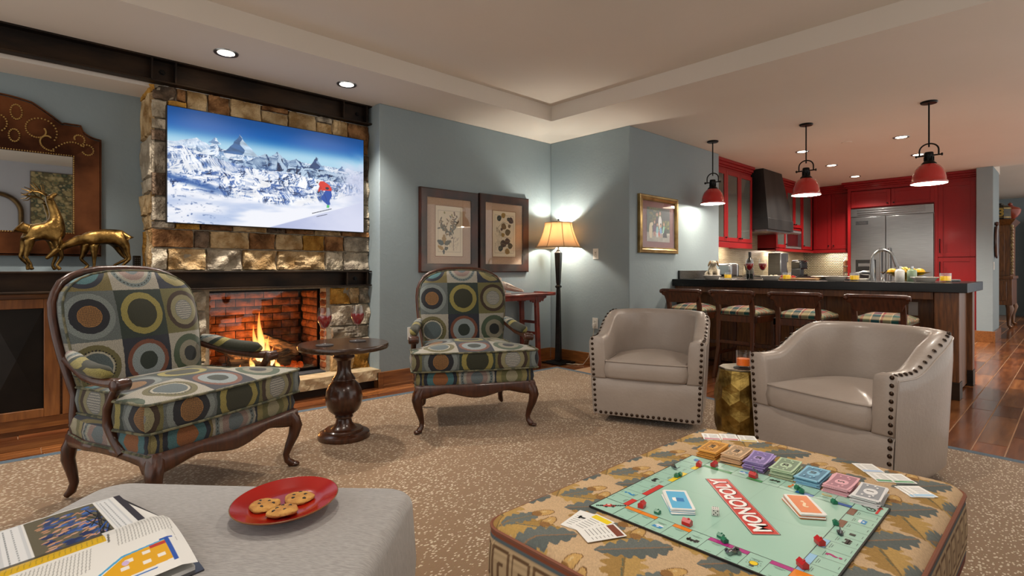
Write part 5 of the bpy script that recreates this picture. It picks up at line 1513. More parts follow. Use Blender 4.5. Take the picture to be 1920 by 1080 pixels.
# blue valley shadow on the left, smooth foreground snow
bs = np.exp(-((Y - (.40 - .42 * X)) / .028) ** 2) * ss(.34, .16, X); blend('24539c', bs * .85)
fg = .30 - .10 * X + .10 * (vnoise(X, X * 0, 4, 40, 4) - .5) * (1 - X) + np.where(X > .58, (X - .58) * .60, 0)
t_ = ss(0, .05, fg - Y)
sm = vnoise(X + Y * .8, Y * 2.4 - X * .5, 4, 77, 4); blend(mixc('b9c9e8', 'f1f3fb', ss(.28, .62, sm)), t_)
rk = np.clip((vnoise(X, Y, 60, 99, 3) - .66) * 9, 0, 1) * ss(.30, .08, X) * ss(.30, .2, Y); blend('3a5890', rk * .7)
sl = ss(0, .012, .0 + (X - .45) * .60 - Y) * (X > .44); blend(mixc('aab4da', 'd6daf0', ss(.45, 1, X + .1 * vnoise(X, Y, 20, 5, 3))), sl)
sp_ = ss(.3, .62, vnoise(X * .9 - Y * .4, Y + X * .5, 8, 90, 5)) * ss(.79, .93, X) * ss(.34, .0, np.abs(Y - .50 - (X - .8) * .5)); blend('d3d8ee', .95 * sp_)
blend('c9cfe8', .75 * ss(.86, 1.0, X) * ss(.74, .6, Y - 0) * ss(.1, .3, Y))
S_ = lambda pts: [(x * cv.W, y * cv.H) for x, y in pts]
cv.poly(S_([(.725, .475), (.735, .50), (.755, .505), (.79, .47), (.805, .43), (.80, .41), (.765, .41), (.745, .405), (.735, .43)]), 'd8372c')
cv.poly(S_([(.735, .46), (.725, .42), (.722, .39), (.730, .39), (.745, .43)]), 'c22f26')
cv.poly(S_([(.765, .41), (.80, .41), (.805, .36), (.79, .31), (.795, .27), (.78, .26), (.745, .31), (.738, .34), (.75, .36)]), '1f4fa8')
cv.line(S_([(.76, .37), (.775, .30)]), .005, '173a80')
cv.ell(.722 * cv.W, .490 * cv.H, .014, .014, 'd8dade'); cv.ell(.718 * cv.W, .485 * cv.H, .007, .006, '2a2a30')
cv.ell(.776 * cv.W, .435 * cv.H, .016, .011, '26303e'); cv.ell(.724 * cv.W, .385 * cv.H, .008, .008, '1f2a3a')
cv.poly(S_([(.775, .265), (.79, .26), (.787, .235), (.772, .235)]), '4fc06a')
cv.line(S_([(.69, .165), (.80, .225)]), .006, '3a3f50'); cv.line(S_([(.715, .135), (.775, .165)]), .005, '3a3f50')
tv = thing('television', 'large wall mounted television showing a skier before snowy peaks', 'television', (1.543, 4.385, 1.79))
B().box(-.752, .752, -.012, .03, -.415, .415).obj('bezel', M('tv_black', '0a0a0b', rough=.3), tv, bevel=.003)
m_tv, t, p = newmat('tv_screen'); N = t.nodes; L = t.links
a_ = N.new('ShaderNodeAttribute'); a_.attribute_name = 'print'; L.new(a_.outputs['Color'], p.inputs['Emission Color']); p.inputs['Emission Strength'].default_value = .70
p.inputs['Base Color'].default_value = (.01, .01, .01, 1); p.inputs['Roughness'].default_value = .25
cv.obj('screen', m_tv, lambda U, V: ((U - .5) * 1.492, U * 0 - .0125, (V - .5) * .818), tv)
B().box(-.2, .2, .03, .075, -.15, .15).obj('wall_bracket', m_black, tv)

# ---- framed prints
def frame_profile(b, w_, h_, fw, prof):
    """prof = [(t across 0 outer..1 inner, depth)]"""
    v = []; 
    for t_, d in prof:
        x, z = w_ / 2 - fw * t_, h_ / 2 - fw * t_
        v += [(-x, -d, -z), (x, -d, -z), (x, -d, z), (-x, -d, z)]
    n = len(prof); f = [(i * 4 + k, i * 4 + (k + 1) % 4, (i + 1) * 4 + (k + 1) % 4, (i + 1) * 4 + k) for i in range(n - 1) for k in range(4)]
    return b.add(v, f)
m_burl = M('burl_frame', '160b07', '4a1f0e', scale=5, rough=.4, coat=.1, lo=.35, hi=.7)
m_mat = M('tan_mat', 'b39478', 'bd9f84', scale=90, rough=.85)
def picture(name, label, cx, z, w_, h_, cv, y=4.27, fw=.085, mw=.0, group=None, mf=None, mmat=None, ph=None, prof=None, cat='picture', loc=None, mat_=None):
    o = thing(name, label, cat, loc or (cx, y - .002, z), 0, group)
    b = frame_profile(B(), w_, h_, fw, prof or [(0, 0), (0, .030), (.12, .036), (.5, .030), (.88, .026), (1, .022), (1, .008)])
    b.obj('frame', mf or m_burl, o, ang=30)
    B().box(-w_ / 2 + fw * .9, w_ / 2 - fw * .9, -.010, -.004, -h_ / 2 + fw * .9, h_ / 2 - fw * .9).obj('mat_board', mmat or m_mat, o, smooth=False)
    cv.obj('print', attrmat('art_print', .7), lambda U, V: ((U - .5) * cv.W, U * 0 - .0125, (V - .5) * cv.H), o)
    B().box(-w_ / 2 + fw * .95, w_ / 2 - fw * .95, -.020, -.019, -h_ / 2 + fw * .95, h_ / 2 - fw * .95).obj('glass_pane', glassmat('frame_glass', k=.3), o, smooth=False)
    return o
def botan(kind):
    cv = Canvas(.34, .50, 150, '8a5f34'); cv.rect(.005, .005, .335, .495, 'ded0b4'); cv.rect(.033, .045, .307, .450, '6a5a44'); cv.rect(.0345, .0465, .3055, .4485, 'ddcfb2')
    r = random.Random(kind)
    if kind == 1:
        cols = ['5e5434', '7a6232', '3f4630', '8a6a3a', '4a3f2c']
        stems = [[(.11, .06), (.13, .17), (.12, .28), (.20, .40)], [(.13, .20), (.22, .27), (.28, .34)], [(.12, .25), (.06, .36)], [(.12, .28), (.06, .28)], [(.22, .06), (.22, .17), (.19, .27)], [(.20, .30), (.24, .38)]]
        for s_ in stems: cv.line(s_, .003, '5a4630')
        for s_ in stems:
            for k in range(15):
                i = r.randrange(len(s_) - 1); q = r.random(); x = s_[i][0] * (1 - q) + s_[i + 1][0] * q; y = s_[i][1] * (1 - q) + s_[i + 1][1] * q
                if y > .19: cv.leaf(x, y, .028 + r.random() * .018, .015, r.random() * 2 * PI, r.choice(cols), vein='b0a078')
        for k in range(45):
            x, y = .17 + r.random() * .11, .06 + r.random() * .13; cv.line([(x, y), (x + r.uniform(-.03, .03), y + r.uniform(0, .03))], .0022, '8c7058')
        cv.leaf(.10, .12, .10, .055, 1.5, 'a8843c', lobes=3.5, vein='5a4630'); cv.leaf(.10, .12, .085, .055, 2.7, '3e4c44', lobes=3.5); cv.leaf(.11, .12, .09, .05, .4, '56543a', lobes=3.5)
        cv.leaf(.10, .07, .08, .04, 2.7, 'a8843c', lobes=3.5); cv.leaf(.11, .07, .05, .04, .4, '4a4a34', lobes=2.5); cv.leaf(.10, .07, .05, .03, -1.5, '3c3a28', lobes=2.5)
        for x, y in ((.11, .43), (.20, .41), (.235, .415), (.26, .40), (.23, .435)): cv.ell(x, y, .009, .013, r.choice(['6a4a26', '8c8034']), .3)
    else:
        for a, b_ in (((.06, .30), (.15, .38)), ((.15, .38), (.27, .35)), ((.15, .22), (.27, .21)), ((.10, .12), (.28, .11))): cv.line([a, b_], .0028, '4a3a28')
        for x, y, rr_, c in ((.10, .40, .032, '3a3c30'), (.16, .435, .030, 'a07c30'), (.27, .42, .036, '4a2a24'), (.165, .35, .036, '75582c'), (.245, .33, .020, '6a5230'), (.22, .26, .037, '6a5a38'), (.15, .235, .024, 'a8843a'),
                             (.155, .155, .042, '4e3828'), (.215, .170, .036, '5a4030'), (.255, .12, .034, '3a3828'), (.115, .09, .032, '33362c'), (.215, .078, .034, '9a7430'), (.13, .30, .016, '52382c'), (.23, .415, .022, '38382c')):
            cv.leaf(x - rr_, y, rr_ * 2.2, rr_ * 2.0, r.uniform(-.6, .6), c, vein='8a7650', lobes=6, depth=.1)
        for k in range(60):
            x, y = .05 + r.random() * .08, .07 + r.random() * .16; cv.line([(x, y), (x + r.uniform(-.02, .02), y + .03)], .0016, '8c7c64')
        for k in range(6): cv.leaf(.06 + .012 * k, .33 - .01 * k, .07, .006, -1.5 + r.uniform(-.2, .2), '6a5c3c')
    return cv
BP = 'pair of botanical prints in burl wood frames'
picture('botanical_print', 'framed botanical print of oak branches, in the left of two burl frames', 3.150, 1.425, .705, .81, botan(1), group=BP)
picture('botanical_print', 'framed botanical print of round brown leaves, nearer the floor lamp', 3.882, 1.430, .712, .82, botan(2), group=BP)
# family photograph
cv = Canvas(.46, .37, 200, '24382a'); r = random.Random(4)
cv.rect(0, 0, .46, .10, '9a978f'); n_ = vnoise(cv.x, cv.y, 30, 5, 4)
cv.c[:] = np.where((cv.y > .09)[..., None], cv.c * (.5 + 1.3 * n_[..., None]), cv.c * (.85 + .3 * n_[..., None]))
for k in range(120): cv.ell(r.uniform(.05, .28), r.uniform(.22, .37), .012, .008, r.choice(['5a5a2c', '7a7434', '3f4c2a', '8c7c3c']), a=.6)
cv.rect(.30, .24, .46, .37, '1a2226', .85)
for k in range(60): cv.ell(r.uniform(.32, .45), r.uniform(.15, .23), .010, .010, r.choice(['8c8430', '56601f', '3c4a26']), a=.8)
def pers(x, y, h, top, leg, hair, seat=False):
    cv.ell(x, y + h * .36, h * .14, h * .30, top); cv.rect(x - h * .10, y, x - h * .02, y + h * .25, leg); cv.rect(x + h * .02, y, x + h * .10, y + h * .25, leg)
    cv.ell(x, y + h * .80, h * .095, h * .12, hair); cv.ell(x, y + h * .76, h * .065, h * .085, 'c99a80')
pers(.20, .13, .22, '3a2a3c', '5a4a4a', '2a1c14'); pers(.26, .12, .25, 'e0e0de', 'c8b8a0', '3a2a1c')
pers(.15, .06, .20, '5a3460', 'b98a74', '6a4a2a'); pers(.205, .05, .18, '8cc0c8', 'd8dce0', '2c1a12'); pers(.275, .05, .17, '7aa8d8', 'b98a74', '3c2a1c'); pers(.34, .05, .19, '9ad0b8', '1c1c1e', '8a6a40'); pers(.24, .05, .10, 'c04a3c', 'b98a74', '3c2418')
cv.ell(.075, .12, .032, .085, 'cfc3a8'); cv.ell(.10, .19, .022, .02, 'd8ccb2'); cv.rect(.055, .04, .068, .1, 'cfc3a8'); cv.rect(.09, .04, .10, .1, 'cfc3a8')
cv.poly([(.32, .05), (.36, .17), (.41, .05)], '16161a'); cv.rect(.41, .08, .455, .10, 'b8b4aa')
picture('family_photograph', 'group photograph with a burgundy mat in a gilt frame beside the bar counter', 5.166, 1.535, .775, .62, cv, y=3.172, fw=.062, mf=m_gold, mmat=M('burgundy_mat', '6a2c28', '743430', scale=30, rough=.7),
        prof=[(0, 0), (0, .030), (.1, .034), (.3, .030), (.55, .036), (.8, .024), (.9, .028), (1, .02), (1, .008)])

# ---- copper mirror in the niche
mr_ = thing('copper_mirror', 'arched copper mirror with scrolls of brass nail heads above the media cabinet', 'mirror', (-.10, 4.828, 0))
m_copper = M('copper_sheet', '3c2012', '7a4a2c', scale=4, rough=.33, metal=.85, bump=.15, bscale=5)
mc = 0.0
def crown(x):
    x = abs(x)
    if x < .20: return 2.19 - .085 * (x / .20) ** 2 * .3
    if x < .355: return 2.1645 - (x - .20) * .65 - (x - .2) ** 2 * .6
    if x < .455: return 2.052 + .002
    if x < .567: k = (x - .455) / .112; return 2.050 - .082 * (1 - (1 - k) ** 2) ** .5 * .9 - .006 * k
    return 1.97
xs = [-.567 + 1.134 * k / 80 for k in range(81)]
outline = [(x, crown(x)) for x in xs]
W2, Z1m, Z0m = .567, 1.97, 1.145; gi = (.412, 1.305, 1.832)
b = B(); v = []; f = []
top = outline
for x, z in top: v += [(x, -.012, z), (x, -.045, z - .012)]
for (x, z) in top:
    k = x / W2; v.append((gi[0] * k, -.030, gi[2]))
n = len(top)
for i in range(n - 1):
    f.append((2 * i, 2 * i + 2, 2 * i + 3, 2 * i + 1)); f.append((2 * i + 1, 2 * i + 3, 2 * n + i + 1, 2 * n + i))
b.add(v, f)
for s_ in (-1, 1):
    b.add([(W2 * s_, -.012, Z0m), (W2 * s_, -.012, Z1m), ((W2 - .008) * s_, -.048, Z0m + .01), ((W2 - .008) * s_, -.048, Z1m - .01), (gi[0] * s_, -.030, gi[1]), (gi[0] * s_, -.030, gi[2])], [(0, 1, 3, 2), (2, 3, 5, 4)])
b.add([(-W2, -.012, Z0m), (W2, -.012, Z0m), (-W2, -.048, Z0m + .01), (W2, -.048, Z0m + .01), (-gi[0], -.030, gi[1]), (gi[0], -.030, gi[1])], [(0, 1, 3, 2), (2, 3, 5, 4)])
b.obj('copper_frame', m_copper, mr_, ang=25)
B().box(-gi[0], gi[0], -.026, -.02, gi[1], gi[2]).obj('mirror_glass', M('silvered_glass', 'd8dcdc', rough=.02, metal=1), mr_, smooth=False)
B().tube([(x, -.03, z + .003) for x, z in top] + [(W2, -.03, 1.96), (W2, -.03, Z0m), (-W2, -.03, Z0m)], .006, 6, closed=True).obj('rolled_edge', m_copper, mr_)
nails = B()
def nails_along(fn, n):
    for k in range(n):
        x, z = fn(k / (n - 1)); d = .040 - 0.0 * abs(x)
        nails.sph((x, -.046 if z > 1.9 else -.042, z), .0062, 6, 4)
def mirror_both(fn, n):
    nails_along(fn, n); nails_along(lambda q: (-fn(q)[0], fn(q)[1]), n)
# px in the zoomed crop -> wall: scroll centrelines
def spiral(cx, cz, r0, r1, a0, a1): return lambda q: (cx + (r0 + (r1 - r0) * q) * math.cos(a0 + (a1 - a0) * q), cz + (r0 + (r1 - r0) * q) * math.sin(a0 + (a1 - a0) * q))
mirror_both(spiral(.235, 1.985, .098, .032, 1.7 - 2.3, 1.7 + 5.0), 34)
mirror_both(spiral(.290, 1.925, .020, .072, 1.3, 4.6 + .4), 22)
mirror_both(lambda q: (.31 + q * .16, 1.868 + .045 * math.sin(q * PI * .9) + .03 * q), 12)
mirror_both(spiral(.44, 1.958, .042, .018, -1.2, 3.4), 13)
mirror_both(spiral(.490, 1.885, .042, .028, 2.4, -2.6), 14)
mirror_both(lambda q: (.125 + .028 * math.cos(2 * PI * q), 2.085 + .048 * math.sin(2 * PI * q)), 20)
mirror_both(lambda q: (.115 + .026 * math.cos(2 * PI * q), 1.93 + .040 * math.sin(2 * PI * q)), 18)
mirror_both(spiral(.02, 2.01, .07, .02, -1.0, 4.0), 20)
for k in range(64):
    q = k / 63; x = -gi[0] - .006 + q * (2 * gi[0] + .012)
    for z in (gi[1] - .006, gi[2] + .006): nails.sph((x, -.034, z), .0048, 6, 4)
for k in range(42):
    z = gi[1] + k / 41 * (gi[2] - gi[1])
    for s_ in (-1, 1): nails.sph((s_ * (gi[0] + .006), -.034, z), .0048, 6, 4)
tag(nails.obj('nail_heads', M('brass_nail', 'c8a868', rough=.28, metal=.8), mr_), kind='stuff')
# what the mirror sees behind the viewer: arched mirror and a floral panel on the south wall
cv = Canvas(.8, 1.3, 200, '6a6244'); r = random.Random(9)
for k in range(900):
    x, y = r.random() * .8, r.random() * 1.3; s_ = .012 + r.random() * .03
    cv.ell(x, y, s_, s_ * .7, r.choice(['8c8058', '4a5644', 'a39468', '38483c', 'b8a878'] if y > .3 else ['6a5c3c', '8c7c54', '3e4436'])); cv.ell(x, y, s_ * .5, s_ * .35, r.choice(['c8b88c', '6a7458', 'a89c70']))
fp_ = thing('floral_panel', 'floral patterned panel hanging behind the seats, seen in the copper mirror', 'wall hanging', (.62, -1.395, 1.75), PI)
cv.obj('panel', attrmat('art_print', .7), lambda U, V: ((U - .5) * .8, U * 0 - .012, (V - .5) * 1.6), fp_)
B().box(-.41, .41, -.010, .0, -.81, .81).obj('backing', m_dark, fp_)
am = thing('arched_mirror', 'arched dark bronze mirror behind the seats, seen in the copper mirror', 'mirror', (-.17, -1.395, 1.55), PI)
arc = [(-.28, -.5)] + [(.28 * -math.cos(PI * k / 20), .35 + .28 * math.sin(PI * k / 20)) for k in range(21)] + [(.28, -.5)]
B().tube([(x, -.02, z) for x, z in arc], .035, 8, closed=True).obj('frame', M('bronze_frame', '3a2c1c', '6a5230', scale=8, rough=.35, metal=.8), am)
B().prism(arc, -.012, -.008, Rm(PI / 2, 0, 0)).obj('mirror_glass', MC['silvered_glass'], am, smooth=False)

# ---- brass deer on the mantel shelf
m_deer = M('deer_brass', '47341a', '9a7a45', scale=14, rough=.36, metal=1, bump=.25, bscale=60)
dz = 1.035
def deer(name, label, loc, rz, nodes, edges, extra, s=1.0):
    o = thing(name, label, 'figurine', loc, rz, 'brass deer on the mantel')
    o.scale = (s, s, s)
    skin('body', [n_[:3] + tuple(q * (1.25 if q > .02 else 1.0) for q in n_[3:]) for n_ in nodes], edges, m_deer, o, sub=2)
    for nm, b in extra: b.obj(nm, m_deer, o, ang=70)
    return o
# buck: local +x = forward; height ~.53 m incl. antlers, looks up and back to the left
def leg_nodes(x, y, zt, bend, r=.016):
    return [(x, y, zt, r * 1.7), (x + bend * .5, y, zt * .66, r * 1.15), (x + bend, y, zt * .45, r * .72), (x - bend * .3, y, zt * .22, r * .52), (x - bend * .2, y, .035, r * .55), (x + .012, y, .010, r * .85)]
def quadruped(body, legs):
    nodes = list(body); edges = [(i, i + 1) for i in range(len(body) - 1)]
    for att, ns in legs:
        s_ = len(nodes); nodes += ns; edges.append((att, s_)); edges += [(s_ + i, s_ + i + 1) for i in range(len(ns) - 1)]
    return nodes, edges
# standing buck, front to the right, head thrown back
body = [(-.085, 0, .255, .028, .030), (-.055, 0, .262, .052, .050), (0, 0, .258, .046, .046), (.055, 0, .265, .054, .048), (.075, 0, .30, .042, .040), (.070, 0, .35, .030, .028), (.055, 0, .405, .022, .021), (.044, 0, .445, .021, .021)]
legs = [(1, leg_nodes(-.07, .028, .2, -.028)), (1, leg_nodes(-.06, -.028, .2, -.02)), (3, leg_nodes(.06, .026, .2, .012)), (3, leg_nodes(.075, -.026, .2, .02))]
nd, ed = quadruped(body, legs)
n0 = len(nd); nd += [(.030, 0, .470, .022), (.058, 0, .490, .015), (.078, 0, .502, .010), (.03, 0, .452, .006), (.038, .030, .455, .009), (.015, .055, .46, .003), (.038, -.030, .455, .009), (.02, -.055, .46, .003)]
ed += [(7, n0), (n0, n0 + 1), (n0 + 1, n0 + 2), (7, n0 + 4), (n0 + 4, n0 + 5), (7, n0 + 6), (n0 + 6, n0 + 7)]
nd[n0 + 3] = (-.102, 0, .268, .004); ed.append((0, n0 + 3))
ant = B()
for s_ in (-1, 1):
    ant.tube([(.022, .012 * s_, .485), (-.01, .03 * s_, .505), (-.05, .045 * s_, .505), (-.09, .05 * s_, .52)], [.006, .0055, .0045, .002], 7)
    ant.tube([(-.01, .03 * s_, .504), (-.03, .04 * s_, .53), (-.05, .05 * s_, .555)], [.0045, .0035, .0015], 6)
    ant.tube([(-.045, .043 * s_, .505), (-.065, .05 * s_, .485), (-.09, .058 * s_, .48)], [.0045, .0035, .0015], 6)
    ant.tube([(.008, .022 * s_, .495), (.004, .03 * s_, .53), (.0, .035 * s_, .55)], [.004, .003, .0015], 6)
deer('brass_deer', 'brass stag with raised head and antlers standing on the mantel', (.145, 4.625, dz), .12, nd, ed, [('antlers', ant)], 1.03)
# grazing doe facing left (local +x forward, turned by pi)
body = [(-.125, 0, .245, .024, .026), (-.095, 0, .252, .052, .046), (-.02, 0, .238, .048, .044), (.06, 0, .235, .050, .044), (.105, 0, .215, .036, .032), (.160, 0, .185, .024, .022), (.210, 0, .155, .020, .019), (.242, 0, .128, .021, .020)]
legs = [(1, leg_nodes(-.115, .026, .185, -.030)), (1, leg_nodes(-.075, -.026, .185, -.055)), (3, leg_nodes(.045, .024, .18, .0)), (3, leg_nodes(.085, -.024, .18, .03))]
nd, ed = quadruped(body, legs); n0 = len(nd)
nd += [(.265, 0, .103, .015), (.288, 0, .080, .010), (.222, .024, .165, .008), (.215, .04, .195, .011), (.212, .046, .22, .003), (.222, -.024, .165, .008), (.215, -.04, .195, .011), (.212, -.046, .22, .003), (-.135, 0, .225, .006), (-.137, 0, .205, .003)]
ed += [(7, n0), (n0, n0 + 1), (7, n0 + 2), (n0 + 2, n0 + 3), (n0 + 3, n0 + 4), (7, n0 + 5), (n0 + 5, n0 + 6), (n0 + 6, n0 + 7), (0, n0 + 8), (n0 + 8, n0 + 9)]
deer('brass_deer', 'brass doe grazing with lowered head on the mantel', (.458, 4.585, dz), PI - .1, nd, ed, [], 1.03)

# remote control leaning in the niche corner
rc = thing('remote_control', 'black remote control standing upright against the stone chimney', 'remote', (.655, 4.62, 1.033), .3)
B().box(-.024, .024, -.010, .010, 0, .115).obj('casing', M('remote_black', '101010', rough=.4), rc, bevel=.006, seg=3)
b = B()
for i in range(3):
    for j in range(6): b.lathe([(.004, 0), (.0035, .0015), (0, .0015)], 8, Rm(PI / 2, 0, 0, ((i - 1) * .013, -.010, .02 + j * .015)))
tag(b.obj('buttons', M('remote_grey', '5a5a5c', rough=.5), rc), kind='stuff')

# ---- outlets and switch
def plate(name, label, loc, rz, sw=False, cat='outlet'):
    o = thing(name, label, cat, loc, rz)
    B().box(-.036, .036, -.006, 0, -.058, .058).obj('cover_plate', m_white, o, bevel=.002)
    B().box(-.017, .017, -.009, -.004, -.034, .034).obj('rocker' if sw else 'receptacle', M('plate_inner', 'c8c6be', rough=.4), o, bevel=.001)
    b = B()
    if sw: b.box(-.008, .008, -.0095, -.0085, .012, .018).box(-.003, .003, -.0095, -.0085, -.004, .004)
    else:
        for z in (-.018, .018): b.box(-.008, -.005, -.0097, -.0085, z - .005, z + .005).box(.005, .008, -.0097, -.0085, z - .005, z + .005)
    b.obj('slots', m_black, o, smooth=False)
    return o
plate('wall_switch', 'small white dimmer switch on the wall behind the floor lamp', (4.633, 3.601, 1.218), PI / 2 + PI, True, 'switch')
plate('wall_outlet', 'white outlet low on the lamp wall with a cord plugged in', (4.633, 3.609, .464), PI / 2 + PI)
plate('wall_outlet', 'white outlet on the wall left of the armchair under the prints', (2.713, 4.269, .454), 0)

# ============================================================ CONSOLE, DOVE, FLOOR LAMP
m_rlac = M('worn_red_lacquer', '4a130b', '7c2a16', scale=9, rough=.3, coat=.5, lo=.3, hi=.6)
ct = thing('console_table', 'worn red lacquered altar table against the wall by the floor lamp', 'table', (3.72, 4.09, 0))
B().box(-.62, .62, -.15, .15, .765, .79).obj('table_top', m_rlac, ct, bevel=.004)
for s_ in (-1, 1):
    B().box(s_ * .62 - .018, s_ * .62 + .018, -.155, .155, .768, .802).obj('everted_end', m_rlac, ct, bevel=.005)
    for y in (-.12, .12):
        B().frus((s_ * .40 - .024, s_ * .40 + .024, y - .02, y + .02, 0), (s_ * .37 - .022, s_ * .37 + .022, y * .95 - .02, y * .95 + .02, .765)).obj('leg', m_rlac, ct, bevel=.005)
        pts = [(-.13, .765), (.15, .765), (.15, .745), (.11, .73), (.10, .705), (.075, .715), (.055, .695), (.035, .70), (.03, .66), (-.03, .66), (-.035, .70), (-.055, .695), (-.07, .715), (-.09, .705), (-.10, .735), (-.13, .745)]
        b = B(); b.prism([(x * 1.0 + s_ * .37, z) for x, z in pts], -.008, .008, Rm(PI / 2, 0, 0, (0, y * .96, 0))); b.obj('carved_bracket', m_rlac, ct, bevel=.002)
    for z in (.35, .47): B().box(s_ * (.395 - z * .04) - .012, s_ * (.395 - z * .04) + .012, -.115, .115, z, z + .03).obj('stretcher', m_rlac, ct, bevel=.003)
for y in (-.12, .12): B().box(-.36, .36, y - .01, y + .01, .725, .765).obj('apron', m_rlac, ct, bevel=.003)
# carved bird
m_dove = M('bleached_wood', 'b9a394', 'd8cabb', scale=14, rough=.6, bump=.2)
dv = thing('carved_bird', 'pale carved wooden bird on a small base on the red console', 'figurine', (3.80, 4.07, .7915), .05)
o = skin('body', [(-.17, 0, .135, .022), (-.155, 0, .165, .026), (-.145, 0, .11, .030), (-.10, 0, .085, .045, .042), (-.03, 0, .075, .045, .040), (.06, 0, .05, .034, .028), (.14, 0, .03, .024, .014), (.20, 0, .022, .018, .010), (-.195, 0, .160, .007)],
     [(0, 1), (0, 2), (2, 3), (3, 4), (4, 5), (5, 6), (6, 7), (1, 8)], m_dove, dv, root=3)
b = B().tube([(-.09, -.012, .05), (-.088, -.014, .01)], .006, 8).tube([(-.09, .012, .05), (-.088, .014, .01)], .006, 8).obj('legs', m_dove, dv)
B().box(-.15, -.03, -.04, .04, 0, .016).obj('carved_base', m_dove, dv, bevel=.004)
B().grid(lambda u, v: (-.10 + u * .26, -.042 + .012 * u + .004 * math.sin(v * PI), .115 - .075 * u - v * .045 * (1 - u * .6)), 12, 5).obj('wing', m_dove, dv, solid=.006)
# lamp
fl = thing('floor_lamp', 'black square tapered floor lamp with glowing beige bell shade', 'lamp', (4.475, 4.005, 0))
b = B().box(-.135, .135, -.135, .135, 0.0, .016); b.frus((-.105, .105, -.105, .105, .016), (-.09, .09, -.09, .09, .028)).obj('base', m_black, fl, bevel=.004)
m_iron = M('aged_iron', '0f0d0b', '241d17', scale=20, rough=.45, metal=.5)
sqp = [(.040, .028), (.036, .09), (.024, .80), (.022, .84), (.036, .85), (.036, .862), (.020, .875), (.026, .90), (.040, 1.20), (.042, 1.235), (.026, 1.25), (.018, 1.262), (.022, 1.27)]
B().lathe([(r_ * 1.15, z_) for r_, z_ in sqp], 4, a0=PI / 4 + .3).obj('column', m_iron, fl, bevel=.003, ang=20)
B().cyl((0, 0, 1.26), (0, 0, 1.33), .009, n=10).obj('stem', m_ss, fl)
m_shade, t, p = newmat('lamp_shade_cloth'); N = t.nodes; L = t.links
df = N.new('ShaderNodeBsdfDiffuse'); df.inputs[0].default_value = rgba('c8b49a'); tl = N.new('ShaderNodeBsdfTranslucent'); tl.inputs[0].default_value = rgba('d8b894')
mx = N.new('ShaderNodeMixShader'); mx.inputs[0].default_value = .36; L.new(df.outputs[0], mx.inputs[1]); L.new(tl.outputs[0], mx.inputs[2]); L.new(mx.outputs[0], N['Material Output'].inputs[0])
shp = [(.256, 1.288), (.238, 1.31), (.212, 1.36), (.188, 1.42), (.168, 1.48), (.155, 1.53), (.150, 1.572)]
B().lathe(shp, 48, cap=False).obj('shade', m_shade, fl, ang=80, solid=.003)
m_trim = M('shade_trim', '9a8262', rough=.7)
B().tube([(.2575 * math.cos(a), .2575 * math.sin(a), 1.291) for a in [k * PI / 24 for k in range(48)]], .005, 6, closed=True).obj('shade_trim', m_trim, fl); b = B(); b.tube([(.151 * math.cos(a), .151 * math.sin(a), 1.570) for a in [k * PI / 24 for k in range(48)]], .0045, 6, closed=True)
b.obj('shade_trim', m_trim, fl)
for k in range(8):
    a = k * PI / 4 + .2; B().tube([(r_ * 1.006 * math.cos(a), r_ * 1.006 * math.sin(a), z_) for r_, z_ in shp], .0032, 5).obj('rib', m_trim, fl)
b = B(); 
for k in range(3):
    a = k * 2 * PI / 3; b.tube([(0, 0, 1.575), (.149 * math.cos(a), .149 * math.sin(a), 1.568)], .0025, 5)
b.cyl((0, 0, 1.33), (0, 0, 1.59), .004, n=8).obj('harp', m_black, fl)
B().sph((0, 0, 1.60), (.012, .012, .014), 12, 8).obj('finial', m_black, fl)
B().sph((0, .045, 1.40), .028, 12, 8).obj('bulb', M('bulb_glow', 'ffffff', emit='ffe2b8', es=14), fl)
LP = point((4.475, 4.005, 1.455), 27, (1, .94, .82), .03)
c_ = B().tube([(4.44, 3.90, .012), (4.50, 3.80, .008), (4.56, 3.72, .01), (4.59, 3.67, .09), (4.60, 3.63, .24), (4.612, 3.612, .40), (4.618, 3.609, .445)], .0035, 6).obj('power_cable', M('cord_beige', 'b8ac96', rough=.5)); tag(c_, 'thin beige lamp cord drooping to the low wall outlet', 'cord')
B().box(-.012, .012, -.03, 0, -.014, .014).obj('lamp_plug', m_white, None, loc=(4.622, 3.609, .446), rot=(0, 0, -PI / 2))
tag(bpy.data.objects['lamp_plug'], 'white plug of the floor lamp in the low outlet', 'plug')

# ============================================================ KITCHEN
def shaker(parent, w_, h_, name='door', glass=False, knob=None, m=None, st=.055, loc=(0, 0, 0), rz=0, inner=True):
    """a door in its own XZ plane, front towards -y, origin at its lower left corner"""
    m = m or m_red
    d = bpy.data.objects.new(name, None); COL.objects.link(d); d.parent = parent; d.location = loc; d.rotation_euler = (0, 0, rz)
    b = B().box(0, st, -.020, 0, 0, h_).box(w_ - st, w_, -.020, 0, 0, h_).box(st, w_ - st, -.020, 0, 0, st).box(st, w_ - st, -.020, 0, h_ - st, h_)
    b.obj('door_frame', m, d, bevel=.002)
    if glass: B().box(st, w_ - st, -.010, -.007, st, h_ - st).obj('glass_pane', glassmat('seeded_glass', '8c9088', .08, k=.5, fog=.28), d, smooth=False)
    else: B().box(st, w_ - st, -.011, -.004, st, h_ - st).obj('door_panel', m, d, smooth=False)
    if knob:
        B().lathe([(.006, 0), (.005, .012), (.012, .018), (.012, .024), (.006, .028), (0, .028)], 12, Rm(PI / 2, 0, 0, (knob[0], -.020, knob[1]))).obj('knob', m_black, d)
    return d
def crownm(b, x0, x1, y0, z=2.53, ang=None):
    """crown running along x at front y0 (front towards -y)"""
    for dy, a, c in ((0, 2.395, 2.43), (.018, 2.43, 2.455), (.040, 2.455, 2.49), (.062, 2.49, 2.529)): b.box(x0 - dy, x1, y0 - dy, y0 + .05, a, c)
    return b
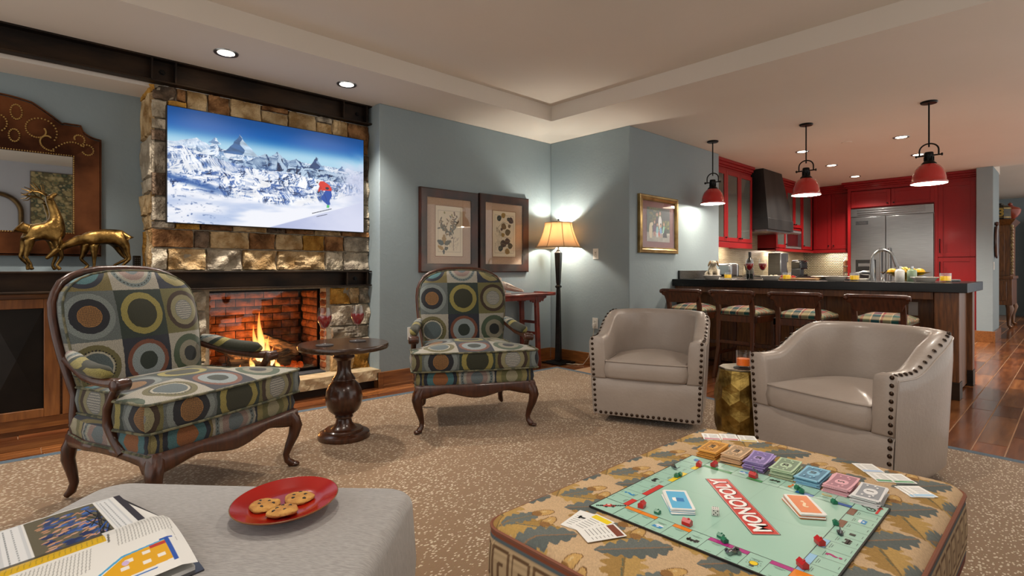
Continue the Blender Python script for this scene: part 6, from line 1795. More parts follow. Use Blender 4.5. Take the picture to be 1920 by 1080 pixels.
# upper glass cabinet left of the hood
ua = thing('glass_cabinet', 'red wall cabinet with three glass doors left of the range hood', 'cabinet')
b = B(); x0, x1, yf = 6.625, 7.875, 3.29
b.box(x0, x0 + .02, yf, 3.635, 1.42, 2.4).box(x1 - .02, x1, yf, 3.635, 1.36, 2.4).box(x0, x1, 3.62, 3.635, 1.42, 2.4).box(x0, x1, yf, 3.635, 1.41, 1.43).box(x0, x1, yf, 3.635, 2.37, 2.4)
b.obj('carcass', m_red, ua, smooth=False)
B().box(x0, x1, yf - .02, yf, 1.345, 1.42).obj('light_rail', m_red, ua, bevel=.003)
for z in (1.75, 2.07): B().box(x0 + .02, x1 - .02, yf + .03, 3.62, z, z + .012).obj('shelf', M('shelf_red', '6a1012', rough=.5), ua, smooth=False)
w3 = (x1 - x0) / 3
for k in range(3): shaker(ua, w3 - .004, .96, glass=True, knob=(.03 if k == 2 else w3 - .035, .05), loc=(x0 + k * w3 + .002, yf, 1.43))
crownm(B(), x0, x1, yf).obj('crown', m_red, ua, bevel=.004)
# crockery behind the glass
for k, (x, z, nm, lb, prof, c) in enumerate([
    (6.80, 1.43, 'pitcher', 'white pitcher on the lowest shelf behind the glass door', [(.05, 0), (.06, .06), (.045, .14), (.05, .17)], 'd8d4c8'), (6.98, 1.43, 'vase', 'pale tall vase behind the glass door beside the pitcher', [(.04, 0), (.05, .08), (.03, .16), (.035, .19)], 'cfcac0'),
    (6.86, 1.762, 'bowl_stack', 'blue grey bowls on the middle shelf behind glass', [(.04, 0), (.09, .05), (.092, .10)], '9aa8b0'), (7.35, 1.762, 'serving_bowl', 'cream serving bowl on the middle shelf behind glass', [(.04, 0), (.10, .07), (.10, .08)], 'cfc6b0'),
    (7.40, 2.082, 'plate_stack', 'stack of pale plates on the top shelf behind glass', [(.10, 0), (.12, .02), (.12, .09)], 'b8c0a8'), (7.68, 1.43, 'copper_jar', 'copper coloured jar on the lowest shelf nearest the hood', [(.05, 0), (.06, .07), (.04, .11)], 'b87a3c')]):
    o = B().lathe(prof + [(0, prof[-1][1] - .01)], 20).obj(nm, M('crock_' + c, c, rough=.35), loc=(x, 3.46, z)); tag(o, lb, 'crockery')
for s_ in ((6.95, 3.4, 1.40), (7.55, 3.4, 1.40), (9.3, 3.45, 1.37), (10.0, 3.45, 1.37)):
    l = bpy.data.lights.new('puck', 'AREA'); l.energy = 5; l.size = .25; l.color = (1, .86, .68); o = bpy.data.objects.new('puck', l); COL.objects.link(o); o.location = (s_[0], s_[1], s_[2] - .01)
l = bpy.data.lights.new('puck', 'AREA'); l.energy = 5; l.size = .3; l.color = (1, .86, .68); o = bpy.data.objects.new('puck', l); COL.objects.link(o); o.location = (10.85, 3.05, 1.345)
# hood
hd = thing('range_hood', 'tall blackened steel range hood tapering to the kitchen ceiling', 'range hood')
B().frus((7.90, 8.86, 3.06, 3.635, 1.79), (8.02, 8.72, 3.17, 3.635, 2.529)).obj('tapered_shroud', m_steel2, hd, bevel=.003)
B().box(7.89, 8.87, 3.05, 3.635, 1.63, 1.79).obj('lower_band', m_steel2, hd, bevel=.004)
B().box(7.92, 8.84, 3.08, 3.63, 1.60, 1.632).obj('filter', m_ss, hd, bevel=.003)
# cabinet right of the hood with the microwave
ub = thing('corner_cabinet', 'red corner wall cabinet with glass doors around the microwave', 'cabinet')
x0, x1, yf = 8.905, 10.66, 3.34
b = B().box(x0, x0 + .02, yf, 3.635, 1.36, 2.4).box(x0, x1, 3.62, 3.635, 1.36, 2.4).box(x0, x1 + .38, yf, 3.635, 1.37, 1.39).box(x0, x1 + .38, yf, 3.635, 2.37, 2.4).box(9.32, 9.34, yf, 3.635, 1.39, 2.4).box(10.06, 10.08, yf, 3.635, 1.39, 2.4).box(9.32, 10.08, yf, 3.635, 1.72, 1.75)
b.obj('carcass', m_red, ub, smooth=False)
B().box(x0, x1, yf - .02, yf, 1.345, 1.39).obj('light_rail', m_red, ub, bevel=.003)
shaker(ub, .41, .99, glass=True, knob=(.37, .06), loc=(8.91, yf, 1.40)); shaker(ub, .36, .62, glass=True, knob=(.32, .05), loc=(9.335, yf, 1.76)); shaker(ub, .36, .62, glass=True, knob=(.04, .05), loc=(9.70, yf, 1.76)); shaker(ub, .50, .99, glass=True, knob=(.04, .06), loc=(10.08, yf, 1.40))
crownm(B(), x0, x1 + .06, yf).obj('crown', m_red, ub, bevel=.004)
mw = thing('microwave', 'stainless microwave set into the red corner cabinet', 'microwave', (9.70, 3.36, 1.40))
B().box(-.355, .355, -.03, .25, 0, .31).obj('casing', M('microwave_steel', '7c7c7c', rough=.4, metal=.4), mw, bevel=.004); B().box(-.31, .17, -.040, -.03, .04, .27).obj('door_window', M('dark_glass', '0e0e10', rough=.08, coat=1), mw, bevel=.004)
B().tube([(-.30, -.045, .255), (-.30, -.065, .25), (.16, -.065, .25), (.16, -.045, .255)], .008, 8).obj('handle', m_ss, mw)
B().box(.20, .33, -.036, -.03, .04, .27).obj('control_panel', M('panel_grey', '2a2b2d', rough=.3), mw)
# cabinets on the east wall
uc = thing('wall_cabinet', 'red wall cabinet with two solid doors left of the refrigerator', 'cabinet')
B().box(10.68, 11.045, 2.73, 3.34, 1.36, 2.4).obj('carcass', m_red, uc, smooth=False)
B().box(10.66, 10.68, 2.73, 3.34, 1.345, 1.40).obj('light_rail', m_red, uc, bevel=.003)
for k in range(2): shaker(uc, .285, .97, knob=(.25 if k == 0 else .035, .06), loc=(10.68, 3.325 - k * .295, 1.41), rz=-PI / 2)
b = B()
for dx, a, c in ((0, 2.395, 2.43), (.018, 2.43, 2.455), (.040, 2.455, 2.49), (.062, 2.49, 2.529)): b.box(10.66 - dx, 10.72, 2.73, 3.36, a, c)
b.obj('crown', m_red, uc, bevel=.004)
# refrigerator housing and pantry
XF = 10.45
hs = thing('pantry_cabinet', 'tall red pantry cabinet built around the stainless refrigerator', 'cabinet')
b = B().box(XF, 11.045, 2.68, 2.725, 0, 2.4).box(XF, 11.045, 1.505, 1.548, 0, 2.4).box(XF, 11.045, 1.04, 1.06, 0, 2.4).box(XF, 11.045, 1.06, 2.68, 2.38, 2.4).box(XF + .05, 11.045, 1.06, 1.505, .0, 2.38).box(XF + .05, 11.045, 1.548, 2.68, 2.08, 2.38)
b.obj('carcass', m_red, hs, smooth=False)
B().box(XF + .06, 11.04, 1.04, 1.55, 0, .1).obj('toe_kick', m_black, hs)
for k in range(2): shaker(hs, .56, .27, knob=(.52 if k == 0 else .04, .04), loc=(XF + .02, 2.675 - k * .567, 2.095), rz=-PI / 2, st=.05)
shaker(hs, .44, 1.14, loc=(XF + .02, 1.503, 1.24), rz=-PI / 2, st=.06); shaker(hs, .44, 1.11, loc=(XF + .02, 1.503, .12), rz=-PI / 2, st=.06)
b = B()
for dx, a, c in ((0, 2.395, 2.43), (.020, 2.43, 2.455), (.045, 2.455, 2.49), (.075, 2.49, 2.529)): b.box(XF - dx, XF + .06, 1.04, 2.725 + dx, a, c)
b.obj('crown', m_red, hs, bevel=.004)
for z0 in (1.30, .95):   # twisted iron pulls
    b = B(); pts = [(XF - .035, 1.478, z0), (XF - .035, 1.478, z0 + .22)]; b.tube(pts, .006, 8)
    for k in range(12): b.sph((XF - .035, 1.478, z0 + .01 + k * .018), .009, 8, 5)
    b.cyl((XF, 1.478, z0 + .01), (XF - .035, 1.478, z0 + .01), .005, n=6).cyl((XF, 1.478, z0 + .21), (XF - .035, 1.478, z0 + .21), .005, n=6)
    b.obj('twisted_pull', m_black, hs)
rf = thing('refrigerator', 'wide stainless refrigerator with two doors and a water dispenser', 'refrigerator')
B().box(XF + .03, 11.04, 1.552, 2.676, .1, 2.07).obj('cabinet_body', m_ss, rf, smooth=False)
B().box(XF - .02, XF + .03, 1.555, 2.172, .12, 1.925).obj('door', m_ss, rf, bevel=.004); d2 = B().box(XF - .02, XF + .03, 2.180, 2.672, .12, 1.925).obj('door', m_ss, rf, bevel=.004)
B().box(XF - .015, XF + .03, 1.552, 2.676, 1.935, 2.07).obj('top_grille', m_ss, rf, bevel=.003)
b = B()
for z in (1.965, 2.0, 2.035): b.box(XF - .028, XF - .012, 1.66, 2.58, z, z + .016)
b.obj('grille_slats', m_ss, rf, bevel=.003)
for y in (2.115, 2.235):
    b = B().cyl((XF - .065, y, .75), (XF - .065, y, 1.40), .013, n=14); 
    for z in (.80, 1.37): b.cyl((XF - .02, y, z), (XF - .065, y, z), .009, n=10).cyl((XF - .065, y, z - .018), (XF - .065, y, z + .018), .018, n=14)
    b.obj('bar_handle', m_ss, rf)
B().box(XF - .026, XF - .018, 2.31, 2.60, .74, 1.21).obj('water_dispenser', M('dispenser_black', '0b0b0c', rough=.25, coat=.5), d2)
B().box(XF - .034, XF - .025, 2.34, 2.56, 1.10, 1.15).obj('dispenser_panel', m_ss, d2)
B().box(XF - .024, XF - .018, 2.42, 2.60, 1.80, 1.86).obj('badge', M('badge_grey', '4a4b4d', rough=.3, metal=.8), d2)
lettering('VIKING', .045, M('badge_bright', 'b8babc', rough=.2, metal=1), d2, (XF - .0255, 2.51, 1.83), (PI / 2, 0, -PI / 2), bold=.0008, sx=.95)

# base cabinets, counters, tiled backsplash
bc = thing('base_cabinet', 'red base cabinets under the black counter along the kitchen walls', 'cabinet')
B().box(6.63, 8.0, 3.05, 3.635, .1, .90).box(8.76, 11.04, 3.05, 3.635, .1, .90).box(10.47, 11.04, 2.73, 3.05, .1, .90).obj('carcass', m_red, bc, smooth=False)
k = 0
for x, w_ in ((6.64, .45), (7.10, .45), (7.56, .43), (8.78, .45), (9.24, .45), (9.70, .45)): shaker(bc, w_, .76, loc=(x, 3.05, .12), knob=(.04, .7))
wt = B().box(6.63, 8.0, 3.01, 3.635, .90, .94).box(8.76, 11.04, 3.01, 3.635, .90, .94).box(10.44, 11.04, 2.73, 3.01, .90, .94).obj('kitchen_worktop', m_count, bevel=.004)
tag(wt, 'black stone worktop running along the tiled kitchen wall', 'worktop')
rg = thing('range_cooker', 'stainless range cooker under the black hood', 'cooker')
B().box(8.01, 8.75, 2.99, 3.62, .08, .93).obj('oven_body', m_ss, rg, bevel=.004); B().box(8.03, 8.73, 3.03, 3.60, .93, .955).obj('hob_grates', m_black, rg, bevel=.004)
B().tube([(8.08, 2.95, .76), (8.68, 2.95, .76)], .012, 10).obj('oven_handle', m_ss, rg)
def tilemat(name, c1, c2, mortar, hexa=False):
    m, t, p = newmat(name); N = t.nodes; L = t.links; setp(p, Roughness=.25)
    tc = N.new('ShaderNodeTexCoord'); sp = N.new('ShaderNodeSeparateXYZ'); cb_ = N.new('ShaderNodeCombineXYZ'); L.new(tc.outputs['Object'], sp.inputs[0])
    L.new(sp.outputs[1 if hexa else 0], cb_.inputs[0]); L.new(sp.outputs[2], cb_.inputs[1])
    if hexa:
        mp = N.new('ShaderNodeMapping'); mp.inputs['Scale'].default_value = (36, 42, 1); L.new(cb_.outputs[0], mp.inputs[0])
        ck = N.new('ShaderNodeTexBrick'); ck.inputs['Scale'].default_value = 1; ck.inputs['Brick Width'].default_value = 1; ck.inputs['Row Height'].default_value = 1; ck.inputs['Mortar Size'].default_value = .22; ck.inputs['Mortar Smooth'].default_value = .1
    else:
        mp = N.new('ShaderNodeMapping'); mp.inputs['Scale'].default_value = (1, 1, 1); L.new(cb_.outputs[0], mp.inputs[0])
        ck = N.new('ShaderNodeTexBrick'); ck.inputs['Scale'].default_value = 1; ck.inputs['Brick Width'].default_value = .12; ck.inputs['Row Height'].default_value = .0155; ck.inputs['Mortar Size'].default_value = .0025
    ck.inputs['Color1'].default_value = rgba(c1); ck.inputs['Color2'].default_value = rgba(c2); ck.inputs['Mortar'].default_value = rgba(mortar)
    L.new(mp.outputs[0], ck.inputs['Vector']); L.new(ck.outputs['Color'], p.inputs['Base Color'])
    bp = N.new('ShaderNodeBump'); bp.inputs['Strength'].default_value = .4; bp.invert = True; bp.inputs['Distance'].default_value = .002; L.new(ck.outputs['Fac'], bp.inputs['Height']); L.new(bp.outputs[0], p.inputs['Normal'])
    return m
# stick tiles: each row of the backsplash is a strip of its own real depth
bsp = bpy.data.objects.new('wall_backsplash', None); COL.objects.link(bsp); bsp['kind'] = 'structure'
m_stick = tilemat('stick_tile', 'c9bd9f', 'ada084', '6a5c48')
b = B().box(6.63, 11.04, 3.62, 3.64, .94, 1.60); b.obj('tile_bed', m_joint, bsp, smooth=False)
b = B()
z = .942
while z < 1.64: b.box(6.63, 11.04, 3.612, 3.622, z, z + .0125); z += .0155
tag(b.obj('stick_tiles', m_stick, bsp, smooth=False), kind='stuff')
o = B().box(11.035, 11.05, 2.73, 3.612, .94, 1.40).obj('mosaic_tiles', tilemat('hex_tile', 'd0c6ac', 'c2b798', '40382c', True), bsp, smooth=False); tag(o, kind='stuff')

# counter appliances
ts = thing('toaster', 'brushed metal toaster with a dark control end by the kitchen wall', 'toaster', (7.05, 3.25, .942), .1)
B().box(-.17, .09, -.10, .10, .01, .185).obj('metal_body', m_ss, ts, bevel=.035, seg=4); B().box(.08, .12, -.098, .098, .008, .188).obj('chrome_band', m_chrome, ts, bevel=.012, seg=3)
B().box(.11, .17, -.092, .092, .012, .178).obj('control_end', M('toaster_grey', '2c2d2f', rough=.35, metal=.4), ts, bevel=.02, seg=3)
for y in (-.045, .045): B().lathe([(.020, 0), (.020, .012), (.014, .016), (0, .016)], 16, Rm(0, PI / 2, 0, (.168, y, .06))).obj('dial', m_chrome, ts)
B().box(.165, .19, -.015, .015, .115, .13).obj('lever', m_black, ts)
kt = thing('kettle', 'polished metal kettle behind the wine glasses', 'kettle', (7.62, 3.22, .942))
B().lathe([(.075, 0), (.08, .02), (.07, .12), (.055, .17), (.02, .185), (0, .19)], 24).obj('kettle_body', m_chrome, kt); B().tube([(.05, 0, .17), (.10, 0, .19), (.12, 0, .12), (.08, 0, .04)], .010, 8).obj('handle', m_black, kt); B().tube([(-.06, 0, .10), (-.10, 0, .16), (-.12, 0, .17)], [.016, .010, .008], 8).obj('spout', m_chrome, kt)
cm = thing('coffee_maker', 'tall silver coffee maker on the kitchen worktop', 'coffee maker', (9.02, 3.32, .942), -.2)
B().box(-.13, .05, -.11, .11, 0, .37).obj('tower', m_ss, cm, bevel=.012); B().box(.04, .10, -.10, .10, .22, .37).obj('brew_head', m_ss, cm, bevel=.012); B().lathe([(.05, 0), (.06, .05), (.05, .12), (.04, .14)], 16).obj('carafe', M('dark_glass', '0e0e10'), cm, loc=(.13, 0, .02)); B().box(.04, .2, -.09, .09, 0, .02).obj('foot', m_black, cm)
cm = thing('pod_machine', 'black pod coffee machine right of the silver coffee maker', 'coffee maker', (9.75, 3.25, .942), -.2)
B().box(-.11, .11, -.08, .10, .10, .26).obj('machine_body', M('gloss_black', '131416', rough=.2, coat=.5), cm, bevel=.03, seg=3); B().box(-.11, 0, -.07, .09, 0, .12).obj('water_tank', M('dark_plastic', '26282a', rough=.3), cm, bevel=.008); B().box(.0, .13, -.06, .07, 0, .025).obj('drip_tray', m_black, cm)
B().tube([(-.02, -.085, .22), (.05, -.10, .25), (.11, -.085, .23)], .008, 8).obj('handle', m_chrome, cm)
o = B().lathe([(0, 0), (.09, 0), (.20, .012), (.235, .030), (.23, .034), (.0, .012)], 40, cap=False, sx=1.25).obj('serving_platter', m_white_ceramic, loc=(9.7, 2.72, .985)); 
bpy.data.objects.remove(o)

# ============================================================ ISLAND BAR
IX0, IX1, IY0, IY1, IZ = 5.47, 6.46, .605, 3.168, .940
isl = thing('kitchen_island', 'wood panelled bar island under the long black counter', 'kitchen island')
B().box(5.86, 6.34, .82, 3.165, .02, .862).obj('island_body', m_isl, isl, smooth=False)
pw = (3.16 - .82) / 5
for k in range(5):
    y0 = .82 + k * pw
    p_ = bpy.data.objects.new('panel', None); COL.objects.link(p_); p_.parent = isl
    b = B(); T = None
    b.box(5.838, 5.86, y0, y0 + .05, .05, .862).box(5.838, 5.86, y0 + pw - .05, y0 + pw, .05, .862).box(5.838, 5.86, y0 + .05, y0 + pw - .05, .79, .862).box(5.838, 5.86, y0 + .05, y0 + pw - .05, .05, .14)
    b.obj('panel_frame', m_isl, p_, bevel=.003)
    B().box(5.852, 5.862, y0 + .05, y0 + pw - .05, .14, .79).obj('panel_field', wood('island_field', '5e3818', '8a5828', 'z', .4, .08), p_, smooth=False)
for x0, x1 in ((5.52, 5.66), (6.30, 6.43)):
    B().box(x0, x1, .660, .82, .14, .862).obj('post', m_isl, isl, bevel=.004); B().box(x0 - .004, x1 + .004, .656, .824, .0, .14).obj('steel_foot', m_steel, isl, bevel=.003)
B().box(5.66, 6.30, .70, .72, .02, .862).obj('end_panel', m_isl, isl, smooth=False)
B().box(5.53, 5.86, .825, 3.165, .80, .862).obj('bar_apron', m_isl, isl, bevel=.003)
B().box(5.845, 5.849, .98, 1.05, .64, .76).obj('outlet_plate', m_white, isl, bevel=.001)
b = B(); v = []
B().prism([(5.56, .50), (5.86, 0.04), (5.86, .862), (5.56, .862)], 3.125, 3.160, Matrix(((1, 0, 0, 0), (0, 0, 1, 0), (0, 1, 0, 0), (0, 0, 0, 1)))).obj('steel_bracket', m_steel, isl)
it = B().box(IX0, IX1, IY0, IY1, IZ - .078, IZ).obj('island_counter', m_count, bevel=.004)
tag(it, 'thick black stone counter slab topping the bar island', 'counter')
o = B().box(5.60, 6.61, 3.146, 3.171, IZ + .0005, IZ + .095).obj('counter_upstand', m_granite, bevel=.002); tag(o, 'rough dark stone upstand along the wall behind the stuffed dog', 'upstand')

# ---- bar stools
m_plaid, t, p = newmat('plaid_cloth'); N = t.nodes; L = t.links; setp(p, Roughness=.85)
tc = N.new('ShaderNodeTexCoord'); sp = N.new('ShaderNodeSeparateXYZ'); L.new(tc.outputs['Object'], sp.inputs[0])
def bands(sock, seq, period, off):
    a = N.new('ShaderNodeMath'); a.operation = 'MULTIPLY_ADD'; a.inputs[1].default_value = 1 / period; a.inputs[2].default_value = off; L.new(sock, a.inputs[0])
    f_ = N.new('ShaderNodeMath'); f_.operation = 'FRACT'; L.new(a.outputs[0], f_.inputs[0])
    cr = N.new('ShaderNodeValToRGB'); cr.color_ramp.interpolation = 'CONSTANT'; e = cr.color_ramp.elements
    while len(e) < len(seq): e.new(.5)
    for i, (q, c) in enumerate(seq): e[i].position = q; e[i].color = rgba(c)
    L.new(f_.outputs[0], cr.inputs[0]); return cr.outputs[0]
s1 = bands(sp.outputs[0], [(0, '1f4a48'), (.14, 'c9b89a'), (.17, '7c1f2c'), (.34, 'd8c8a8'), (.36, '1d2c44'), (.46, 'd8c8a8'), (.48, '7c1f2c'), (.64, 'c9b89a'), (.68, '234f4a'), (.84, 'a09270')], .30, .5)
s2 = bands(sp.outputs[1], [(0, '1f4a48'), (.18, 'd8c8a8'), (.20, 'a09270'), (.40, '8c3438'), (.46, 'd8c8a8'), (.49, '234050'), (.70, 'd8b898'), (.74, '8f8f74'), (.92, '7c1f2c')], .26, .5)
mx = N.new('ShaderNodeMix'); mx.data_type = 'RGBA'; mx.inputs[0].default_value = .5; L.new(s1, mx.inputs[6]); L.new(s2, mx.inputs[7]); hs = N.new('ShaderNodeHueSaturation'); hs.inputs['Saturation'].default_value = 1.15; hs.inputs['Value'].default_value = 1.15; L.new(mx.outputs[2], hs.inputs['Color']); L.new(hs.outputs[0], p.inputs['Base Color'])
m_stool = wood('stool_wood', '34180c', '5a2e17', 'z', .32, .15)
def bar_stool():
    """origin on the floor, back towards -x, seat towards +x"""
    root = thing('bar_stool', 'x', 'bar stool', (0, 0, 0), 0, 'plaid bar stools at the island')
    ol_ = resample([(-.20, -.180), (-.19, -.190), (.20, -.205), (.215, -.19), (.215, .19), (.20, .205), (-.19, .190), (-.20, .180)], .03)
    s_ = pillow(ol_, .615, .655, .045, .02).obj('seat', m_plaid, root, ang=80)
    b = B(); 
    for x, y in resample([(q[0] * 1.01, q[1] * 1.01) for q in ol_], .012): b.sph((x, y, .618), .0035, 5, 4)
    tag(b.obj('nail_trim', M('pewter_nail', 'a8a090', rough=.3, metal=1), s_), kind='stuff')
    b = B().box(-.21, .205, -.205, -.18, .55, .612).box(-.21, .205, .18, .205, .55, .612).box(.185, .21, -.205, .205, .55, .612).box(-.21, -.185, -.205, .205, .55, .612)
    b.obj('seat_rail', m_stool, root, bevel=.003)
    for y in (-.19, .19):
        y2 = y * .86; P_ = [(-.235, y * 1.02, 0), (-.205, y2, .30), (-.19, y2, .56), (-.20, y2, .66), (-.232, y2, .76), (-.262, y2, .81)]
        B().tube(P_, [.021, .024, .029, .028, .025, .022], 4, flat=1.0, up=(1, 1, 0)).obj('rear_post', m_stool, root, bevel=.003, ang=20)
        B().tube([(.19, y * .98, .60), (.205, y * 1.05, 0)], [.025, .018], 4, up=(1, 1, 0)).obj('leg', m_stool, root, bevel=.003, ang=20)
        B().box(-.20, .20, y - .011, y + .011, .22, .25).obj('stretcher', m_stool, root, bevel=.003)
    B().box(.185, .205, -.19, .19, .27, .31).obj('footrest', m_stool, root, bevel=.003); B().box(-.215, -.195, -.19, .19, .34, .37).obj('stretcher', m_stool, root, bevel=.003)
    # scrolled top rail
    b = B()
    def rail(u, v):
        y = (u - .5) * .41; z0, z1 = .715, .836
        e = max(0, abs(u - .5) * 2 - .78) / .22
        if v < .5: q = v * 2; z = z0 + (z1 - z0) * q; x = -.245 - .03 * q; x -= 0
        else: q = (v - .5) * 2; z = z1 + (z0 - z1) * q; x = -.275 + .03 * q - .022
        lowcut = .075 * e if z < .77 else 0
        z = max(z, z0 + .075 * min(1, e * 1.6))
        return (x - .0, y, z)
    b.grid(rail, 20, 24); b.add([rail(k / 20, 0) for k in range(21)] + [rail(k / 20, 1) for k in range(21)], [(k, k + 1, 22 + k, 21 + k) for k in range(20)])
    b.tube([(-.292, -.216, .830), (-.292, -.196, .836), (-.292, .196, .836), (-.292, .216, .830)], [.010, .017, .017, .010], 10)
    for y in (-.207, .207): b.lathe([(.0, -.014), (.019, -.014), (.022, -.006), (.022, .006), (.019, .014), (0, .014)], 14, Rm(PI / 2, 0, 0, (-.288, y, .825)))
    b.obj('top_rail', m_stool, root, ang=50)
    return root
st0 = bar_stool()
lab = ['plaid bar stool closest to the wall with the gilt framed photograph', 'plaid bar stool second from the wall, above the brass drum table', 'plaid bar stool second from the open end of the island', 'plaid bar stool at the open end of the island, behind the right tub chair']
pos = [(5.22, 2.78), (5.22, 2.24), (5.22, 1.69), (5.22, 1.10)]
for k, ((x, y), lb) in enumerate(zip(pos, lab)):
    o = st0 if k == 0 else copy_tree(st0)
    o.location = (x, y, 0.0); o.rotation_euler = (0, 0, [.04, -.02, .0, .03][k]); o['label'] = lb

# ---- on the island
def bowl(x, y, label):
    o = B().lathe([(0, .004), (.055, .004), (.06, 0), (.068, .002), (.084, .030), (.099, .042), (.097, .045), (.082, .034), (.066, .010), (0, .009)], 36, cap=False).obj('serving_bowl', m_white_ceramic, loc=(x, y, IZ), ang=50)
    tag(o, label, 'bowl', 'shallow white bowls set on the bar')
bowl(5.68, 2.80, 'shallow white bowl set before the stuffed dog'); bowl(5.66, 2.165, 'shallow white bowl set right of the wine glasses'); bowl(5.66, 1.575, 'shallow white bowl set left of the tall faucet, third along the bar'); bowl(5.66, .905, 'shallow white bowl at the open end of the bar')
bpy.data.objects['serving_bowl.003']['label'] if 'serving_bowl.003' in bpy.data.objects else None
for x, y, lb in ((5.80, 2.675, 'glass of yellow juice on the bar between dog and wine bottle'), (5.79, 2.055, 'glass of yellow juice on the bar near the cutting board'), (5.78, 1.45, 'glass of yellow juice on the bar left of the tall faucet'), (5.77, .78, 'glass of yellow juice at the open end of the bar')):
    tumbler((x, y, IZ), lb, m_ojuice, .078, .041, .55, 'juice glasses along the bar')
wine_glass((5.84, 2.455, IZ), 'red wine glass on the bar directly in front of the wine bottle', .225, .043)
wine_glass((5.88, 2.33, IZ), 'red wine glass on the bar right of the wine bottle', .225, .043)
wb = thing('wine_bottle', 'dark wine bottle standing on the island behind two glasses', 'bottle', (6.10, 2.56, IZ))
B().lathe([(.034, 0), (.037, .004), (.037, .19), (.032, .215), (.016, .24), (.014, .25), (.014, .29), (.016, .292), (.016, .305), (0, .306)], 24).obj('glass_bottle', M('bottle_green', '0a120c', rough=.08, coat=1), wb)
B().lathe([(.0375, .06), (.0378, .062), (.0378, .15), (.0375, .152)], 24, cap=False).obj('paper_label', M('label_dark', '3a3830', rough=.6), wb); B().lathe([(.0148, .245), (.0165, .29), (.0165, .307), (0, .308)], 16, cap=False).obj('capsule', M('capsule_black', '17130f', rough=.4), wb)
# stuffed dog
m_plush = M('cream_plush', 'a89679', 'd8cab0', scale=60, rough=.95, bump=1, bscale=110, sheen=.5)
dg = thing('stuffed_dog', 'cream plush toy dog sitting on the bar against the wall', 'toy', (6.10, 3.01, IZ + .004), math.radians(225))
skin('body', [(0, 0, .055, .055), (.02, 0, .10, .05), (.045, 0, .145, .036), (.065, 0, .185, .040, .042), (.105, 0, .178, .024, .026), (.13, 0, .172, .018), (-.02, .05, .04, .04), (.05, .06, .022, .022), (-.02, -.05, .04, .04), (.05, -.06, .022, .022), (.07, .035, .07, .02), (.085, .035, .018, .02), (.07, -.035, .07, .02), (.085, -.035, .018, .02), (-.07, 0, .035, .018)],
     [(0, 1), (1, 2), (2, 3), (3, 4), (4, 5), (0, 6), (6, 7), (0, 8), (8, 9), (1, 10), (10, 11), (1, 12), (12, 13), (0, 14)], m_plush, dg)
for s_ in (-1, 1):
    B().sph((0, 0, 0), (.016, .010, .040), 12, 8, Rm(.35 * s_, .2, 0, (.06, .048 * s_, .175))).obj('ear', M('plush_brown', '7c6244', 'a08562', scale=60, rough=.95), dg); B().sph((.098, .018 * s_, .196), .0045, 8, 6).obj('eye', m_ink, dg)
B().sph((.146, 0, .176), (.007, .009, .006), 10, 6).obj('nose', m_ink, dg)
b = B().lathe([(.028, 0), (.028, .11), (0, .112)], 20).obj('paper_cup', M('white_paper', 'dcdad4', rough=.6), loc=(6.35, 3.06, IZ)); tag(b, 'plain white cylinder standing behind the stuffed dog', 'cup')
# faucet, soap, bottles, fruit
fc = thing('faucet', 'tall brushed gooseneck faucet rising from the island', 'faucet', (6.20, 1.405, IZ))
P_ = [(0, 0, .0), (0, 0, .20)] + [(.0 + .085 * (1 - math.cos(a)) * .25, -.085 * (1 - math.cos(a)), .20 + .085 * 1.15 * math.sin(a)) for a in [PI * k / 14 for k in range(1, 13)]]
B().lathe([(.034, 0), (.034, .01), (.027, .03), (.024, .10), (.018, .20)], 24).obj('faucet_body', m_ss, fc); B().tube([(x, y, z) for x, y, z in P_], .0125, 12).obj('gooseneck', m_ss, fc)
B().tube([P_[-1], (.045, -.178, .185), (.048, -.195, .135)], [.013, .016, .020], 12).obj('spray_head', m_ss, fc)
B().tube([(0, .01, .075), (0, .075, .078), (0, .10, .075), (-.02, .135, .070)], [.022, .022, .012, .007], 10).obj('lever', m_ss, fc)
sd = thing('soap_pump', 'small chrome soap pump right of the faucet', 'soap dispenser', (6.12, 1.30, IZ)); B().lathe([(.018, 0), (.016, .02), (.009, .03), (.006, .06)], 14).obj('collar', m_chrome, sd); B().tube([(0, 0, .055), (0, 0, .066), (-.01, -.035, .10)], [.006, .006, .004], 8).obj('pump_spout', m_chrome, sd)
def soapbottle(x, y, c, lb, glassy):
    o = thing('soap_bottle', lb, 'bottle', (x, y, IZ), 0, 'soap bottles on the island')
    B().lathe([(.036, 0), (.038, .004), (.038, .095), (.030, .105), (.013, .112), (.013, .12)], 24).obj('bottle_body', c, o); B().lathe([(.014, .118), (.014, .138), (0, .139)], 16).obj('cap', m_chrome, o)
soapbottle(5.96, 1.135, M('white_lotion', 'e2e2de', rough=.2, coat=.6), 'white soap bottle with chrome cap on the island', 0)
soapbottle(6.02, 1.055, M('green_soap', '8aa084', rough=.1, coat=.8), 'pale green soap bottle beside the white one', 1)
fb_ = thing('fruit_bowl', 'wide yellow fruit bowl behind the soap bottles', 'bowl', (6.33, 1.165, IZ), .0)
B().lathe([(.05, 0), (.045, .012), (.08, .035), (.135, .065), (.185, .078), (.19, .083), (.13, .070), (.07, .042), (0, .03)], 36, sx=.62, sy=1.05).obj('bowl_body', M('mustard_glaze', '8a6c14', 'a8861e', scale=5, rough=.3, coat=.5), fb_)
m_lem = M('lemon', 'd8a418', 'e8bc2c', scale=20, rough=.4, bump=.2)
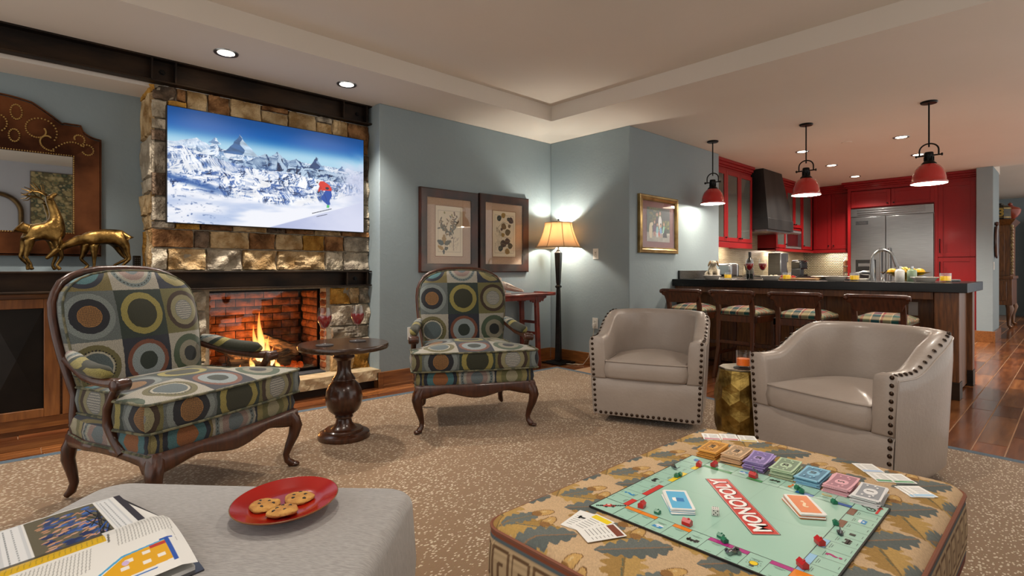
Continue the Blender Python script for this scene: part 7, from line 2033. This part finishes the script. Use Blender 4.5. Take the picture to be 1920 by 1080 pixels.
for k, (dx, dy, dz_) in enumerate(((0, .10, .085), (-.04, -.12, .085), (.05, .02, .08), (-.05, .0, .085), (.02, -.05, .09))):
    o = B().sph((0, 0, 0), (.034, .044, .034), 14, 10).obj('lemon', m_lem, loc=(6.33 + dx * .6, 1.165 + dy, IZ + dz_)); tag(o, ['yellow lemon at the wall side of the fruit bowl', 'yellow lemon at the open end side of the fruit bowl', 'yellow lemon in the middle of the fruit bowl toward the refrigerator', 'yellow lemon in the middle of the fruit bowl toward the stools', 'yellow lemon resting highest in the fruit bowl'][k], 'fruit', 'lemons in the fruit bowl')
for k in range(2):
    o = B().tube([(-.06, -.02 + .03 * k, .105), (-.03, 0.03 * k, .118), (.01, .02 + .03 * k, .118), (.05, .03 + .03 * k, .10)], [.006, .016, .016, .006], 10).obj('banana', M('banana', 'a8a020', 'c8b428', scale=12, rough=.5), loc=(6.33, 1.15, IZ)); tag(o, ['greenish banana on top of the fruit bowl', 'second banana on top of the fruit bowl'][k], 'fruit', 'bananas in the fruit bowl')
# cutting board with food, black tray
o = B().prism(rrect(-.10, .10, -.20, .20, .02), 0, .018).obj('cutting_board', wood('maple', 'a87c4c', 'c49a66', 'y', .5, 0), loc=(6.02, 2.02, IZ), bevel=.002); tag(o, 'pale wooden cutting board behind the juice glasses', 'cutting board')
o = B().lathe([(0, 0), (.05, 0), (.085, .012), (.083, .015), (0, .004)], 24, cap=False).obj('snack_plate', m_white_ceramic, loc=(6.18, 2.33, IZ)); tag(o, 'small white plate of food behind the wine glasses', 'plate')
r = random.Random(8); b = B()
for k in range(24): b.sph((6.18 + r.uniform(-.04, .04), 2.33 + r.uniform(-.05, .05), IZ + .018 + r.random() * .02), r.uniform(.010, .018), 6, 4)
o = b.obj('popcorn', M('popcorn', 'ddd2b4', rough=.9)); tag(o, 'heap of pale snack on the small plate', 'food', kind='stuff')
b = B()
for k in range(26): b.sph((6.02 + r.uniform(-.05, .05), 2.14 + r.uniform(-.08, .05), IZ + .026 + r.random() * .012), r.uniform(.009, .014), 6, 4)
o = b.obj('cherry_tomatoes', M('tomato', 'b0281a', rough=.25, coat=.6)); tag(o, 'heap of small red tomatoes on the cutting board', 'food', kind='stuff')
pt = thing('serving_tray', 'black tray on the island carrying white platters', 'tray', (6.15, 1.72, IZ)); B().prism(rrect(-.14, .14, -.19, .19, .04), 0, .012).obj('tray_base', m_black, pt, bevel=.003)
o = B().lathe([(0, 0), (.08, 0), (.16, .016), (.175, .022), (.17, .026), (.08, .007), (0, .006)], 40, cap=False, sx=.72, sy=1.05).obj('oval_platter', m_white_ceramic, loc=(6.15, 1.76, IZ + .013)); tag(o, 'large oval white platter on the black tray', 'platter')
o = B().prism(rrect(-.07, .07, -.09, .09, .02), 0, .018).obj('square_dish', m_white_ceramic, loc=(6.26, 1.535, IZ), bevel=.004); tag(o, 'low white rectangular dish left of the faucet', 'dish')
o = thing('folded_cloth', 'small grey folded dish cloth at the open end of the island', 'cloth', (6.10, .77, IZ)); B().box(-.06, .06, -.045, .045, 0, .02).obj('cloth_body', M('grey_cloth', '6c6e72', rough=.9), o, bevel=.006)
jr = thing('utensil_stand', 'wire stand with cork jars beside the refrigerator', 'kitchen rack', (10.78, 2.84, .942))
for z in (.06, .17): B().cyl((0, 0, z), (0, 0, z + .09), .035, n=16).obj('jar', M('cork_jar', 'a8825a', rough=.6), jr)
b = B().tube([(-.05, .02, 0), (-.05, .02, .25), (0, .0, .31), (.05, -.02, .25), (.05, -.02, 0)], .006, 8); b.obj('wire_frame', m_chrome, jr)
for z in (.05, .16): B().tube([(.045 * math.cos(a), .045 * math.sin(a), z) for a in [k * PI / 8 for k in range(16)]], .005, 6, closed=True).obj('ring', m_black, jr)

# ---- pendants
def pendant(y, label):
    o = thing('pendant_lamp', label, 'lamp', (5.91, y, 2.53), 0, 'red pendant lamps over the island')
    B().lathe([(0, 0), (.062, 0), (.064, -.006), (.058, -.016), (.012, -.018), (0, -.018)], 28, cap=False).obj('ceiling_canopy', m_black, o)
    B().cyl((0, 0, -.015), (0, 0, -.40), .0065, n=10).obj('rod', m_black, o)
    b = B(); b.tube([(0, .068, -.475), (0, .068, -.43)] + [(0, .068 * math.cos(a), -.43 + .060 * math.sin(a)) for a in [PI * k / 12 for k in range(13)]] + [(0, -.068, -.475)], .0065, 8); b.cyl((0, -.098, -.475), (0, .098, -.475), .0065, n=8).cyl((0, .086, -.475), (0, .096, -.475), .013, n=8).cyl((0, -.086, -.475), (0, -.096, -.475), .013, n=8)
    b.obj('yoke', m_black, o)
    b = B().lathe([(0, -.446), (.030, -.446), (.034, -.456), (.034, -.48), (.031, -.49), (.031, -.515), (.040, -.53), (.056, -.545), (.060, -.558), (0, -.558)], 24, cap=False)
    for k in range(8): a = k * PI / 4; b.box(-.004, .004, .030, .038, -.525, -.485, Matrix.Rotation(a, 4, 'Z'))
    b.obj('socket_cap', m_black, o, ang=40)
    prof = [(.056, -.552), (.082, -.572), (.102, -.60), (.115, -.635), (.122, -.675), (.124, -.700), (.136, -.710), (.136, -.722)]
    b = B().lathe(prof, 40, cap=False); b.mat(1).lathe([(r_ - .003, z_ - .0015) for r_, z_ in prof][::-1], 40, cap=False)
    b.obj('enamel_shade', [m_redpend, M('white_enamel', 'f0ece4', rough=.3)], o, ang=50)
    B().sph((0, 0, -.665), .034, 14, 10).obj('bulb', M('pendant_bulb', 'ffffff', emit='fff0d8', es=30), o)
    s_ = point((5.91, y, 1.835), 26, (1, .90, .76), .035)
pendant(2.905, 'red enamel pendant lamp closest to the wall with the gilt framed photograph'); pendant(1.912, 'red enamel pendant lamp in the middle of the row over the island'); pendant(.913, 'red enamel pendant lamp over the open end of the island')

# ============================================================ HALL
hc = thing('highboy_cabinet', 'tall carved walnut cabinet on cabriole legs in the hallway', 'cabinet', (12.75, .83, 0))
m_ww = wood('hall_walnut', '4a2a12', '7a4c20', 'z', .35, .3)
B().box(0, 1.0, -.02, .55, .42, .90).obj('lower_case', m_ww, hc, bevel=.006); B().box(.03, .97, .0, .53, .90, 1.83).obj('upper_case', m_ww, hc, bevel=.006)
B().frus((.03, .97, .0, .53, 1.83), (-.05, 1.05, -.07, .58, 1.93)).obj('cornice', m_ww, hc, bevel=.006); B().box(-.03, 1.03, -.04, .57, .88, .93).obj('waist_moulding', m_ww, hc, bevel=.008)
B().box(.015, .03, .08, .44, 1.02, 1.70).obj('side_panel', m_ww, hc, bevel=.006); B().box(-.015, .0, .05, .48, .50, .84).obj('side_panel', m_ww, hc, bevel=.006)
for x in (.06, .94):
    for y in (.03, .50): B().tube([(x, y, .43), (x - .02 * (1 if x < .5 else -1), y - .02, .36), (x, y, .22), (x, y, .06), (x - .02, y - .04, .02)], [.05, .055, .035, .022, .035], 12).obj('leg', m_ww, hc, ang=70)
b = B(); r = random.Random(2)
for k in range(16): b.sph((.03, -.015, .98 + k * .055), (.02, .025, .030), 8, 6)
b.obj('carved_pilaster', M('pilaster', '6a5030', 'a08a5c', scale=20, rough=.4), hc)
cn = thing('tea_canister', 'black and gold tea canister numbered 3 on the hallway cabinet', 'canister', (12.95, .98, 1.93)); 
B().lathe([(.13, 0), (.15, .02), (.15, .21), (.12, .25), (.05, .27), (.05, .30), (0, .31)], 8, a0=PI / 8).obj('canister_body', M('black_japan', '1c1a12', '3a3420', scale=10, rough=.35), cn, ang=30)
b = B().lathe([(.153, .035), (.155, .045), (.153, .055)], 8, a0=PI / 8, cap=False).lathe([(.153, .195), (.155, .205), (.153, .215)], 8, a0=PI / 8, cap=False); b.obj('gold_bands', MC['gilt_frame'], cn)
lettering('3', .19, M('gold_paint', 'a88a3c', rough=.4), cn, (-.146, -.02, .125), (PI / 2, 0, -PI / 2), bold=.006)
cn = thing('red_urn', 'red lidded urn beside the numbered canister', 'urn', (13.25, .87, 1.93)); B().lathe([(.06, 0), (.05, .03), (.10, .07), (.14, .14), (.15, .20), (.12, .235), (.06, .26), (.03, .29), (.035, .31), (0, .34)], 24).obj('urn_body', M('red_japan', '7a2c1c', '8c3a24', scale=12, rough=.3), cn)
bp_ = thing('barometer', 'round framed wood wall piece on the grey column side', 'wall piece', (10.42, .846, 1.45)); B().lathe([(0, 0), (.10, 0), (.115, .01), (.115, .03), (.09, .04), (0, .035)], 32, Rm(PI / 2, 0, 0) @ Matrix.Diagonal((1, 2.1, 1, 1))).obj('wood_frame', m_carved, bp_); B().sph((0, -.02, .26), .03, 10, 8).obj('finial', m_carved, bp_)
plate('wall_switch', 'white wall switch on the grey column beside the hallway', (10.30, .849, 1.10), 0, True, 'switch')
hch = thing('hall_chair', 'dark red painted chair at the far end of the hall', 'chair', (14.2, .35, 0), PI / 2)
m_dr = M('dark_red_paint', '4c1014', rough=.4)
B().box(-.24, .24, -.22, .22, .44, .47).obj('seat', m_dr, hch, bevel=.004); b = B()
for x in (-.22, .22):
    for y in (-.20, .20): B().cyl((x, y, 0), (x, y, .98 if y > 0 else .44), .016, n=8).obj('leg', m_dr, hch)
for z in (.15, .62, .76, .92): B().box(-.22, .22, .19, .21, z, z + .04).obj('rail', m_dr, hch)
B().box(-.22, .22, -.20, -.18, .14, .17).obj('stretcher', m_dr, hch)
o = B().box(15.9, 16.59, -.9, .62, 0, 2.05).obj('door_1', M('blue_door', '4a6684', '587494', scale=2, rough=.5), bevel=.004); o['kind'] = 'structure'
o = B().box(15.85, 16.59, .62, .74, 0, 2.16).box(15.85, 16.59, -1.0, .62, 2.05, 2.16).obj('trim_1', m_alder, bevel=.004); o['kind'] = 'structure'
